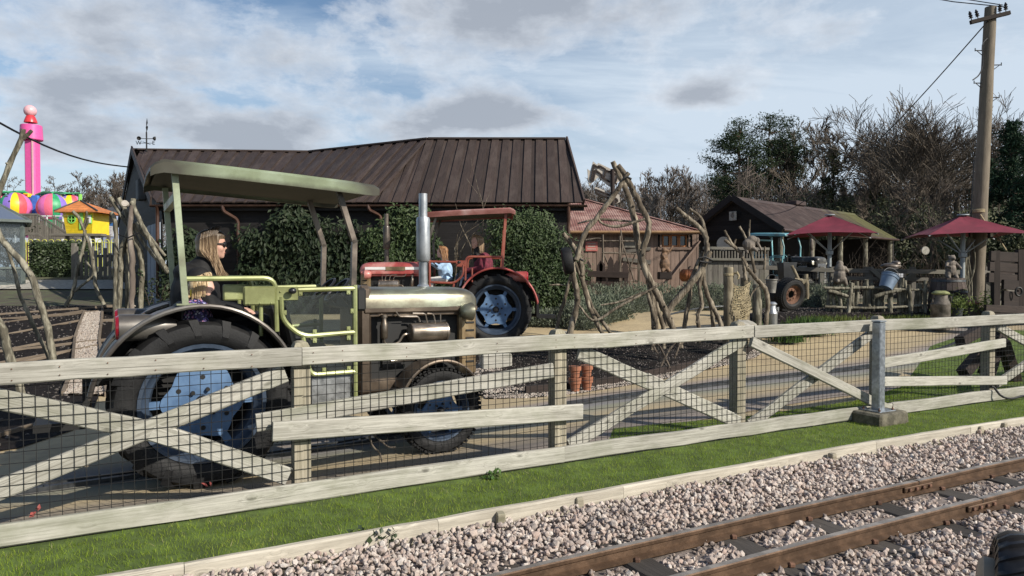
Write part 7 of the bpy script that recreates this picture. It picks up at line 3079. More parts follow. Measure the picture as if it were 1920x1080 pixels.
# low bench-like timber steps in front of the gate
bs = thing('timber_step', 'low long timber step with short legs in front of the hedge and gate', 'step', P(150, 556, 23.5))
for (pa, pb, y) in [((58, 549), (300, 556), 23.5), ((112, 539), (300, 545), 24.6)]:
 plank('tread', P(*pa, y), P(*pb, y), .5, .07, W_STEP, bs, segs=3)
 for k in range(6):
  px = pa[0] + 6 + (pb[0] - pa[0] - 12) * k / 5
  a = P(px, pa[1] + (pb[1] - pa[1]) * k / 5, y)
  obj('leg', MB().box((a.x, a.y, a.z - .18), (.10, .10, .28)), W_STEP, bs)
mb = MB()
a, b = P(30, 566, 22.5), P(310, 566, 22.5)
ribbon('paved_strip', [Vector((a.x - 2, 22.6, 0)), Vector((b.x, 22.6, 0))], [Vector((a.x - 2, 25.5, 0)), Vector((b.x, 25.5, 0))], 20, 8, .03, KERBSTONE)

# yellow hoop fence
hf = thing('hoop_fence', 'pale yellow hoop topped railing in front of the fairground', 'fence', P(138, 500, 31))
x0, x1 = P(40, 460, 31).x, P(222, 460, 31).x
zt, zb = P(130, 449, 31).z, P(130, 500, 31).z
k, x = 0, x0
while x < x1:
 mb = MB()
 mb.tube([(x, 31, zb), (x, 31, zt - .10)] + [(x + .10 - .10 * math.cos(a), 31, zt - .10 + .10 * math.sin(a)) for a in [PI * q / 6 for q in range(1, 6)]] + [(x + .20, 31, zt - .10), (x + .20, 31, zb)], .018, 5)
 obj('hoop', mb, HOOP, hf)
 if k % 4 == 1:
  obj('fence_post', MB().box((x + .3, 31, (zt + zb) / 2), (.07, .07, zt - zb + .05)), WHITE, hf)
 x += .30
 k += 1
obj('top_rail', MB().tube([(x0, 31.03, zt - .14), (x1, 31.03, zt - .14)], .018, 5), HOOP, hf)

# ------------------------------------------------------------------ fairground ride
TY = 52.0
tb = P(62, 372, TY)
tw = thing('balloon_tower_ride', 'tall pink tower ride with green arms and blue carriage at the far left', 'fairground ride', (tb.x, TY, 0))
zt = P(58, 262, TY).z
w = 20 / F * TY
obj('mast', MB().cbox((tb.x, TY, (zt + 1) / 2), (w, w, zt - 1), .12), PINK, tw)
obj('mast_rail', MB().box((tb.x + w * .36, TY - w / 2 - .03, (zt + tb.z) / 2), (.10, .05, zt - tb.z)).box((tb.x - w * .60, TY, (zt + tb.z) / 2), (.05, .05, zt - tb.z)), PALEPINK, tw)
zc = P(58, 236, TY).z
obj('crown_drum', MB().lathe([(.70, zt - .05), (.74, zt), (.69, zc), (.64, zc + .04), (.001, zc + .04)], 32, Matrix.Translation((tb.x - .06, TY, 0))), PINK, tw)
zf = P(58, 230, TY).z
obj('finial_stand', MB().tube([(tb.x - .1, TY, zc), (tb.x - .1, TY, zf + .05)], .16, 10), STEELDK, tw)
obj('finial_skirt', MB().lathe([(.43, zf), (.41, zf + .12), (.30, zf + .42), (.24, zf + .5), (.001, zf + .52)], 24, Matrix.Translation((tb.x - .1, TY, 0))), REDPAINT, tw)
obj('finial_ball', MB().ell((tb.x - .12, TY, zf + .84), (.42, .42, .42), 24, 16), PALEPINK, tw)
zh = P(62, 374, TY).z
obj('carriage', MB().cbox((tb.x - .62, TY - .2, zh - .65), (.55, 1.2, 1.75), .06).cbox((tb.x + .62, TY - .2, zh - .65), (.55, 1.2, 1.75), .06).cbox((tb.x, TY - .5, zh - .1), (.8, .5, .3), .04).cbox((tb.x, TY - .5, zh - 1.1), (.9, .4, .25), .04), RIDEBLUE, tw)
obj('hub_plate', MB().cbox((tb.x, TY - .55, zh + .22), (.42, .5, .28), .04), RIDEYELLOW, tw)
obj('hub_badge', MB().box((tb.x, TY - .83, zh + .24), (.30, .03, .10)), REDPAINT, tw)
cols = [RIDEPINK, RIDEGREEN, RIDEPURPLE, RIDEYELLOW, RIDECORAL, RIDEMAGENTA]
for k, (px, py, Y, rot, lab) in enumerate([(29, 388, 50.6, .3, 'left'), (99, 390, 50.6, 1.6, 'right'), (131, 386, 54.0, .2, 'far right'), (2, 384, 53.5, 2.2, 'far left')]):
 c = P(px, py, Y)
 R = (27 if k < 2 else 22) / F * Y
 g = thing('balloon_gondola', {'left': 'striped balloon gondola left of the pink tower, yellow stripe at its right', 'right': 'striped balloon gondola right of the pink tower with a coral stripe facing front',
        'far right': 'striped balloon gondola half hidden by the orange hut roof', 'far left': 'striped balloon gondola cut by the left edge above the greenhouse'}[lab], 'gondola', (c.x, c.y, c.z - R * 1.4), group='striped balloon gondolas on the tower ride')
 for s in range(12):
  vs, fs = [], []
  for i in range(13):
   a = PI * i / 12
   for j in range(4):
    b = rot + 2 * PI * (s + j / 3) / 12
    vs.append((c.x + R * math.sin(a) * math.cos(b), c.y + R * math.sin(a) * math.sin(b), c.z + R * math.cos(a)))
  for i in range(12):
   for j in range(3):
    q = i * 4 + j
    fs.append((q, q + 4, q + 5, q + 1))
  obj('gore', MB().add(vs, fs), cols[s % 6], g)
 obj('basket', MB().lathe([(.001, -R * 1.42), (R * .42, -R * 1.40), (R * .56, -R * 1.2), (R * .60, -R * .85), (.001, -R * .84)], 20, Matrix.Translation(c)), cols[(k * 3 + 4) % 6], g)
 e = c + Vector((0, 0, R + .05))
 hub = Vector((tb.x, TY, zh + .22))
 arm = MB().tube([hub, hub.lerp(e, .55) + Vector((0, 0, .16)), e], [.10, .09, .07], 8)
 m = hub.lerp(e, .75)
 arm.slab([hub + Vector((0, -.1, .1)), hub + Vector((0, .4, .12)), e + Vector((.6 if px > 60 else -.6, .4, .02)), e + Vector((.8 if px > 60 else -.8, -.15, .0))], (0, 0, .06))
 obj('arm', arm, RIDEGREEN, tw)
pf = thing('ride_platform', 'pale ride platform with white handrails below the balloon gondolas', 'platform', P(70, 470, 49))
zt = P(70, 405, 49).z
obj('deck', MB().box((P(75, 410, 49).x, 51, P(75, 450, 49).z), (7.5, 4, .3)), SIGNWHITE, pf)
for k in range(8):
 x = P(28 + k * 15, 400, 49).x
 obj('rail_post', MB().box((x, 49, zt - .9), (.07, .07, 1.9)), WHITE, pf)
obj('handrail', MB().box((P(80, 400, 49).x, 49, zt), (P(135, 400, 49).x - P(25, 400, 49).x, .07, .07)), WHITE, pf)

# stairs with dark balusters
sr = thing('stair_railing', 'dark timber stair railing coming down from the ride to the yellow hut', 'railing', P(100, 450, 40))
pa, pb = P(70, 402, 40), P(150, 452, 40)
for off in (0, 1.3):
 a, b = pa + Vector((0, off, 0)), pb + Vector((0, off, 0))
 plank('handrail', a, b, .08, .10, W_STEP, sr, segs=2)
 plank('bottom_rail', a - Vector((0, 0, 1.1)), b - Vector((0, 0, 1.1)), .08, .12, W_STEP, sr, segs=2)
 n = 24
 for k in range(n):
  c = a.lerp(b, (k + .5) / n)
  obj('baluster', MB().box((c.x, c.y, c.z - .55), (.05, .05, 1.1)), W_STEP, sr, smooth=0)
a, b = P(20, 402, 40), pa
plank('landing_rail', a, b, .08, .10, W_STEP, sr, segs=2)
plank('landing_rail', a - Vector((0, 0, 1.1)), b - Vector((0, 0, 1.1)), .08, .12, W_STEP, sr, segs=2)
for k in range(18):
 c = a.lerp(b, (k + .5) / 18)
 obj('baluster', MB().box((c.x, c.y, c.z - .55), (.05, .05, 1.1)), W_STEP, sr, smooth=0)
lo = thing('slatted_screen', 'dark upright slat screen under the ride stairs', 'screen', P(90, 470, 41.5))
for k in range(34):
 px = 54 + k * 3.4
 top = P(px, 415 + max(0, (px - 70) * .5), 41.5)
 obj('slat', MB().box((top.x, top.y, (top.z + 1.2) / 2), (.07, .05, max(.3, top.z - 1.2))), W_STEP, lo, smooth=0)

# yellow hut with orange roof
HY = 36.0
hb = P(147, 438, HY)
hut = thing('yellow_hut', 'small yellow boarded hut with orange pyramid roof on legs', 'hut', (hb.x, HY, 1.2))
wl, wr = P(118, 400, HY).x, P(176, 400, HY).x
zb, zt = P(147, 438, HY).z, P(147, 398, HY).z
nb = 12
for k in range(nb):
 z0, z1 = zb + (zt - zb) * k / nb, zb + (zt - zb) * (k + 1) / nb
 ins0, ins1 = .10 * (1 - k / nb) * 2, .10 * (1 - (k + 1) / nb) * 2
 obj('wall_board', MB().slab([(wl + ins0, HY, z0), (wr - ins0 * .4, HY, z0), (wr - ins1 * .4, HY - .03, z1 - .01), (wl + ins1, HY - .03, z1 - .01)], (0, -.04, 0)), W_YELLOW, hut, smooth=0)
obj('hut_body', MB().box(((wl + wr) / 2 + .05, HY + .85, (zb + zt) / 2), (wr - wl - .4, 1.55, zt - zb)), RIDEYELLOW, hut, smooth=0)
ra = P(150, 377, HY + .8)
cs = [(wl - .25, HY - .3), (wr + .35, HY - .3), (wr + .35, HY + 2), (wl - .25, HY + 2)]
rows = 6
for s in range(4):
 a, b = cs[s], cs[(s + 1) % 4]
 for k in range(rows):
  f0, f1 = k / rows, (k + 1) / rows
  q = []
  for (pp_, f) in ((a, f0), (b, f0), (b, f1), (a, f1)):
   z = zt - .02 + (ra.z - zt) * f
   q.append(Vector((pp_[0] + (ra.x - pp_[0]) * f, pp_[1] + (ra.y - pp_[1]) * f, z)))
  obj('shingle_row', MB().slab(q, (0, 0, .05)), ORANGEROOF, hut, smooth=0)
for c in cs[:2]:
 obj('hip_trim', MB().tube([Vector((c[0], c[1], zt + .06)), ra + Vector((0, 0, .06))], .04, 6), SLATE, hut)
obj('roof_knob', MB().tube([ra, ra + Vector((.02, 0, .35))], .09, 8), HUTGREEN, hut)
c = P(135, 411, HY - .06)
rw = obj('round_window', MB().lathe([(.001, 0), (.20, 0), (.22, .03), (.16, .035), (.15, .01)], 20, frame(c, (1, 0, 0), (0, -1, 0))), HUTGREEN, hut)
obj('window_pane', MB().lathe([(.001, .02), (.155, .02)], 20, frame(c, (1, 0, 0), (0, -1, 0))), BLACK, rw)
obj('window_cross', MB().box(c + Vector((0, -.04, 0)), (.32, .02, .04)).box(c + Vector((0, -.042, 0)), (.04, .02, .32)), HUTGREEN, rw)
obj('corner_post', MB().box((P(154, 410, HY).x, HY - .08, (zb + zt) / 2 + .1), (.18, .06, zt - zb - .2)), HUTGREEN, hut)
c = P(167, 411, HY - .06)
w2 = obj('square_window', MB().cbox(c, (.30, .06, .46), .02), HUTGREEN, hut)
obj('curtain', MB().box(c + Vector((0, -.035, 0)), (.22, .02, .36)), WHITE, w2)
for px in (124, 172):
 for yy in (HY + .1, HY + 1.5):
  obj('leg', MB().box((P(px, 440, HY).x, yy, (zb + 1) / 2), (.14, .14, zb - 1)), W_STEP, hut)
plank('hut_deck', Vector((wl - .4, HY - .2, zb - .08)), Vector((wr + .6, HY - .2, zb - .08)), .5, .12, W_STEP, hut, segs=2)
# blue notice cabin
cb = P(203, 445, 38)
cab = thing('notice_cabin', 'pale blue cabin with a blue and white notice and slate roof', 'cabin', (cb.x, 38, 1.3))
w, zt = 26 / F * 38, P(203, 402, 38).z
for k in range(6):
 x = cb.x - w / 2 + w * k / 6
 obj('wall_board', MB().box((x + w / 12, 38, (zt + 1.3) / 2), (w / 6 - .012, .06, zt - 1.3)), CABINBLUE, cab, smooth=0)
obj('cabin_body', MB().box((cb.x, 38.9, (zt + 1.3) / 2), (w * .98, 1.7, zt - 1.3)), CABINBLUE, cab, smooth=0)
obj('roof', MB().slab([(cb.x - w * .62, 37.7, zt), (cb.x + w * .62, 37.7, zt), (cb.x, 38.9, zt + .55)], (0, 0, .04)).slab([(cb.x - w * .62, 37.7, zt), (cb.x, 38.9, zt + .55), (cb.x - w * .62, 40.1, zt)], (0, 0, .04)).slab([(cb.x + w * .62, 37.7, zt), (cb.x, 38.9, zt + .55), (cb.x + w * .62, 40.1, zt)], (0, 0, .04)), SLATE, cab, smooth=0)
nz = P(203, 430, 38).z
nt = obj('notice', MB().box((cb.x, 37.945, nz - .02), (.60, .03, .72)), SIGNWHITE, M=None, label='white notice with a blue heading on the pale blue cabin', cat='sign')
obj('heading_band', MB().box((cb.x, 37.925, nz + .26), (.60, .012, .16)), SIGNBLUE, nt)
for k in range(5):
 obj('text_line', MB().box((cb.x - .03 * (k % 2), 37.925, nz + .10 - .09 * k), (.46 - .06 * (k % 2), .012, .035)), plain('pale_mauve_print', (.40, .38, .52), .6), nt)
obj('trim_band', MB().box((cb.x, 37.955, P(203, 418, 38).z), (w, .03, .07)), SIGNWHITE, cab)
# overhead cable on the left
a, b = P(-140, 148, 12), P(240, 313, 22.5)
mb = MB().tube([a.lerp(b, k / 14) - Vector((0, 0, .35 * math.sin(PI * k / 14))) for k in range(15)], .022, 6)
obj('overhead_cable', mb, CABLE, label='black overhead cable running down to the gable of the dark building', cat='cable')

# ------------------------------------------------------------------ crooked branch frames on the soil island
GF = 'rustic frames of crooked branches'
FY = 12.0


def zz(lst, s, ox, oy):
 return [(ox + x / s, oy + y / s) for (x, y) in lst]


af = thing('branch_sculpture', 'tall tripod of crooked branches with a hanging tyre on the soil island', 'branch frame', (P(1180, 600, FY).x, FY, H(2, FY)), group=GF)
Z6 = lambda *l: zz(l, 3.085, 1020, 290)
for pts, w, dy in [(Z6((395, 40), (470, 190), (520, 350), (535, 470), (560, 590), (600, 700), (630, 860), (640, 1010), (655, 1130)), .082, .10),
    (Z6((430, 60), (480, 140), (545, 270), (600, 380), (605, 440), (570, 560), (575, 640), (620, 740), (680, 860), (760, 1040), (790, 1120)), .075, -.10),
    (Z6((490, 105), (400, 240), (300, 370), (240, 450), (200, 550), (185, 610)), .062, -.22),
    (Z6((110, 455), (190, 560), (212, 620), (222, 700)), .062, 0), (Z6((165, 620), (170, 700), (190, 800), (190, 880), (150, 1030), (130, 1090)), .075, -.1),
    (Z6((180, 590), (130, 800), (90, 930), (70, 1030), (55, 1090)), .045, .1), (Z6((180, 620), (230, 760), (260, 880), (330, 1020), (370, 1100)), .052, 0),
    (Z6((200, 620), (250, 800), (290, 900), (380, 1025), (420, 1100)), .042, .15), (Z6((640, 740), (650, 860), (690, 1010), (690, 1120)), .055, .2),
    (Z6((670, 790), (700, 900), (770, 1050)), .042, .25), (Z6((600, 800), (625, 900), (650, 1010), (620, 1130)), .05, -.2)]:
 stick(af, pxs(FY + dy, *pts), [w * .58, w * .70, w * .74], B_STICK)
for pts, w, dy in [(Z6((195, 398), (300, 375), (420, 380), (515, 388)), .030, .05), (Z6((300, 352), (340, 400), (430, 415), (585, 372)), .036, -.18), (Z6((200, 870), (290, 960), (430, 880), (600, 790), (685, 742)), .036, -.25),
    (Z6((330, 870), (440, 850), (560, 800)), .026, -.2), (Z6((30, 755), (80, 752), (135, 758)), .022, 0)]:
 stick(af, pxs(FY + dy, *pts), [w * .45, w * .75, w * .5], B_STICK, 'cross_branch')
obj('wire_tie', MB().tube(pxs(FY - .28, (1168, 336), (1176, 332), (1184, 336)), .02, 6).tube(pxs(FY - .16, (1070, 487), (1082, 483), (1094, 489)), .02, 6), BLACK, af)
ht = P(1064, 489, FY - .05)
mb = MB().lathe([(.13, -.07), (.17, -.085), (.215, -.075), (.228, -.05), (.228, .05), (.215, .075), (.17, .085), (.13, .07)], 32, Matrix.Translation(ht) @ Matrix.Rotation(PI / 2 - .15, 4, 'Y'), closed=True)
obj('car_tyre', mb, RUBBER, label='black car tyre hung on the left leg of the tall branch tripod', cat='tyre')

bf = thing('branch_sculpture', 'leaning frame of crooked branches tied at the top, right of the tall tripod', 'branch frame', (P(1300, 600, FY).x, FY + .6, H(3, FY)), group=GF)
for pts, w, dy in [(Z6((765, 308), (840, 372), (930, 460), (942, 545), (935, 600)), .062, 0), (Z6((840, 312), (910, 372), (942, 500)), .045, .1), (Z6((962, 560), (900, 680), (820, 780), (720, 900), (705, 990)), .085, -.15),
    (Z6((920, 560), (860, 700), (840, 830), (810, 1000), (800, 1090)), .055, .1), (Z6((935, 600), (900, 760), (915, 870), (890, 920), (897, 1010), (897, 1100)), .05, -.05),
    (Z6((920, 640), (935, 780), (1000, 930), (1040, 1030)), .06, 0), (Z6((930, 740), (970, 900), (982, 1050)), .05, .12)]:
 stick(bf, pxs(FY + .8 + dy, *pts), [w * .55, w * .72, w * .74], B_STICK)
obj('wire_tie', MB().tube(pxs(FY + .55, (1310, 484), (1322, 482), (1336, 488)), .018, 6).tube(pxs(FY + .55, (1312, 490), (1322, 492), (1334, 492)), .018, 6), BLACK, bf)
cf = thing('branch_sculpture', 'thin forked branch frame with a carved animal on top, left of the dark old tractor', 'branch frame', (P(1436, 605, 13.6).x, 13.6, H(4, 13.6)), group=GF)
Z7 = lambda *l: zz(l, 4.0, 1300, 360)
for pts, w in [(Z7((235, 360), (330, 430), (370, 490), (400, 560), (470, 650), (540, 730), (560, 830), (545, 1000), (545, 1080)), .055), (Z7((235, 288), (285, 385), (302, 410)), .035), (Z7((320, 352), (300, 408)), .025),
   (Z7((368, 488), (380, 570), (392, 660)), .045), (Z7((345, 258), (400, 360), (430, 450), (462, 610)), .035), (Z7((425, 208), (415, 345)), .025), (Z7((535, 410), (538, 500), (530, 580)), .03),
   (Z7((545, 690), (500, 700), (440, 760), (420, 820)), .022)]:
 stick(cf, pxs(13.6, *pts), [w * .55, w * .75, w * .8], B_STICK)

# roots / twigs on the island
rt = thing('twig_cluster', 'small pale twigs hanging over the soil in front of the tall tripod', 'twigs', P(1245, 680, 11.6))
for pts in [((1228, 640), (1240, 655), (1256, 690)), ((1268, 640), (1252, 660), (1238, 690)), ((1222, 640), (1228, 655), (1234, 664)), ((1275, 640), (1268, 662), (1266, 672))]:
 stick(rt, pxs(11.4, *pts), [.016, .02, .014], B_TWIG, 'twig', 6)
fw = thing('dead_twig', 'pale broken twig hanging in the wire mesh between the two tyres', 'twig', fence_at(710)[0] + Vector((0, 0, .3)))
for pts in [((692, 818), (700, 838), (712, 850), (716, 866)), ((700, 816), (716, 828), (728, 838), (742, 838)), ((714, 828), (728, 826))]:
 stick(fw, [fpt(x, y, -.05) for x, y in pts], [.008, .007, .005], B_TWIG, 'twig', 6, knots=False)

# weathered arrow sign
ag = thing('arrow_sign', 'weathered pale arrow shaped board sign on a dark pole above the shed roof', 'sign', P(1148, 500, 34))
SY = 34.0
ZS = lambda *l: zz(l, 9.82, 1080, 290)


def flat_poly(name, pts, y, th, mat, parent):
 V = [P(px, py, y) for px, py in pts]
 return obj(name, MB().slab(V, (0, th, 0)), mat, parent, smooth=0)


obj('pole', MB().tube([P(1148, 500, SY), P(1149, 400, SY), P(1148.5, 317, SY)], [.11, .10, .095], 12), W_CRATE, ag)
flat_poly('sign_board', ZS((210, 262), (265, 300), (315, 122), (385, 182), (410, 150), (640, 262), (790, 320), (815, 480), (720, 545), (640, 590), (600, 575), (412, 415), (242, 575), (222, 440)), SY + .12, .10, W_SIGN, ag)
flat_poly('lower_board', ZS((350, 592), (620, 690), (800, 735), (812, 870), (745, 900), (590, 820), (338, 720)), SY + .12, .10, W_SIGN, ag)
for l in [((335, 175), (280, 470), (318, 488), (360, 280), (480, 378), (470, 408), (620, 500)), ((345, 200), (418, 240), (428, 195)), ((440, 208), (548, 275), (518, 412)), ((560, 290), (625, 318)), ((705, 350), (778, 355), (735, 490), (700, 515), (760, 545)),
  ((372, 630), (362, 700), (600, 800)), ((385, 650), (620, 745)), ((700, 790), (765, 830), (760, 870), (700, 855))]:
 q = [P(px, py, SY + .09) for px, py in zz(l, 9.82, 1080, 290)]
 mb = MB()
 for a, b in zip(q, q[1:]):
  mb.beam(a, b, .075, .07)
 obj('carved_stroke', mb, W_CRATE, ag, smooth=0)

# ------------------------------------------------------------------ hedges of lavender and stones
def lav_hedge(label, line, hgt, wid, n, seed, mat=L_LAV, kind='lavender_hedge', cat='hedge', leafs=.075):
 L = resample(line, 40)
 t = thing(kind, label, cat, (L[20].x, L[20].y, H(L[20].x, L[20].y)))
 r = np.random.RandomState(seed)
 u = r.uniform(0, 38.99, n)
 i = u.astype(int)
 f = (u - i)[:, None]
 A = poly_np(L)
 c = A[i] * (1 - f) + A[i + 1] * f
 d = A[i + 1] - A[i]
 d /= np.linalg.norm(d, axis=1, keepdims=True)
 nn = np.stack([-d[:, 1], d[:, 0]], 1)
 a = r.uniform(0, PI, n)
 lump = 1 + .14 * np.sin(u * 1.7 + seed) + .10 * np.sin(u * 4.1)
 rad = r.uniform(.80, 1.05, n) * lump
 endk = np.minimum(1, np.minimum(u, 39 - u) / 2.0) ** .5
 p2 = c + nn * (np.cos(a) * wid / 2 * rad * endk)[:, None]
 z = np.array([H(x, y) for x, y in c]) + np.sin(a) * hgt * rad * endk
 nrm = np.stack([nn[:, 0] * np.cos(a), nn[:, 1] * np.cos(a), np.sin(a) + .3], 1)
 V, Q = leaf_mesh(np.stack([p2[:, 0], p2[:, 1], z], 1), leafs, nrm=None, jitter=1, droop=0, aspect=4.5, seed=seed)
 # point the spikes outwards
 V = V.reshape(-1, 4, 3)
 t_ = nrm + r.normal(size=nrm.shape) * .45
 t_ /= np.linalg.norm(t_, axis=1, keepdims=True)
 w = np.cross(t_, r.normal(size=nrm.shape))
 w /= np.linalg.norm(w, axis=1, keepdims=True)
 s = leafs * r.uniform(.6, 1.3, (n, 1))
 b = V[:, 0]
 V = np.stack([b, b + t_ * s * .5 + w * s * .14, b + t_ * s, b + t_ * s * .5 - w * s * .14], 1).reshape(-1, 3)
 fast_mesh('foliage', V, Q, mat, t)
 mb = MB()
 m = 7
 vs = []
 for k, p in enumerate(L):
  q = (L[min(k + 1, 39)] - L[max(k - 1, 0)]).normalized()
  nv = Vector((-q.y, q.x, 0))
  e = min(1, min(k, 39 - k) / 2.0) ** .5
  for j in range(m):
   an = PI * j / (m - 1)
   vs.append(Vector((p.x, p.y, H(p.x, p.y) - .03)) + nv * math.cos(an) * wid * .42 * e + Vector((0, 0, math.sin(an) * hgt * .84 * e)))
 mb.add(vs, [(k * m + j, k * m + j + 1, (k + 1) * m + j + 1, (k + 1) * m + j) for k in range(39) for j in range(m - 1)])
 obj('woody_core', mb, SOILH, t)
 return t


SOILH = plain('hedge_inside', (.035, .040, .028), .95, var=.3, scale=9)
lav_hedge('long grey green lavender hedge in front of the red roofed shed', [(1.5, 17.3), (2.6, 18.4), (3.6, 19.4), (5.4, 20.0), (7.4, 20.2), (9.6, 20.4)], .62, .95, 22000, 1)
lav_hedge('dark lavender mound between the ivy corner and the tall branch tripod', [(1.15, 15.3), (1.6, 15.9), (2.05, 16.5), (2.5, 17.0)], .46, .95, 9000, 2)
lav_hedge('low lavender strip behind the red tractor wheel at the ivy foot', [(.15, 15.9), (.6, 15.8), (1.0, 15.75), (1.5, 15.8)], .30, .6, 4200, 3)
lav_hedge('small round grey green bush between the rusty wheel and the rustic fence', [(7.9, 18.6), (8.2, 18.6), (8.5, 18.6), (8.85, 18.6)], .62, .8, 3600, 4)
for k, (px, py, r0) in enumerate([(1112, 578, .30), (1130, 582, .26), (1098, 588, .22)]):
 g = G(px, py)
 mb = MB().ell(g + Vector((0, 0, r0 * .4)), (r0 * 1.3, r0, r0 * .7), 10, 7)
 mb.v = [tuple(Vector(v) + Vector((rnd.gauss(0, .02), rnd.gauss(0, .02), rnd.gauss(0, .02)))) for v in mb.v]
 obj('boulder', mb, plain('dark_boulder', (.07, .068, .062), .9, var=.35, bump=.6), label=['largest dark boulder at the hedge foot by the branch tripod', 'dark boulder right of the largest one by the branch tripod', 'small dark boulder left of the largest one by the branch tripod'][k], cat='boulder')
for k, (px, py, r0, lb) in enumerate([(1055, 631, .16, 'rounded pale stone just behind the fence left of the tripod'), (1395, 612, .18, 'grey stone at the foot of the roped post')]):
 g = P(px, py, 12.4)
 mb = MB().ell((g.x, 12.4, g.z), (r0 * 1.25, r0, r0 * .6), 12, 8)
 mb.v = [tuple(Vector(v) + Vector((rnd.gauss(0, .008), rnd.gauss(0, .008), rnd.gauss(0, .008)))) for v in mb.v]
 obj('stone', mb, KERBSTONE, label=lb, cat='stone')

# terracotta pots and block behind the fence
for k, (px, py, Y, lb) in enumerate([(1100, 716, 9.9, 'terracotta pot standing upside down behind the fence post'), (1078, 720, 9.8, 'second terracotta pot half hidden by the fence post')]):
 g = P(px, py, Y)
 c = Vector((g.x, Y, H(g.x, Y) + .03))
 obj('terracotta_pot', MB().lathe([(.06, 0), (.072, .10), (.086, .105), (.09, .18), (.08, .185), (.07, .12)], 24, Matrix.Translation(c)).lathe([(.06, .19), (.07, .28), (.086, .285), (.086, .34), (.07, .34)], 24, Matrix.Translation(c)), TERRA, label=lb, cat='pot')
g = G(930, 688)
obj('timber_block', MB().cbox((0, 0, .13), (.50, .26, .26), .02), W_FENCE, M=Matrix.Translation((g.x, g.y - .25, g.z)) @ Matrix.Rotation(.25, 4, 'Z'), label='squared pale timber block lying on gravel behind the fence', cat='block')
g = G(922, 716)
obj('timber_stump', MB().cbox((0, 0, .06), (.3, .2, .18), .02), W_CRATE, M=Matrix.Translation((g.x, g.y, g.z)), label='dark timber stub in front of the pale block', cat='block')

# things along the shed wall
pk = thing('picket_fence', 'dark stained picket panel with pointed tops in front of the red roofed shed', 'fence', P(1140, 545, 21.5))
for k, (px, pt, lean) in enumerate([(1103, 488, 0), (1122, 488, 4), (1131, 487, -3), (1145, 480, 0), (1155, 487, 2), (1172, 488, 0)]):
 a, b = P(px - lean * .3, 545, 21.3), P(px + lean, pt, 21.3)
 Mx, L = axes(a, b, (0, -1, 0))
 w = .085
 obj('picket', MB().prism([(0, -w), (L - .16, -w), (L, 0), (L - .16, w), (0, w)], -.015, .015), W_DARKPICKET, pk, M=Mx, smooth=0)
plank('picket_rail', P(1097, 513, 21.2), P(1178, 516, 21.2), .04, .18, W_DARKPICKET, pk)
tr = thing('stick_trellis', 'ladder like trellis of thin sticks leaning on the shed wall', 'trellis', P(1160, 545, 23.6))
for pts, w in [([(1130, 545), (1130, 440)], .05), ([(1162, 540), (1162, 442)], .05), ([(1198, 540), (1198, 446)], .05), ([(1125, 452), (1200, 452)], .035), ([(1128, 474), (1200, 476)], .035), ([(1130, 500), (1198, 502)], .03), ([(1176, 528), (1200, 526)], .03),
   ([(1152, 545), (1166, 470), (1164, 432)], .035), ([(1164, 450), (1178, 490), (1192, 540)], .03), ([(1130, 470), (1142, 500), (1152, 520)], .03), ([(1195, 470), (1182, 500), (1176, 530)], .03), ([(1098, 450), (1118, 447), (1132, 448)], .03)]:
 stick(tr, pxs(23.6, *pts), [w, w * .8], B_TWIG if w < .05 else B_TREE, 'stick', 6, knots=False)
cr = P(1246, 524, 22.6)
obj('crate_plinth', MB().cbox((cr.x, 22.6, cr.z + .12), (.40, .36, .24), .02), W_CRATE, label='small wooden plinth under the carved otter by the shed', cat='plinth')


def carved(label, cat, M, shapes, mat, voxel=.014):
 mb = MB()
 for s in shapes:
  if s[0] == 'e':
   mb.ell(s[1], s[2], 12, 8, Matrix.Rotation(s[3], 3, 'Y') if len(s) > 3 else None)
  else:
   limb(mb, s[1], s[2], 10)
 me = fuse(mb, voxel, 3)
 me.materials.clear()
 me.materials.append(mat)
 o = bpy.data.objects.new('carved_animal', me)
 link(o, None, M)
 return tag(o, label, cat, 'carved wooden animals')


bear_shapes = [('e', (0, 0, .30), (.17, .16, .24)), ('e', (0, 0, .50), (.15, .13, .16)), ('e', (.02, -.02, .70), (.115, .11, .11)), ('e', (.03, -.11, .68), (.06, .07, .05)), ('e', (-.08, 0, .78), (.035, .025, .035)), ('e', (.10, 0, .78), (.035, .025, .035)),
   ('l', [(-.13, -.02, .54), (-.20, -.08, .42), (-.12, -.16, .40)], [.06, .05, .045]), ('l', [(.13, -.02, .54), (.21, -.06, .44), (.24, -.14, .36)], [.06, .05, .045]), ('l', [(-.10, -.02, .2), (-.13, -.07, .08), (-.13, -.14, .03)], [.10, .08, .055]), ('l', [(.10, -.02, .2), (.13, -.07, .08), (.13, -.14, .03)], [.10, .08, .055])]
carved('carved otter rearing on its plinth against the shed wall with arm raised', 'carving', Matrix.Translation((cr.x, 22.6, cr.z + .24)) @ Matrix.Scale(1.0, 4),
 [('e', (0, 0, .24), (.17, .15, .24)), ('e', (-.02, 0, .48), (.12, .11, .18)), ('e', (-.02, -.02, .68), (.09, .09, .10)), ('e', (.05, -.05, .67), (.06, .05, .045)), ('l', [(.06, 0, .56), (.16, -.02, .68), (.24, -.02, .80)], [.05, .04, .035]), ('l', [(-.08, -.04, .54), (-.04, -.14, .44)], [.045, .035]), ('l', [(-.05, -.05, .08), (-.1, -.16, .03)], [.08, .05]), ('l', [(.08, -.05, .08), (.1, -.16, .03)], [.08, .05]), ('l', [(.0, .1, .08), (.22, .14, .04)], [.07, .03])], CARVEDBROWN)
pm = P(1290, 522, 23.5)
mb = MB()
for k in range(12):
 a = 2 * PI * k / 12
 mb.ell((pm.x + .15 * math.cos(a), 23.5 + .15 * math.sin(a), pm.z + .10), (.14, .14, .21), 10, 8)
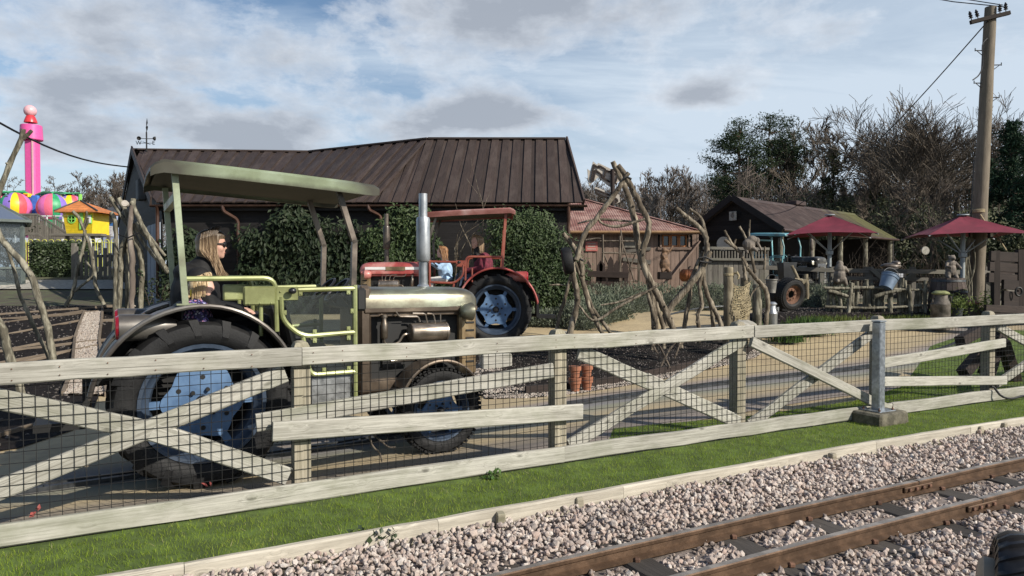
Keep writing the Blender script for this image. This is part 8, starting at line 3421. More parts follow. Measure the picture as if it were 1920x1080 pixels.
pu = obj('pumpkin', mb, PUMPKIN, label='large orange pumpkin beside the shed under the leaning plank', cat='pumpkin')
obj('stalk', MB().tube([(pm.x, 23.5, pm.z + .26), (pm.x + .03, 23.5, pm.z + .36), (pm.x + .08, 23.5, pm.z + .40)], [.03, .025, .02], 8), B_STICK, pu)
# low black rail along the far loop road
lr = thing('low_rail', 'low black rail with short legs along the lavender hedge', 'rail', G(1290, 590))
pts = smooth_curve([P(1215, 606, 16.4), P(1240, 596, 17.0), P(1275, 585, 18.2), P(1320, 577, 19.2), P(1380, 573, 19.7)], 16)
obj('rail_bar', MB().tube(pts, .03, 6), STEELDK, lr)
for p in pts[::2]:
 obj('rail_leg', MB().box((p.x, p.y, (p.z + H(p.x, p.y)) / 2), (.04, .04, max(.06, p.z - H(p.x, p.y)))), STEELDK, lr)

# ------------------------------------------------------------------ the rustic corner on the right
def ghz(px, Y):
 x = (px - 960) / F * Y
 return Vector((x, Y, H(x, Y) + .10))


def up_post(name, label, px, ptop, Y, r0, mat, cat='post', parent=None, cap=True):
 g = ghz(px, Y)
 t = P(px, ptop, Y)
 h = t.z - g.z + .1
 mb = MB().lathe([(r0 * 1.05, -.1), (r0, h * .5), (r0 * .97, h - .13), (r0 * .92, h - .11), (r0 * .001 + .001, h - .10)], 16, Matrix.Translation(g))
 return obj(name, mb, mat, parent, label=label, cat=cat)


W_NETPOST = bark('peeled_round_post', (.29, .25, .175), (.15, .125, .085), 10, bump=.4)
p1 = up_post('round_post', 'thick pale round post with rope tied round its top', 1366, 500, 13.3, .088, W_NETPOST)
mb = MB()
t = P(1366, 513, 13.3)
for k in range(3):
 mb.tube([t + Vector((.092 * math.cos(a), .092 * math.sin(a), -.012 * k + .01 * math.sin(a))) for a in [2 * PI * q / 14 for q in range(15)]], .010, 6)
mb.tube([t + Vector((.08, -.05, 0)), t + Vector((.13, -.08, .02)), t + Vector((.17, -.07, -.04)), t + Vector((.15, -.08, -.10))], [.02, .03, .022, .018], 8)
obj('rope_tie', mb, ROPE, p1)
up_post('round_post', 'shorter round post behind the rope net', 1397, 520, 13.7, .085, W_NETPOST)
up_post('round_post', 'old grey round post right of the rope net with wire round it', 1420, 532, 14.2, .09, B_STICKG)
# rope net between the posts
S = []
a0, a1, b0_, b1 = P(1373, 531, 13.32), P(1405, 527, 13.6), P(1374, 612, 13.2), P(1403, 600, 13.5)
nx, ny = 11, 26
grid = [[None] * (ny + 1) for _ in range(nx + 1)]
for i in range(nx + 1):
 for j in range(ny + 1):
  u, v = i / nx, j / ny
  p = a0.lerp(a1, u).lerp(b0_.lerp(b1, u), v)
  p.z -= .10 * math.sin(PI * u) * (1 - v * .5) + rnd.gauss(0, .008)
  p.y -= .06 * math.sin(PI * v) + rnd.gauss(0, .01)
  p.x += rnd.gauss(0, .008) + .03 * math.sin(v * 9 + u * 2)
  grid[i][j] = p
for i in range(nx + 1):
 for j in range(ny + 1):
  if i < nx:
   S.append([*grid[i][j], *grid[i + 1][j], .0065, .0065])
  if j < ny:
   S.append([*grid[i][j], *grid[i][j + 1], .0065, .0065])
V, Q = segs_mesh(S, 4)
fast_mesh('rope_net', V, Q, ROPE, label='pale rope net hanging between the two round posts', cat='net')


def churn(label, px, ptop, Y, r0, mat, lid, group='milk churns'):
 g = ghz(px, Y)
 t = P(px, ptop, Y)
 h = max(.3, t.z - g.z + .04)
 g = Vector((g.x, g.y, t.z - h))
 root = thing('milk_churn', label, 'milk churn', g, group=group)
 k = r0
 obj('churn_body', MB().lathe([(k * .96, 0), (k, .02), (k, h * .62), (k * 1.03, h * .63), (k * 1.03, h * .66), (k * .98, h * .67), (k * .72, h * .82), (k * .68, h * .92)], 24, Matrix.Translation(g)), mat, root)
 obj('churn_lid', MB().lathe([(k * .70, h * .90), (k * .90, h * .915), (k * .92, h * .94), (k * .80, h * .965), (k * .5, h), (.001, h * 1.0)], 24, Matrix.Translation(g)), lid, root)
 for s in (-1, 1):
  obj('churn_handle', MB().tube(bend([g + Vector((s * k * .78, -.03, h * .78)), g + Vector((s * k * 1.05, -.05, h * .86)), g + Vector((s * k * 1.05, -.05, h * .74)), g + Vector((s * k * .95, -.03, h * .69))], .03), .012, 6), mat, root)
 return root


churn('silver milk churn standing by the thin branch frame', 1448, 566, 14.4, .105, CHURN_SILVER, CHURN_SILVER)
churn('rusty brown milk churn with mossy lid in front of the barrel', 1764, 545, 15.0, .185, CHURN_RUSTY, MOSS)
# bucket hung on the post, dark planter
def bucket(label, c, r0, h, mat, R=None, rim=None):
 M = Matrix.Translation(c) @ (R.to_4x4() if R else Matrix.Identity(4))
 b = obj('bucket', MB().lathe([(.001, .01), (r0 * .74, 0), (r0, h), (r0 * .96, h), (r0 * .70, .02), (.001, .02)], 24), mat, M=M, label=label, cat='bucket')
 obj('bucket_rim', MB().tube([(r0 * math.cos(a), r0 * math.sin(a), h) for a in [2 * PI * q / 20 for q in range(21)]], .012, 6).tube([(r0 * .97 * math.cos(a), r0 * .97 * math.sin(a), h * .80) for a in [2 * PI * q / 20 for q in range(21)]], .008, 6), rim or mat, b, M=M)
 obj('bucket_handle', MB().tube([(r0 * math.cos(a), -.03, h + r0 * .9 * math.sin(a)) for a in [PI * q / 10 for q in range(11)]], .007, 5), STEELDK, b, M=M)
 return b


bucket('grey zinc bucket hung on the old post above the silver churn', P(1446, 549, 14.1), .11, .26, BUCKETGREY)
bucket('blue grey bucket tipped over on the rustic fence', P(1660, 541, 17.0), .20, .36, BUCKETBLUE, Matrix.Rotation(.5, 3, 'Y') @ Matrix.Rotation(-.25, 3, 'X'))
pl = P(1475, 524, 16.5)
obj('dark_planter', MB().lathe([(.17, 0), (.185, .02), (.225, .36), (.235, .365), (.235, .39), (.21, .39), (.18, .1), (.001, .1)], 4, Matrix.Translation(pl) @ Matrix.Rotation(.9, 4, 'Z')), BUCKETDARK, label='dark square tapered planter above the rusty wheel', cat='planter')
# big wheel with rusty rim
wc = P(1480, 551, 15.6)
wt = thing('spare_wheel', 'worn black tyre on a rusty rim leaning in the soil border', 'wheel', (wc.x, 15.6, wc.z - .34))
Mw = Matrix.Translation(wc) @ Matrix.Rotation(.42, 4, 'Z') @ Matrix.Rotation(PI / 2 + .18, 4, 'X')
mb = MB().lathe([(.21, -.12), (.25, -.145), (.31, -.14), (.335, -.11), (.34, 0), (.335, .11), (.31, .14), (.25, .145), (.21, .12)], 36, closed=True)
for k in range(44):
 a = 2 * PI * k / 44
 for zc_ in (-.09, 0, .09):
  mb.box((.338 * math.cos(a), .338 * math.sin(a), zc_), (.02, .026, .07), Matrix.Rotation(a, 3, 'Z'))
obj('tyre', mb, RUBBER, wt, M=Mw)
obj('rim', MB().lathe([(.215, .10), (.205, .115), (.185, .09), (.16, .05), (.14, .06), (.085, .055), (.085, .03), (.16, .03), (.21, .08)], 32, closed=True), RUST, wt, M=Mw)
mb = MB()
for k in range(8):
 a = 2 * PI * k / 8
 mb.lathe([(.014, .05), (.014, .075), (.001, .078)], 8, Matrix.Translation((.112 * math.cos(a), .112 * math.sin(a), 0)))
obj('wheel_nuts', mb, RUST, wt, M=Mw)
ob_ = obj('second_tyre', MB().lathe([(.21, -.12), (.25, -.145), (.31, -.14), (.335, -.11), (.34, 0), (.335, .11), (.31, .14), (.25, .145), (.21, .12)], 32, closed=True), RUBBER, M=Matrix.Translation(P(1466, 556, 16.1)) @ Matrix.Rotation(.42, 4, 'Z') @ Matrix.Rotation(PI / 2 + .1, 4, 'X'), label='black tyre standing just behind the rusty rimmed wheel', cat='tyre')
# pale crossed poles next to the wheel
xp = thing('crossed_poles', 'pale mossy crossed poles right of the rusty wheel', 'poles', ghz(1510, 16.2))
for pts, w in [([(1493, 541), (1514, 521)], .06), ([(1513, 560), (1511, 514)], .055), ([(1490, 524), (1512, 527)], .045), ([(1500, 530), (1488, 505), (1484, 498)], .04)]:
 stick(xp, pxs(16.2, *pts), [w, w * .9], W_NETPOST, 'pole', 8, knots=False)
# old lamps, baskets, herbs and tufts
def tuft(label, px, py, Y, n, h, rad, mat, seed, name='grass_tuft', cat='plant', group='green leaf tufts in the soil border'):
 g = ghz(px, Y)
 r = np.random.RandomState(seed)
 pts = np.stack([g.x + r.normal(0, rad, n), g.y + r.normal(0, rad * .6, n)], 1)
 a = r.uniform(0, 2 * PI, n)
 V = np.zeros((n, 5, 3))
 w = r.uniform(.006, .012, n)
 hh = h * r.uniform(.5, 1.2, n)
 l = hh * r.uniform(.05, .5, n)
 z = np.full(n, g.z - .06)
 ca, sa = np.cos(a), np.sin(a)
 V[:, 0] = np.stack([pts[:, 0] - sa * w, pts[:, 1] + ca * w, z], 1)
 V[:, 1] = np.stack([pts[:, 0] + sa * w, pts[:, 1] - ca * w, z], 1)
 V[:, 2] = np.stack([pts[:, 0] + ca * l * .4 + sa * w, pts[:, 1] + sa * l * .4 - ca * w, z + hh * .6], 1)
 V[:, 3] = np.stack([pts[:, 0] + ca * l, pts[:, 1] + sa * l, z + hh], 1)
 V[:, 4] = np.stack([pts[:, 0] + ca * l * .4 - sa * w, pts[:, 1] + sa * l * .4 + ca * w, z + hh * .6], 1)
 o = fast_mesh(name, V.reshape(-1, 3), np.arange(n * 5).reshape(n, 5), mat)
 if label.startswith(('low green', 'green weeds')):
  return tag(o, kind='stuff')
 return tag(o, label, cat, group)


tuft('bright green grass tuft between silver churn and rusty wheel', 1478, 602, 13.9, 420, .28, .13, L_TUFT, 1)
tuft('tall daffodil leaves right of the rusty wheel', 1520, 585, 14.6, 420, .34, .17, L_TUFT, 2)
tuft('shorter daffodil leaves in front of the rusty wheel', 1498, 590, 14.8, 300, .26, .15, L_TUFT, 3)
tuft('green tuft under the rope net right side', 1408, 596, 14.3, 240, .30, .12, L_TUFT, 4)
tuft('low green weeds at the foot of the rustic fence', 1560, 588, 16.0, 260, .16, .35, L_HERB, 5)
tuft('low green weeds below the tipped bucket', 1690, 592, 16.2, 260, .14, .5, L_HERB, 6)
tuft('green weeds left of the barrel', 1738, 590, 16.0, 260, .16, .3, L_HERB, 7)
# rustic fence of split sticks
rf = thing('rustic_fence', 'rustic fence of crooked split posts and rails in the soil border', 'fence', ghz(1640, 17.2))
RFY = 17.2
for k, px in enumerate([1552, 1577, 1590, 1606, 1622, 1638, 1654, 1669, 1684, 1700, 1716, 1734, 1564, 1598, 1630, 1647, 1692, 1708, 1725]):
 top = 525 + rnd.uniform(-4, 14)
 lean = rnd.uniform(-7, 7)
 w = rnd.uniform(.04, .062)
 stick(rf, pxs(RFY + rnd.uniform(-.15, .1), (px, 592), (px + lean * .4, 562), (px + lean, top)), [w, w * .95, w * .8], B_STICKG, 'split_post', 7)
for (a, b, w) in [((1545, 540), (1638, 538), .036), ((1600, 538), (1740, 544), .034), ((1546, 575), (1640, 578), .034), ((1620, 578), (1742, 572), .034), ((1552, 545), (1590, 556), .05)]:
 stick(rf, pxs(RFY - .12, a, ((a[0] + b[0]) / 2, (a[1] + b[1]) / 2 + rnd.uniform(-2, 2)), b), [w, w * .9], B_STICKG, 'split_rail', 7)
stick(rf, pxs(RFY - .25, (1640, 556), (1665, 548), (1690, 545)), [.05, .04], B_STICKG, 'split_rail', 7)
for k, px in enumerate([1662, 1673, 1679]):
 a, b = P(px, 560, 17.5), P(px, 517, 17.5)
 Mx, L = axes(a, b, (0, -1, 0))
 obj('pointed_picket', MB().prism([(0, -.045), (L - .08, -.045), (L, 0), (L - .08, .045), (0, .045)], -.012, .012), W_GREYFENCE, rf, M=Mx, smooth=0)
fb_ = P(1574, 537, RFY - .1)
carved('carved bear seen from behind sitting on the rustic fence', 'carving', Matrix.Translation(fb_) @ Matrix.Rotation(2.4, 4, 'Z') @ Matrix.Scale(.82, 4), bear_shapes[:2] + [('e', (.02, -.08, .66), (.10, .10, .10)), ('l', [(.10, -.05, .55), (.20, -.22, .52), (.22, -.34, .50)], [.06, .05, .04]), ('l', [(-.12, -.05, .54), (-.16, -.2, .44)], [.06, .045]), ('l', [(-.10, -.02, .2), (-.14, -.12, .06)], [.10, .06]), ('l', [(.10, -.02, .2), (.14, -.12, .06)], [.10, .06]), ('e', (0, .16, .16), (.05, .05, .05))], CARVED)
sl = P(1404, 466, 13.55)
carved('carved grey animal clinging to the top of the thin branch frame', 'carving', Matrix.Translation(sl) @ Matrix.Scale(.62, 4), [('e', (0, 0, .12), (.20, .15, .19)), ('e', (.10, 0, .27), (.16, .12, .13)), ('e', (.25, -.02, .24), (.08, .08, .10)), ('l', [(.24, -.04, .18), (.32, -.05, .04), (.36, -.05, -.04)], [.05, .04, .03]), ('l', [(.10, -.06, .02), (.20, -.10, -.06)], [.07, .05]), ('l', [(-.10, 0, .02), (-.06, -.05, -.12)], [.06, .04]), ('e', (.22, .05, .33), (.035, .03, .035))], CARVED, .012)
# barrel with bear
bb = P(1777, 587, 17.0)
br = thing('barrel', 'dark staved barrel with black hoops under the carved bear', 'barrel', bb)
rb, rt_, hb_ = 33 / F * 17, 26.5 / F * 17, 66 / F * 17
ns = 20
prof = lambda f: rb * (1.0 - .12 * (f - .35) ** 2 * 2) * (1 - f) + (rt_ * 1.0) * f + .03 * math.sin(PI * f)
for k in range(ns):
 a0_, a1_ = 2 * PI * k / ns + .012, 2 * PI * (k + 1) / ns - .012
 vs = []
 for i in range(8):
  f = i / 7
  for a in (a0_, a1_):
   vs.append((bb.x + prof(f) * math.cos(a), bb.y + prof(f) * math.sin(a), bb.z + hb_ * f))
  for a in (a1_, a0_):
   vs.append((bb.x + (prof(f) - .03) * math.cos(a), bb.y + (prof(f) - .03) * math.sin(a), bb.z + hb_ * f))
 fs = [(i * 4 + q, i * 4 + (q + 1) % 4, i * 4 + 4 + (q + 1) % 4, i * 4 + 4 + q) for i in range(7) for q in range(4)] + [(28, 29, 30, 31)]
 obj('stave', MB().add(vs, fs), W_BARREL, br, smooth=0)
for f in (.06, .36, .62, .92):
 obj('hoop', MB().lathe([(prof(f - .03) + .004, bb.z + hb_ * (f - .03)), (prof(f - .03) + .010, bb.z + hb_ * (f - .03)), (prof(f + .03) + .010, bb.z + hb_ * (f + .03)), (prof(f + .03) + .004, bb.z + hb_ * (f + .03))], 32, Matrix.Translation((bb.x, bb.y, 0))), STEELDK, br)
obj('barrel_top', MB().lathe([(.001, bb.z + hb_ - .02), (rt_ - .02, bb.z + hb_ - .02)], 24, Matrix.Translation((bb.x, bb.y, 0))), W_BARREL, br)
carved('carved bear standing on the barrel with its head up', 'carving', Matrix.Translation((bb.x + .06, bb.y, bb.z + hb_ - .02)) @ Matrix.Scale(.70, 4), bear_shapes, CARVED)
# wagon wheel leaning on the barrel
ww = thing('wagon_wheel', 'half hidden wagon wheel leaning against the barrel', 'wheel', P(1788, 590, 16.2))
Mw = Matrix.Translation(P(1784, 572, 16.3)) @ Matrix.Rotation(.15, 4, 'Z') @ Matrix.Rotation(PI / 2 - .2, 4, 'X')
obj('wheel_rim', MB().lathe([(.30, -.03), (.335, -.03), (.335, .03), (.30, .03)], 32, closed=True), W_CRATE, ww, M=Mw)
for k in range(10):
 a = 2 * PI * k / 10
 obj('spoke', MB().tube([(.05 * math.cos(a), .05 * math.sin(a), 0), (.305 * math.cos(a), .305 * math.sin(a), 0)], .014, 6), W_GREYFENCE, ww, M=Mw)
obj('wheel_hub', MB().lathe([(.001, -.05), (.05, -.05), (.06, 0), (.05, .06), (.001, .06)], 14), W_CRATE, ww, M=Mw)


def potted(label, px, py, Y, r0, h, mat, lm, seed, spread=.18, leafh=.28, n=420, name='potted_plant'):
 g = P(px, py, Y)
 t = thing(name, label, 'potted plant', g)
 obj('pot', MB().lathe([(r0 * .78, 0), (r0, h), (r0 * 1.06, h), (r0 * 1.06, h + .02), (r0 * .92, h + .02), (r0 * .9, h * .8), (.001, h * .8)], 20, Matrix.Translation(g)), mat, t)
 r = np.random.RandomState(seed)
 pos = np.array(g) + np.array([0, 0, h]) + r.normal(size=(n, 3)) * np.array([spread, spread * .7, leafh * .4]) + np.array([0, 0, leafh * .35])
 V, Q = leaf_mesh(pos, .085, droop=-.5, aspect=3.5, seed=seed)
 fast_mesh('foliage', V, Q, lm, t)
 return t


potted('black pot with spiky yellow green herb right of the rusty churn', 1793, 597, 15.2, .13, .20, BUCKETDARK, L_HERB, 5)
potted('half barrel planter at the foot of the telegraph pole', 1826, 600, 16.0, .19, .26, W_BARREL, L_HERB, 6, .12, .14, 160)
potted('small leggy shrub in a pot right of the telegraph pole', 1848, 596, 15.6, .10, .14, BUCKETDARK, L_HERB, 7, .10, .42, 260)
g = P(1823, 570, 16.0)
obj('terracotta_dome', MB().lathe([(.16, 0), (.155, .03), (.10, .075), (.001, .085)], 20, Matrix.Translation(g)), TERRA, label='round terracotta saucer on the half barrel planter', cat='saucer')

# dark slatted timber structure at the right edge
cs_ = thing('slatted_crate', 'dark tarred timber crate of heavy slats at the right edge', 'crate', P(1890, 600, 15.5))
CY = 15.4
for k, (l, r_, yl, yr, hh_, dy) in enumerate([(1856, 1990, 471, 478, 18, 0), (1854, 1990, 491, 500, 17, .0), (1852, 1990, 511, 521, 18, 0), (1880, 1990, 524, 533, 18, .1), (1880, 1990, 545, 553, 19, .1), (1880, 1990, 561, 569, 15, .1), (1847, 1990, 571, 577, 14, -.2), (1847, 1990, 586, 592, 14, -.2)]):
 plank('slat', P(l, yl + hh_ / 2, CY + dy), P(r_, yr + hh_ / 2, CY + dy + .9), .06, hh_ / F * CY, W_CRATE, cs_, segs=3)
for (px, a, b, dy) in [(1866, 470, 600, .09), (1912, 468, 600, .35)]:
 plank('crate_post', P(px, b, CY + dy), P(px, a, CY + dy), .14, .12, W_CRATE, cs_, up=(0, -1, 0), segs=2)
for (l, yl, r_, yr) in [(1862, 490, 1990, 486), (1862, 512, 1990, 505)]:
 plank('back_slat', P(l, yl, CY + 1.3), P(r_, yr, CY + 2.2), .05, .10, W_CRATE, cs_)
c = P(1909, 547, CY + .12)
obj('iron_ring', MB().tube([c + Vector((.07 * math.cos(a), -.02, .09 * math.sin(a))) for a in [2 * PI * q / 16 for q in range(17)]], .022, 6), BLACK, cs_)
# the same kind of dark timber lying on the lawn
dt = thing('timber_heap', 'dark timber frame lying on the lawn inside the fence at the right', 'timber', G(1850, 690))
for a, b, w in [((1800, 640), (1850, 612), .14), ((1806, 700), (1856, 640), .16), ((1850, 700), (1876, 620), .2), ((1840, 728), (1900, 724), .12), ((1880, 640), (1905, 720), .14)]:
 plank('timber', P(*a, 10.4), P(*b, 10.8), .14, w, W_CRATE, dt, up=(0, -1, 0))

# ------------------------------------------------------------------ telegraph pole
PY = 19.0
pb_ = ghz(1829, PY)
tp = P(1857.5, 14, PY)
pole = thing('telegraph_pole', 'tall slightly leaning wooden telegraph pole with insulators at the right', 'telegraph pole', (pb_.x, PY, pb_.z - .1))
n = 12
pts = [pb_.lerp(tp, k / n) for k in range(n + 1)]
M_, L_ = axes(pts[0], pts[-1], (0, -1, 0))
mb = MB().lathe([(.190 - .052 * k / 14 + (.004 * math.sin(k * 2.1)), L_ * k / 14) for k in range(15)] + [(.001, L_ + .01)], 20, Matrix(((0, 0, 1, 0), (1, 0, 0, 0), (0, 1, 0, 0), (0, 0, 0, 1))))
obj('pole_shaft', mb, W_POLE, pole, M=M_, smooth=60)
xa, xb = P(1820, 42, PY - .17), P(1893, 24, PY - .17)
plank('cross_arm', xa, xb, .09, .10, W_CRATE, pole, segs=2)
for px, py in [(1822, 38), (1834, 35), (1875, 25), (1886, 22)]:
 c = P(px, py, PY - .17)
 tl = Vector((-.28, 0, 1)).normalized() if px < 1850 else Vector((-.05, 0, 1)).normalized()
 M2 = frame(c, tl.orthogonal(), tl)
 obj('insulator', MB().lathe([(.012, 0), (.012, .05), (.055, .06), (.03, .085), (.052, .12), (.028, .15), (.045, .18), (.025, .21), (.02, .24), (.001, .25)], 14, M2), INSUL, pole)
for (px, py, s) in [(1836, 95, -1), (1868, 122, 1), (1834, 156, -1), (1864, 183, 1)]:
 c = P(px, py, PY)
 q = Vector((c.x - s * .10, PY, c.z))
 obj('climbing_step', MB().tube([q, q + Vector((s * .22, -.02, .0))], .014, 6).tube([q + Vector((0, 0, -.14)), q + Vector((s * .17, -.02, -.01))], .010, 6).tube([q + Vector((s * .22, -.02, -.02)), q + Vector((s * .22, -.02, .06))], .012, 6), STEELDK, pole)
mb = MB().tube(smooth_curve([P(1851, 72, PY - .15), P(1842, 85, PY - .2), P(1843, 120, PY - .2), P(1836, 140, PY - .25), P(1824, 150, PY - .3)], 16), .016, 6)
obj('loose_wire', mb, CABLE, pole)
for dx in (-.02, .07):
 obj('down_cable', MB().tube([P(1826, 460, PY) + Vector((-.19 + dx * .2, -.08, 0)), P(1824, 410, PY) + Vector((-.17 + dx * .2, -.08, 0)), P(1812, 585, PY) + Vector((dx, -.15, 0))] if dx > 0 else [P(1838, 300, PY) + Vector((-.19, -.05, 0)), P(1829, 460, PY) + Vector((-.20, -.05, 0)), P(1822, 590, PY) + Vector((-.2, -.05, 0))], .018, 6), CABLE, pole)
mb = MB()
c = P(1834, 398, PY)
for k in range(3):
 mb.tube([c + Vector((.175 * math.cos(a), .175 * math.sin(a), .03 * k)) for a in [2 * PI * q / 14 for q in range(15)]], .018, 6)
obj('rope_band', mb, ROPE, pole)
mb = MB().tube(smooth_curve([P(1838, 402, PY - .19), P(1850, 420, PY - .3), P(1872, 447, PY - .8), P(1887, 470, PY - 1.2)], 12), [.024] * 12, 6).ell(P(1873, 449, PY - .8), (.05, .05, .04), 8, 6)
obj('guy_rope', mb, ROPE, label='pale guy rope running from the telegraph pole down to the dark slatted crate', cat='rope')
mb = MB()
for k in range(9):
 a0__, b0__ = P(1822 - k * 1.5, 440 + k * 2, PY - .1), P(1806 + k * 2.0, 560 + (k % 3) * 6, PY - .25)
 m_ = a0__.lerp(b0__, .5) + Vector((rnd.gauss(0, .10), 0, 0))
 stick(pole, [a0__, m_, b0__], [.022, .02], B_STICKG, 'vine_stem', 5, knots=False)
a, b = P(1852, 40, PY - .1), P(1485, 392, 31)
obj('service_wire', MB().tube([a.lerp(b, k / 16) - Vector((0, 0, .5 * math.sin(PI * k / 16))) for k in range(17)], .016, 6), CABLE, label='black wire running from the telegraph pole down to the barn', cat='wire')
for k, (dy, lb) in enumerate([(0, 'lower of two black wires leaving the top of the telegraph pole to the upper left'), (-7, 'upper of two black wires leaving the top of the telegraph pole')]):
 a, b = P(1884 - 4 * k, 13 + dy * .5, PY - .17), P(1700 + 40 * k, -12 + dy, 21)
 obj('overhead_wire', MB().tube([a, a.lerp(b, .5) - Vector((0, 0, .05)), b], .014, 6), CABLE, label=lb, cat='wire')
ln = P(1857, 441, 18.0)
lt = thing('hanging_lantern', 'small dark lantern hanging under the right parasol', 'lantern', ln)
obj('lantern_body', MB().cbox((ln.x, 18, ln.z), (.10, .10, .16), .015).lathe([(.08, .08), (.02, .15), (.001, .16)], 8, Matrix.Translation((ln.x, 18, ln.z))), BLACK, lt)
obj('lantern_pane', MB().box((ln.x, 17.945, ln.z + .01), (.07, .006, .09)), LAMPGLASS, lt)

# ------------------------------------------------------------------ parasols
def parasol(label, px, pt, pedge, Y, hw, rot):
 ap = P(px, pt, Y)
 ez = P(px, pedge, Y).z
 t = thing('parasol', label, 'parasol', (ap.x, Y, H(ap.x, Y)), group='crimson square parasols')
 cs = []
 for k in range(4):
  a = rot + PI / 2 * k
  cs.append(Vector((ap.x + hw * math.cos(a), Y + hw * math.sin(a), ez)))
 for k in range(4):
  a, b = cs[k], cs[(k + 1) % 4]
  n = 10
  vs, fs = [], []
  for i in range(n + 1):
   for j in range(n + 1):
    f, g_ = i / n, j / n
    e = a.lerp(b, g_)
    e = e + Vector((0, 0, -.02 + .05 * math.sin(PI * g_)))
    e = e.lerp(Vector((ap.x, Y, ez)), .05 * math.sin(PI * g_))
    p = Vector((ap.x, Y, ap.z)).lerp(e, f)
    p.z -= .05 * math.sin(PI * f) * math.sin(PI * g_) + rnd.gauss(0, .003)
    vs.append(p)
  for i in range(n):
   for j in range(n):
    q = i * (n + 1) + j
    fs.append((q, q + n + 1, q + n + 2, q + 1))
  obj('canopy_panel', MB().add(vs, fs), CANVAS, t, smooth=50)
  hub = Vector((ap.x, Y, ez - .05))
  obj('rib', MB().beam(Vector((ap.x, Y, ap.z - .09)), a + Vector((0, 0, -.05)), .03, .025), PARA_POLE, t)
  low = Vector((ap.x, Y, ez - .50))
  obj('strut', MB().beam(low, Vector((ap.x, Y, ap.z)).lerp(a, .55) - Vector((0, 0, .14)), .03, .025), PARA_POLE, t)
 obj('parasol_pole', MB().tube([(ap.x, Y, H(ap.x, Y) - .05), (ap.x, Y, ap.z + .02)], .055, 12).cbox((ap.x, Y, ez - .50), (.16, .16, .14), .02), PARA_POLE, t)
 obj('crown_cap', MB().lathe([(.15, ap.z - .01), (.13, ap.z + .015), (.001, ap.z + .025)], 16, Matrix.Translation((ap.x, Y, 0))), PARA_POLE, t)
 obj('base_plate', MB().cbox((ap.x, Y, H(ap.x, Y) + .04), (.7, .7, .08), .02), CONCRETE, t)
 return t


parasol('crimson square parasol standing in front of the barn roof', 1556, 403, 441, 20.5, 1.62, -PI / 2 + .40)
parasol('crimson square parasol behind the telegraph pole', 1806, 403, 442, 18.6, 1.62, -PI / 2 + .55)

# ------------------------------------------------------------------ background fences, shrubs and the old tractor
of_ = dict(fender=A_OLD, body=A_OLD, hood=A_OLD, canopy=A_TEAL, tube=A_TEAL, post=A_TEAL, post2=A_TEAL, grille=A_OLD, stack=A_STACKDK)
vx = (1436 - 960) / F * 24.5
OT = tractor('old blackened tractor with a teal canopy parked behind the grey rail fence', (vx, 24.5, H(vx, 24.5) + .25), math.radians(-58), .86, of_, group='open ride tractors on the guide rail')
OT.name = 'old_tractor'
if 'group' in OT:
 del OT['group']
bf2 = thing('porch_balustrade', 'grey balustrade with upright bars in front of the barn porch', 'railing', P(1400, 500, 23.8))
BY = 23.2
obj('parking_plinth', MB().cbox((0, 0, .12), (3.6, 1.5, .26), .02), W_STEP, M=Matrix.Translation((vx + .48, 23.75, H(vx, 24.5))) @ Matrix.Rotation(math.radians(-58), 4, 'Z'), label='low timber plinth under the old teal roofed tractor', cat='plinth')
plank('handrail', P(1318, 465, BY), P(1442, 467, BY), .08, .09, W_GREYFENCE, bf2)
plank('bottom_rail', P(1318, 486, BY), P(1442, 487, BY), .07, .08, W_GREYFENCE, bf2)
for k in range(22):
 px = 1322 + k * 5.6
 obj('baluster', MB().beam(P(px, 487, BY + .02), P(px, 466, BY + .02), .045, .045), W_GREYFENCE, bf2, smooth=0)
for k in range(13):
 px = 1322 + k * 9.6
 w = .155
 plank('skirt_board', P(px, 545, BY + .1), P(px, 490, BY + .1), .03, w, W_GREYFENCE, bf2, up=(1, 0, 0), segs=2)
gf = thing('grey_rail_fence', 'silver grey post and rail fence with wire behind the rustic fence', 'fence', P(1640, 590, 20.2))
GY = 20.2
for (a, b, h) in [((1400, 500), (1560, 507), .12), ((1560, 507), (1700, 509), .12), ((1700, 509), (1960, 513), .12), ((1560, 521), (1740, 524), .10), ((1540, 572), (1745, 574), .10), ((1500, 565), (1556, 569), .14)]:
 plank('rail', P(*a, GY), P(*b, GY), .05, h, W_GREYFENCE if h < .13 else W_NETPOST, gf)
for px in (1540, 1624, 1631, 1711, 1560, 1850, 1900):
 plank('post', P(px, 596, GY + .06), P(px, 500, GY + .06), .13, .12, W_GREYFENCE, gf, up=(0, -1, 0), segs=2)
for a, b in [((1633, 504), (1666, 532)), ((1712, 514), (1684, 536)), ((1850, 515), (1900, 548)), ((1855, 578), (1895, 560))]:
 plank('brace', P(*a, GY - .06), P(*b, GY - .06), .04, .12, W_GREYFENCE, gf)
S = []
x0, x1 = P(1490, 500, GY + .03).x, P(1960, 500, GY + .03).x
zt, zb = P(1600, 512, GY).z, P(1600, 572, GY).z
x = x0
while x < x1:
 S.append([x, GY + .03, zb, x, GY + .03, zt, .006, .006])
 x += .075
z = zb
while z < zt:
 S.append([x0, GY + .03, z, x1, GY + .03, z, .006, .006])
 z += .075
V, Q = segs_mesh(S, 3)
fast_mesh('wire_mesh', V, Q, WIRE, gf, kind='stuff')
wc_ = P(1673, 512, 21.0)
cb_ = thing('covered_box', 'dark box with a white cloth and a dark cap behind the grey rail fence', 'box', (wc_.x, 21, wc_.z - .4))
obj('box_body', MB().cbox((wc_.x, 21, wc_.z - .22), (.62, .4, .55), .03), BLACK, cb_)
obj('white_cloth', MB().cbox((wc_.x, 20.88, wc_.z - .06), (.42, .2, .30), .02), SIGNWHITE, cb_)
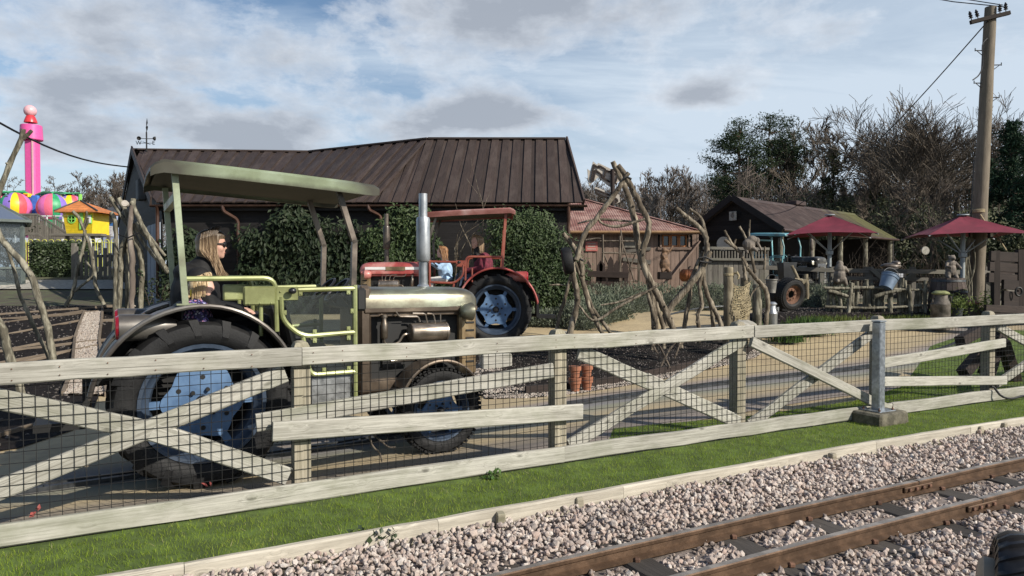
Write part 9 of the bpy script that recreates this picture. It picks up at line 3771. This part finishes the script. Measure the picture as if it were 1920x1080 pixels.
obj('cap', MB().ell((wc_.x - .05, 21, wc_.z + .20), (.30, .2, .10), 14, 8).ell((wc_.x + .1, 21, wc_.z + .28), (.14, .14, .08), 12, 8), A_STACKDK, cb_)
rp = P(1735, 470, 22.3)
obj('round_plaque', MB().lathe([(.001, .02), (.12, .02), (.13, 0), (.001, 0)], 18, Matrix.Translation(rp) @ Matrix.Rotation(PI / 2, 4, 'X')), KERBSTONE, label='small pale round plaque on a stick among the bare shrubs', cat='plaque')
for k, (px, Y, h, lb) in enumerate([(1525, 23.6, 1.5, 'bare pale twig shrub right of the left parasol pole'), (1600, 24.0, 1.7, 'bare pale twig shrub behind the first grey brace'), (1640, 23.2, 1.6, 'bare pale twig shrub above the tipped bucket'), (1685, 23.8, 1.8, 'bare pale twig shrub behind the white cloth box'),
         (1722, 23.4, 1.7, 'bare pale twig shrub around the round plaque'), (1762, 24.2, 1.7, 'bare pale twig shrub behind the bear on the barrel'), (1865, 23.0, 1.5, 'bare pale twig shrub right of the telegraph pole'), (1905, 22.6, 1.5, 'bare pale twig shrub above the dark slatted crate')]):
 twig_shrub('bare_shrub', lb, px, 560, Y, h, 9, B_TWIG, 60 + k, .42, .011, cat='shrub')

# ------------------------------------------------------------------ tyre close to the camera at the lower right
tc_ = P(1922, 1112, 3.2)
ft = thing('garden_tractor_wheel', 'black lugged tyre with a tan hub standing in the ballast at the lower right corner', 'wheel', (tc_.x, 3.2, tc_.z - .26))
Mf = Matrix.Translation(tc_) @ Matrix.Rotation(math.radians(150), 4, 'Z') @ Matrix.Rotation(PI / 2 - .10, 4, 'Y')
mb = MB().lathe([(.13, -.10), (.17, -.135), (.215, -.13), (.236, -.10), (.243, 0), (.236, .10), (.215, .13), (.17, .135), (.13, .10)], 48, closed=True)
for sgn in (-1, 1):
 for k in range(22):
  a0 = 2 * PI * (k + (.5 if sgn > 0 else 0)) / 22
  vs = []
  for (rr, z_, da) in [(.19, .137, -.05), (.228, .128, 0), (.256, .09, .05), (.262, .045, .14), (.260, .003, .24)]:
   a = a0 + da
   c = Vector((rr * math.cos(a), rr * math.sin(a), sgn * z_))
   tg = Vector((-math.sin(a), math.cos(a), 0)) * .013
   rd = Vector((math.cos(a), math.sin(a), 0)) * .03
   vs += [c - tg * .7, c + tg * .7, c + tg - rd, c - tg - rd]
  fs = [(i * 4 + q, i * 4 + (q + 1) % 4, i * 4 + 4 + (q + 1) % 4, i * 4 + 4 + q) for i in range(4) for q in range(4)] + [(0, 1, 2, 3), (16, 17, 18, 19)]
  mb.add(vs, fs)
obj('tyre', mb, RUBBER_NEW, ft, M=Mf, smooth=45)
obj('hub_drum', MB().lathe([(.001, .185), (.09, .185), (.115, .17), (.12, .05), (.12, -.1), (.001, -.1)], 28), plain('tan_painted_hub', (.36, .29, .21), .6, var=.15), ft, M=Mf)
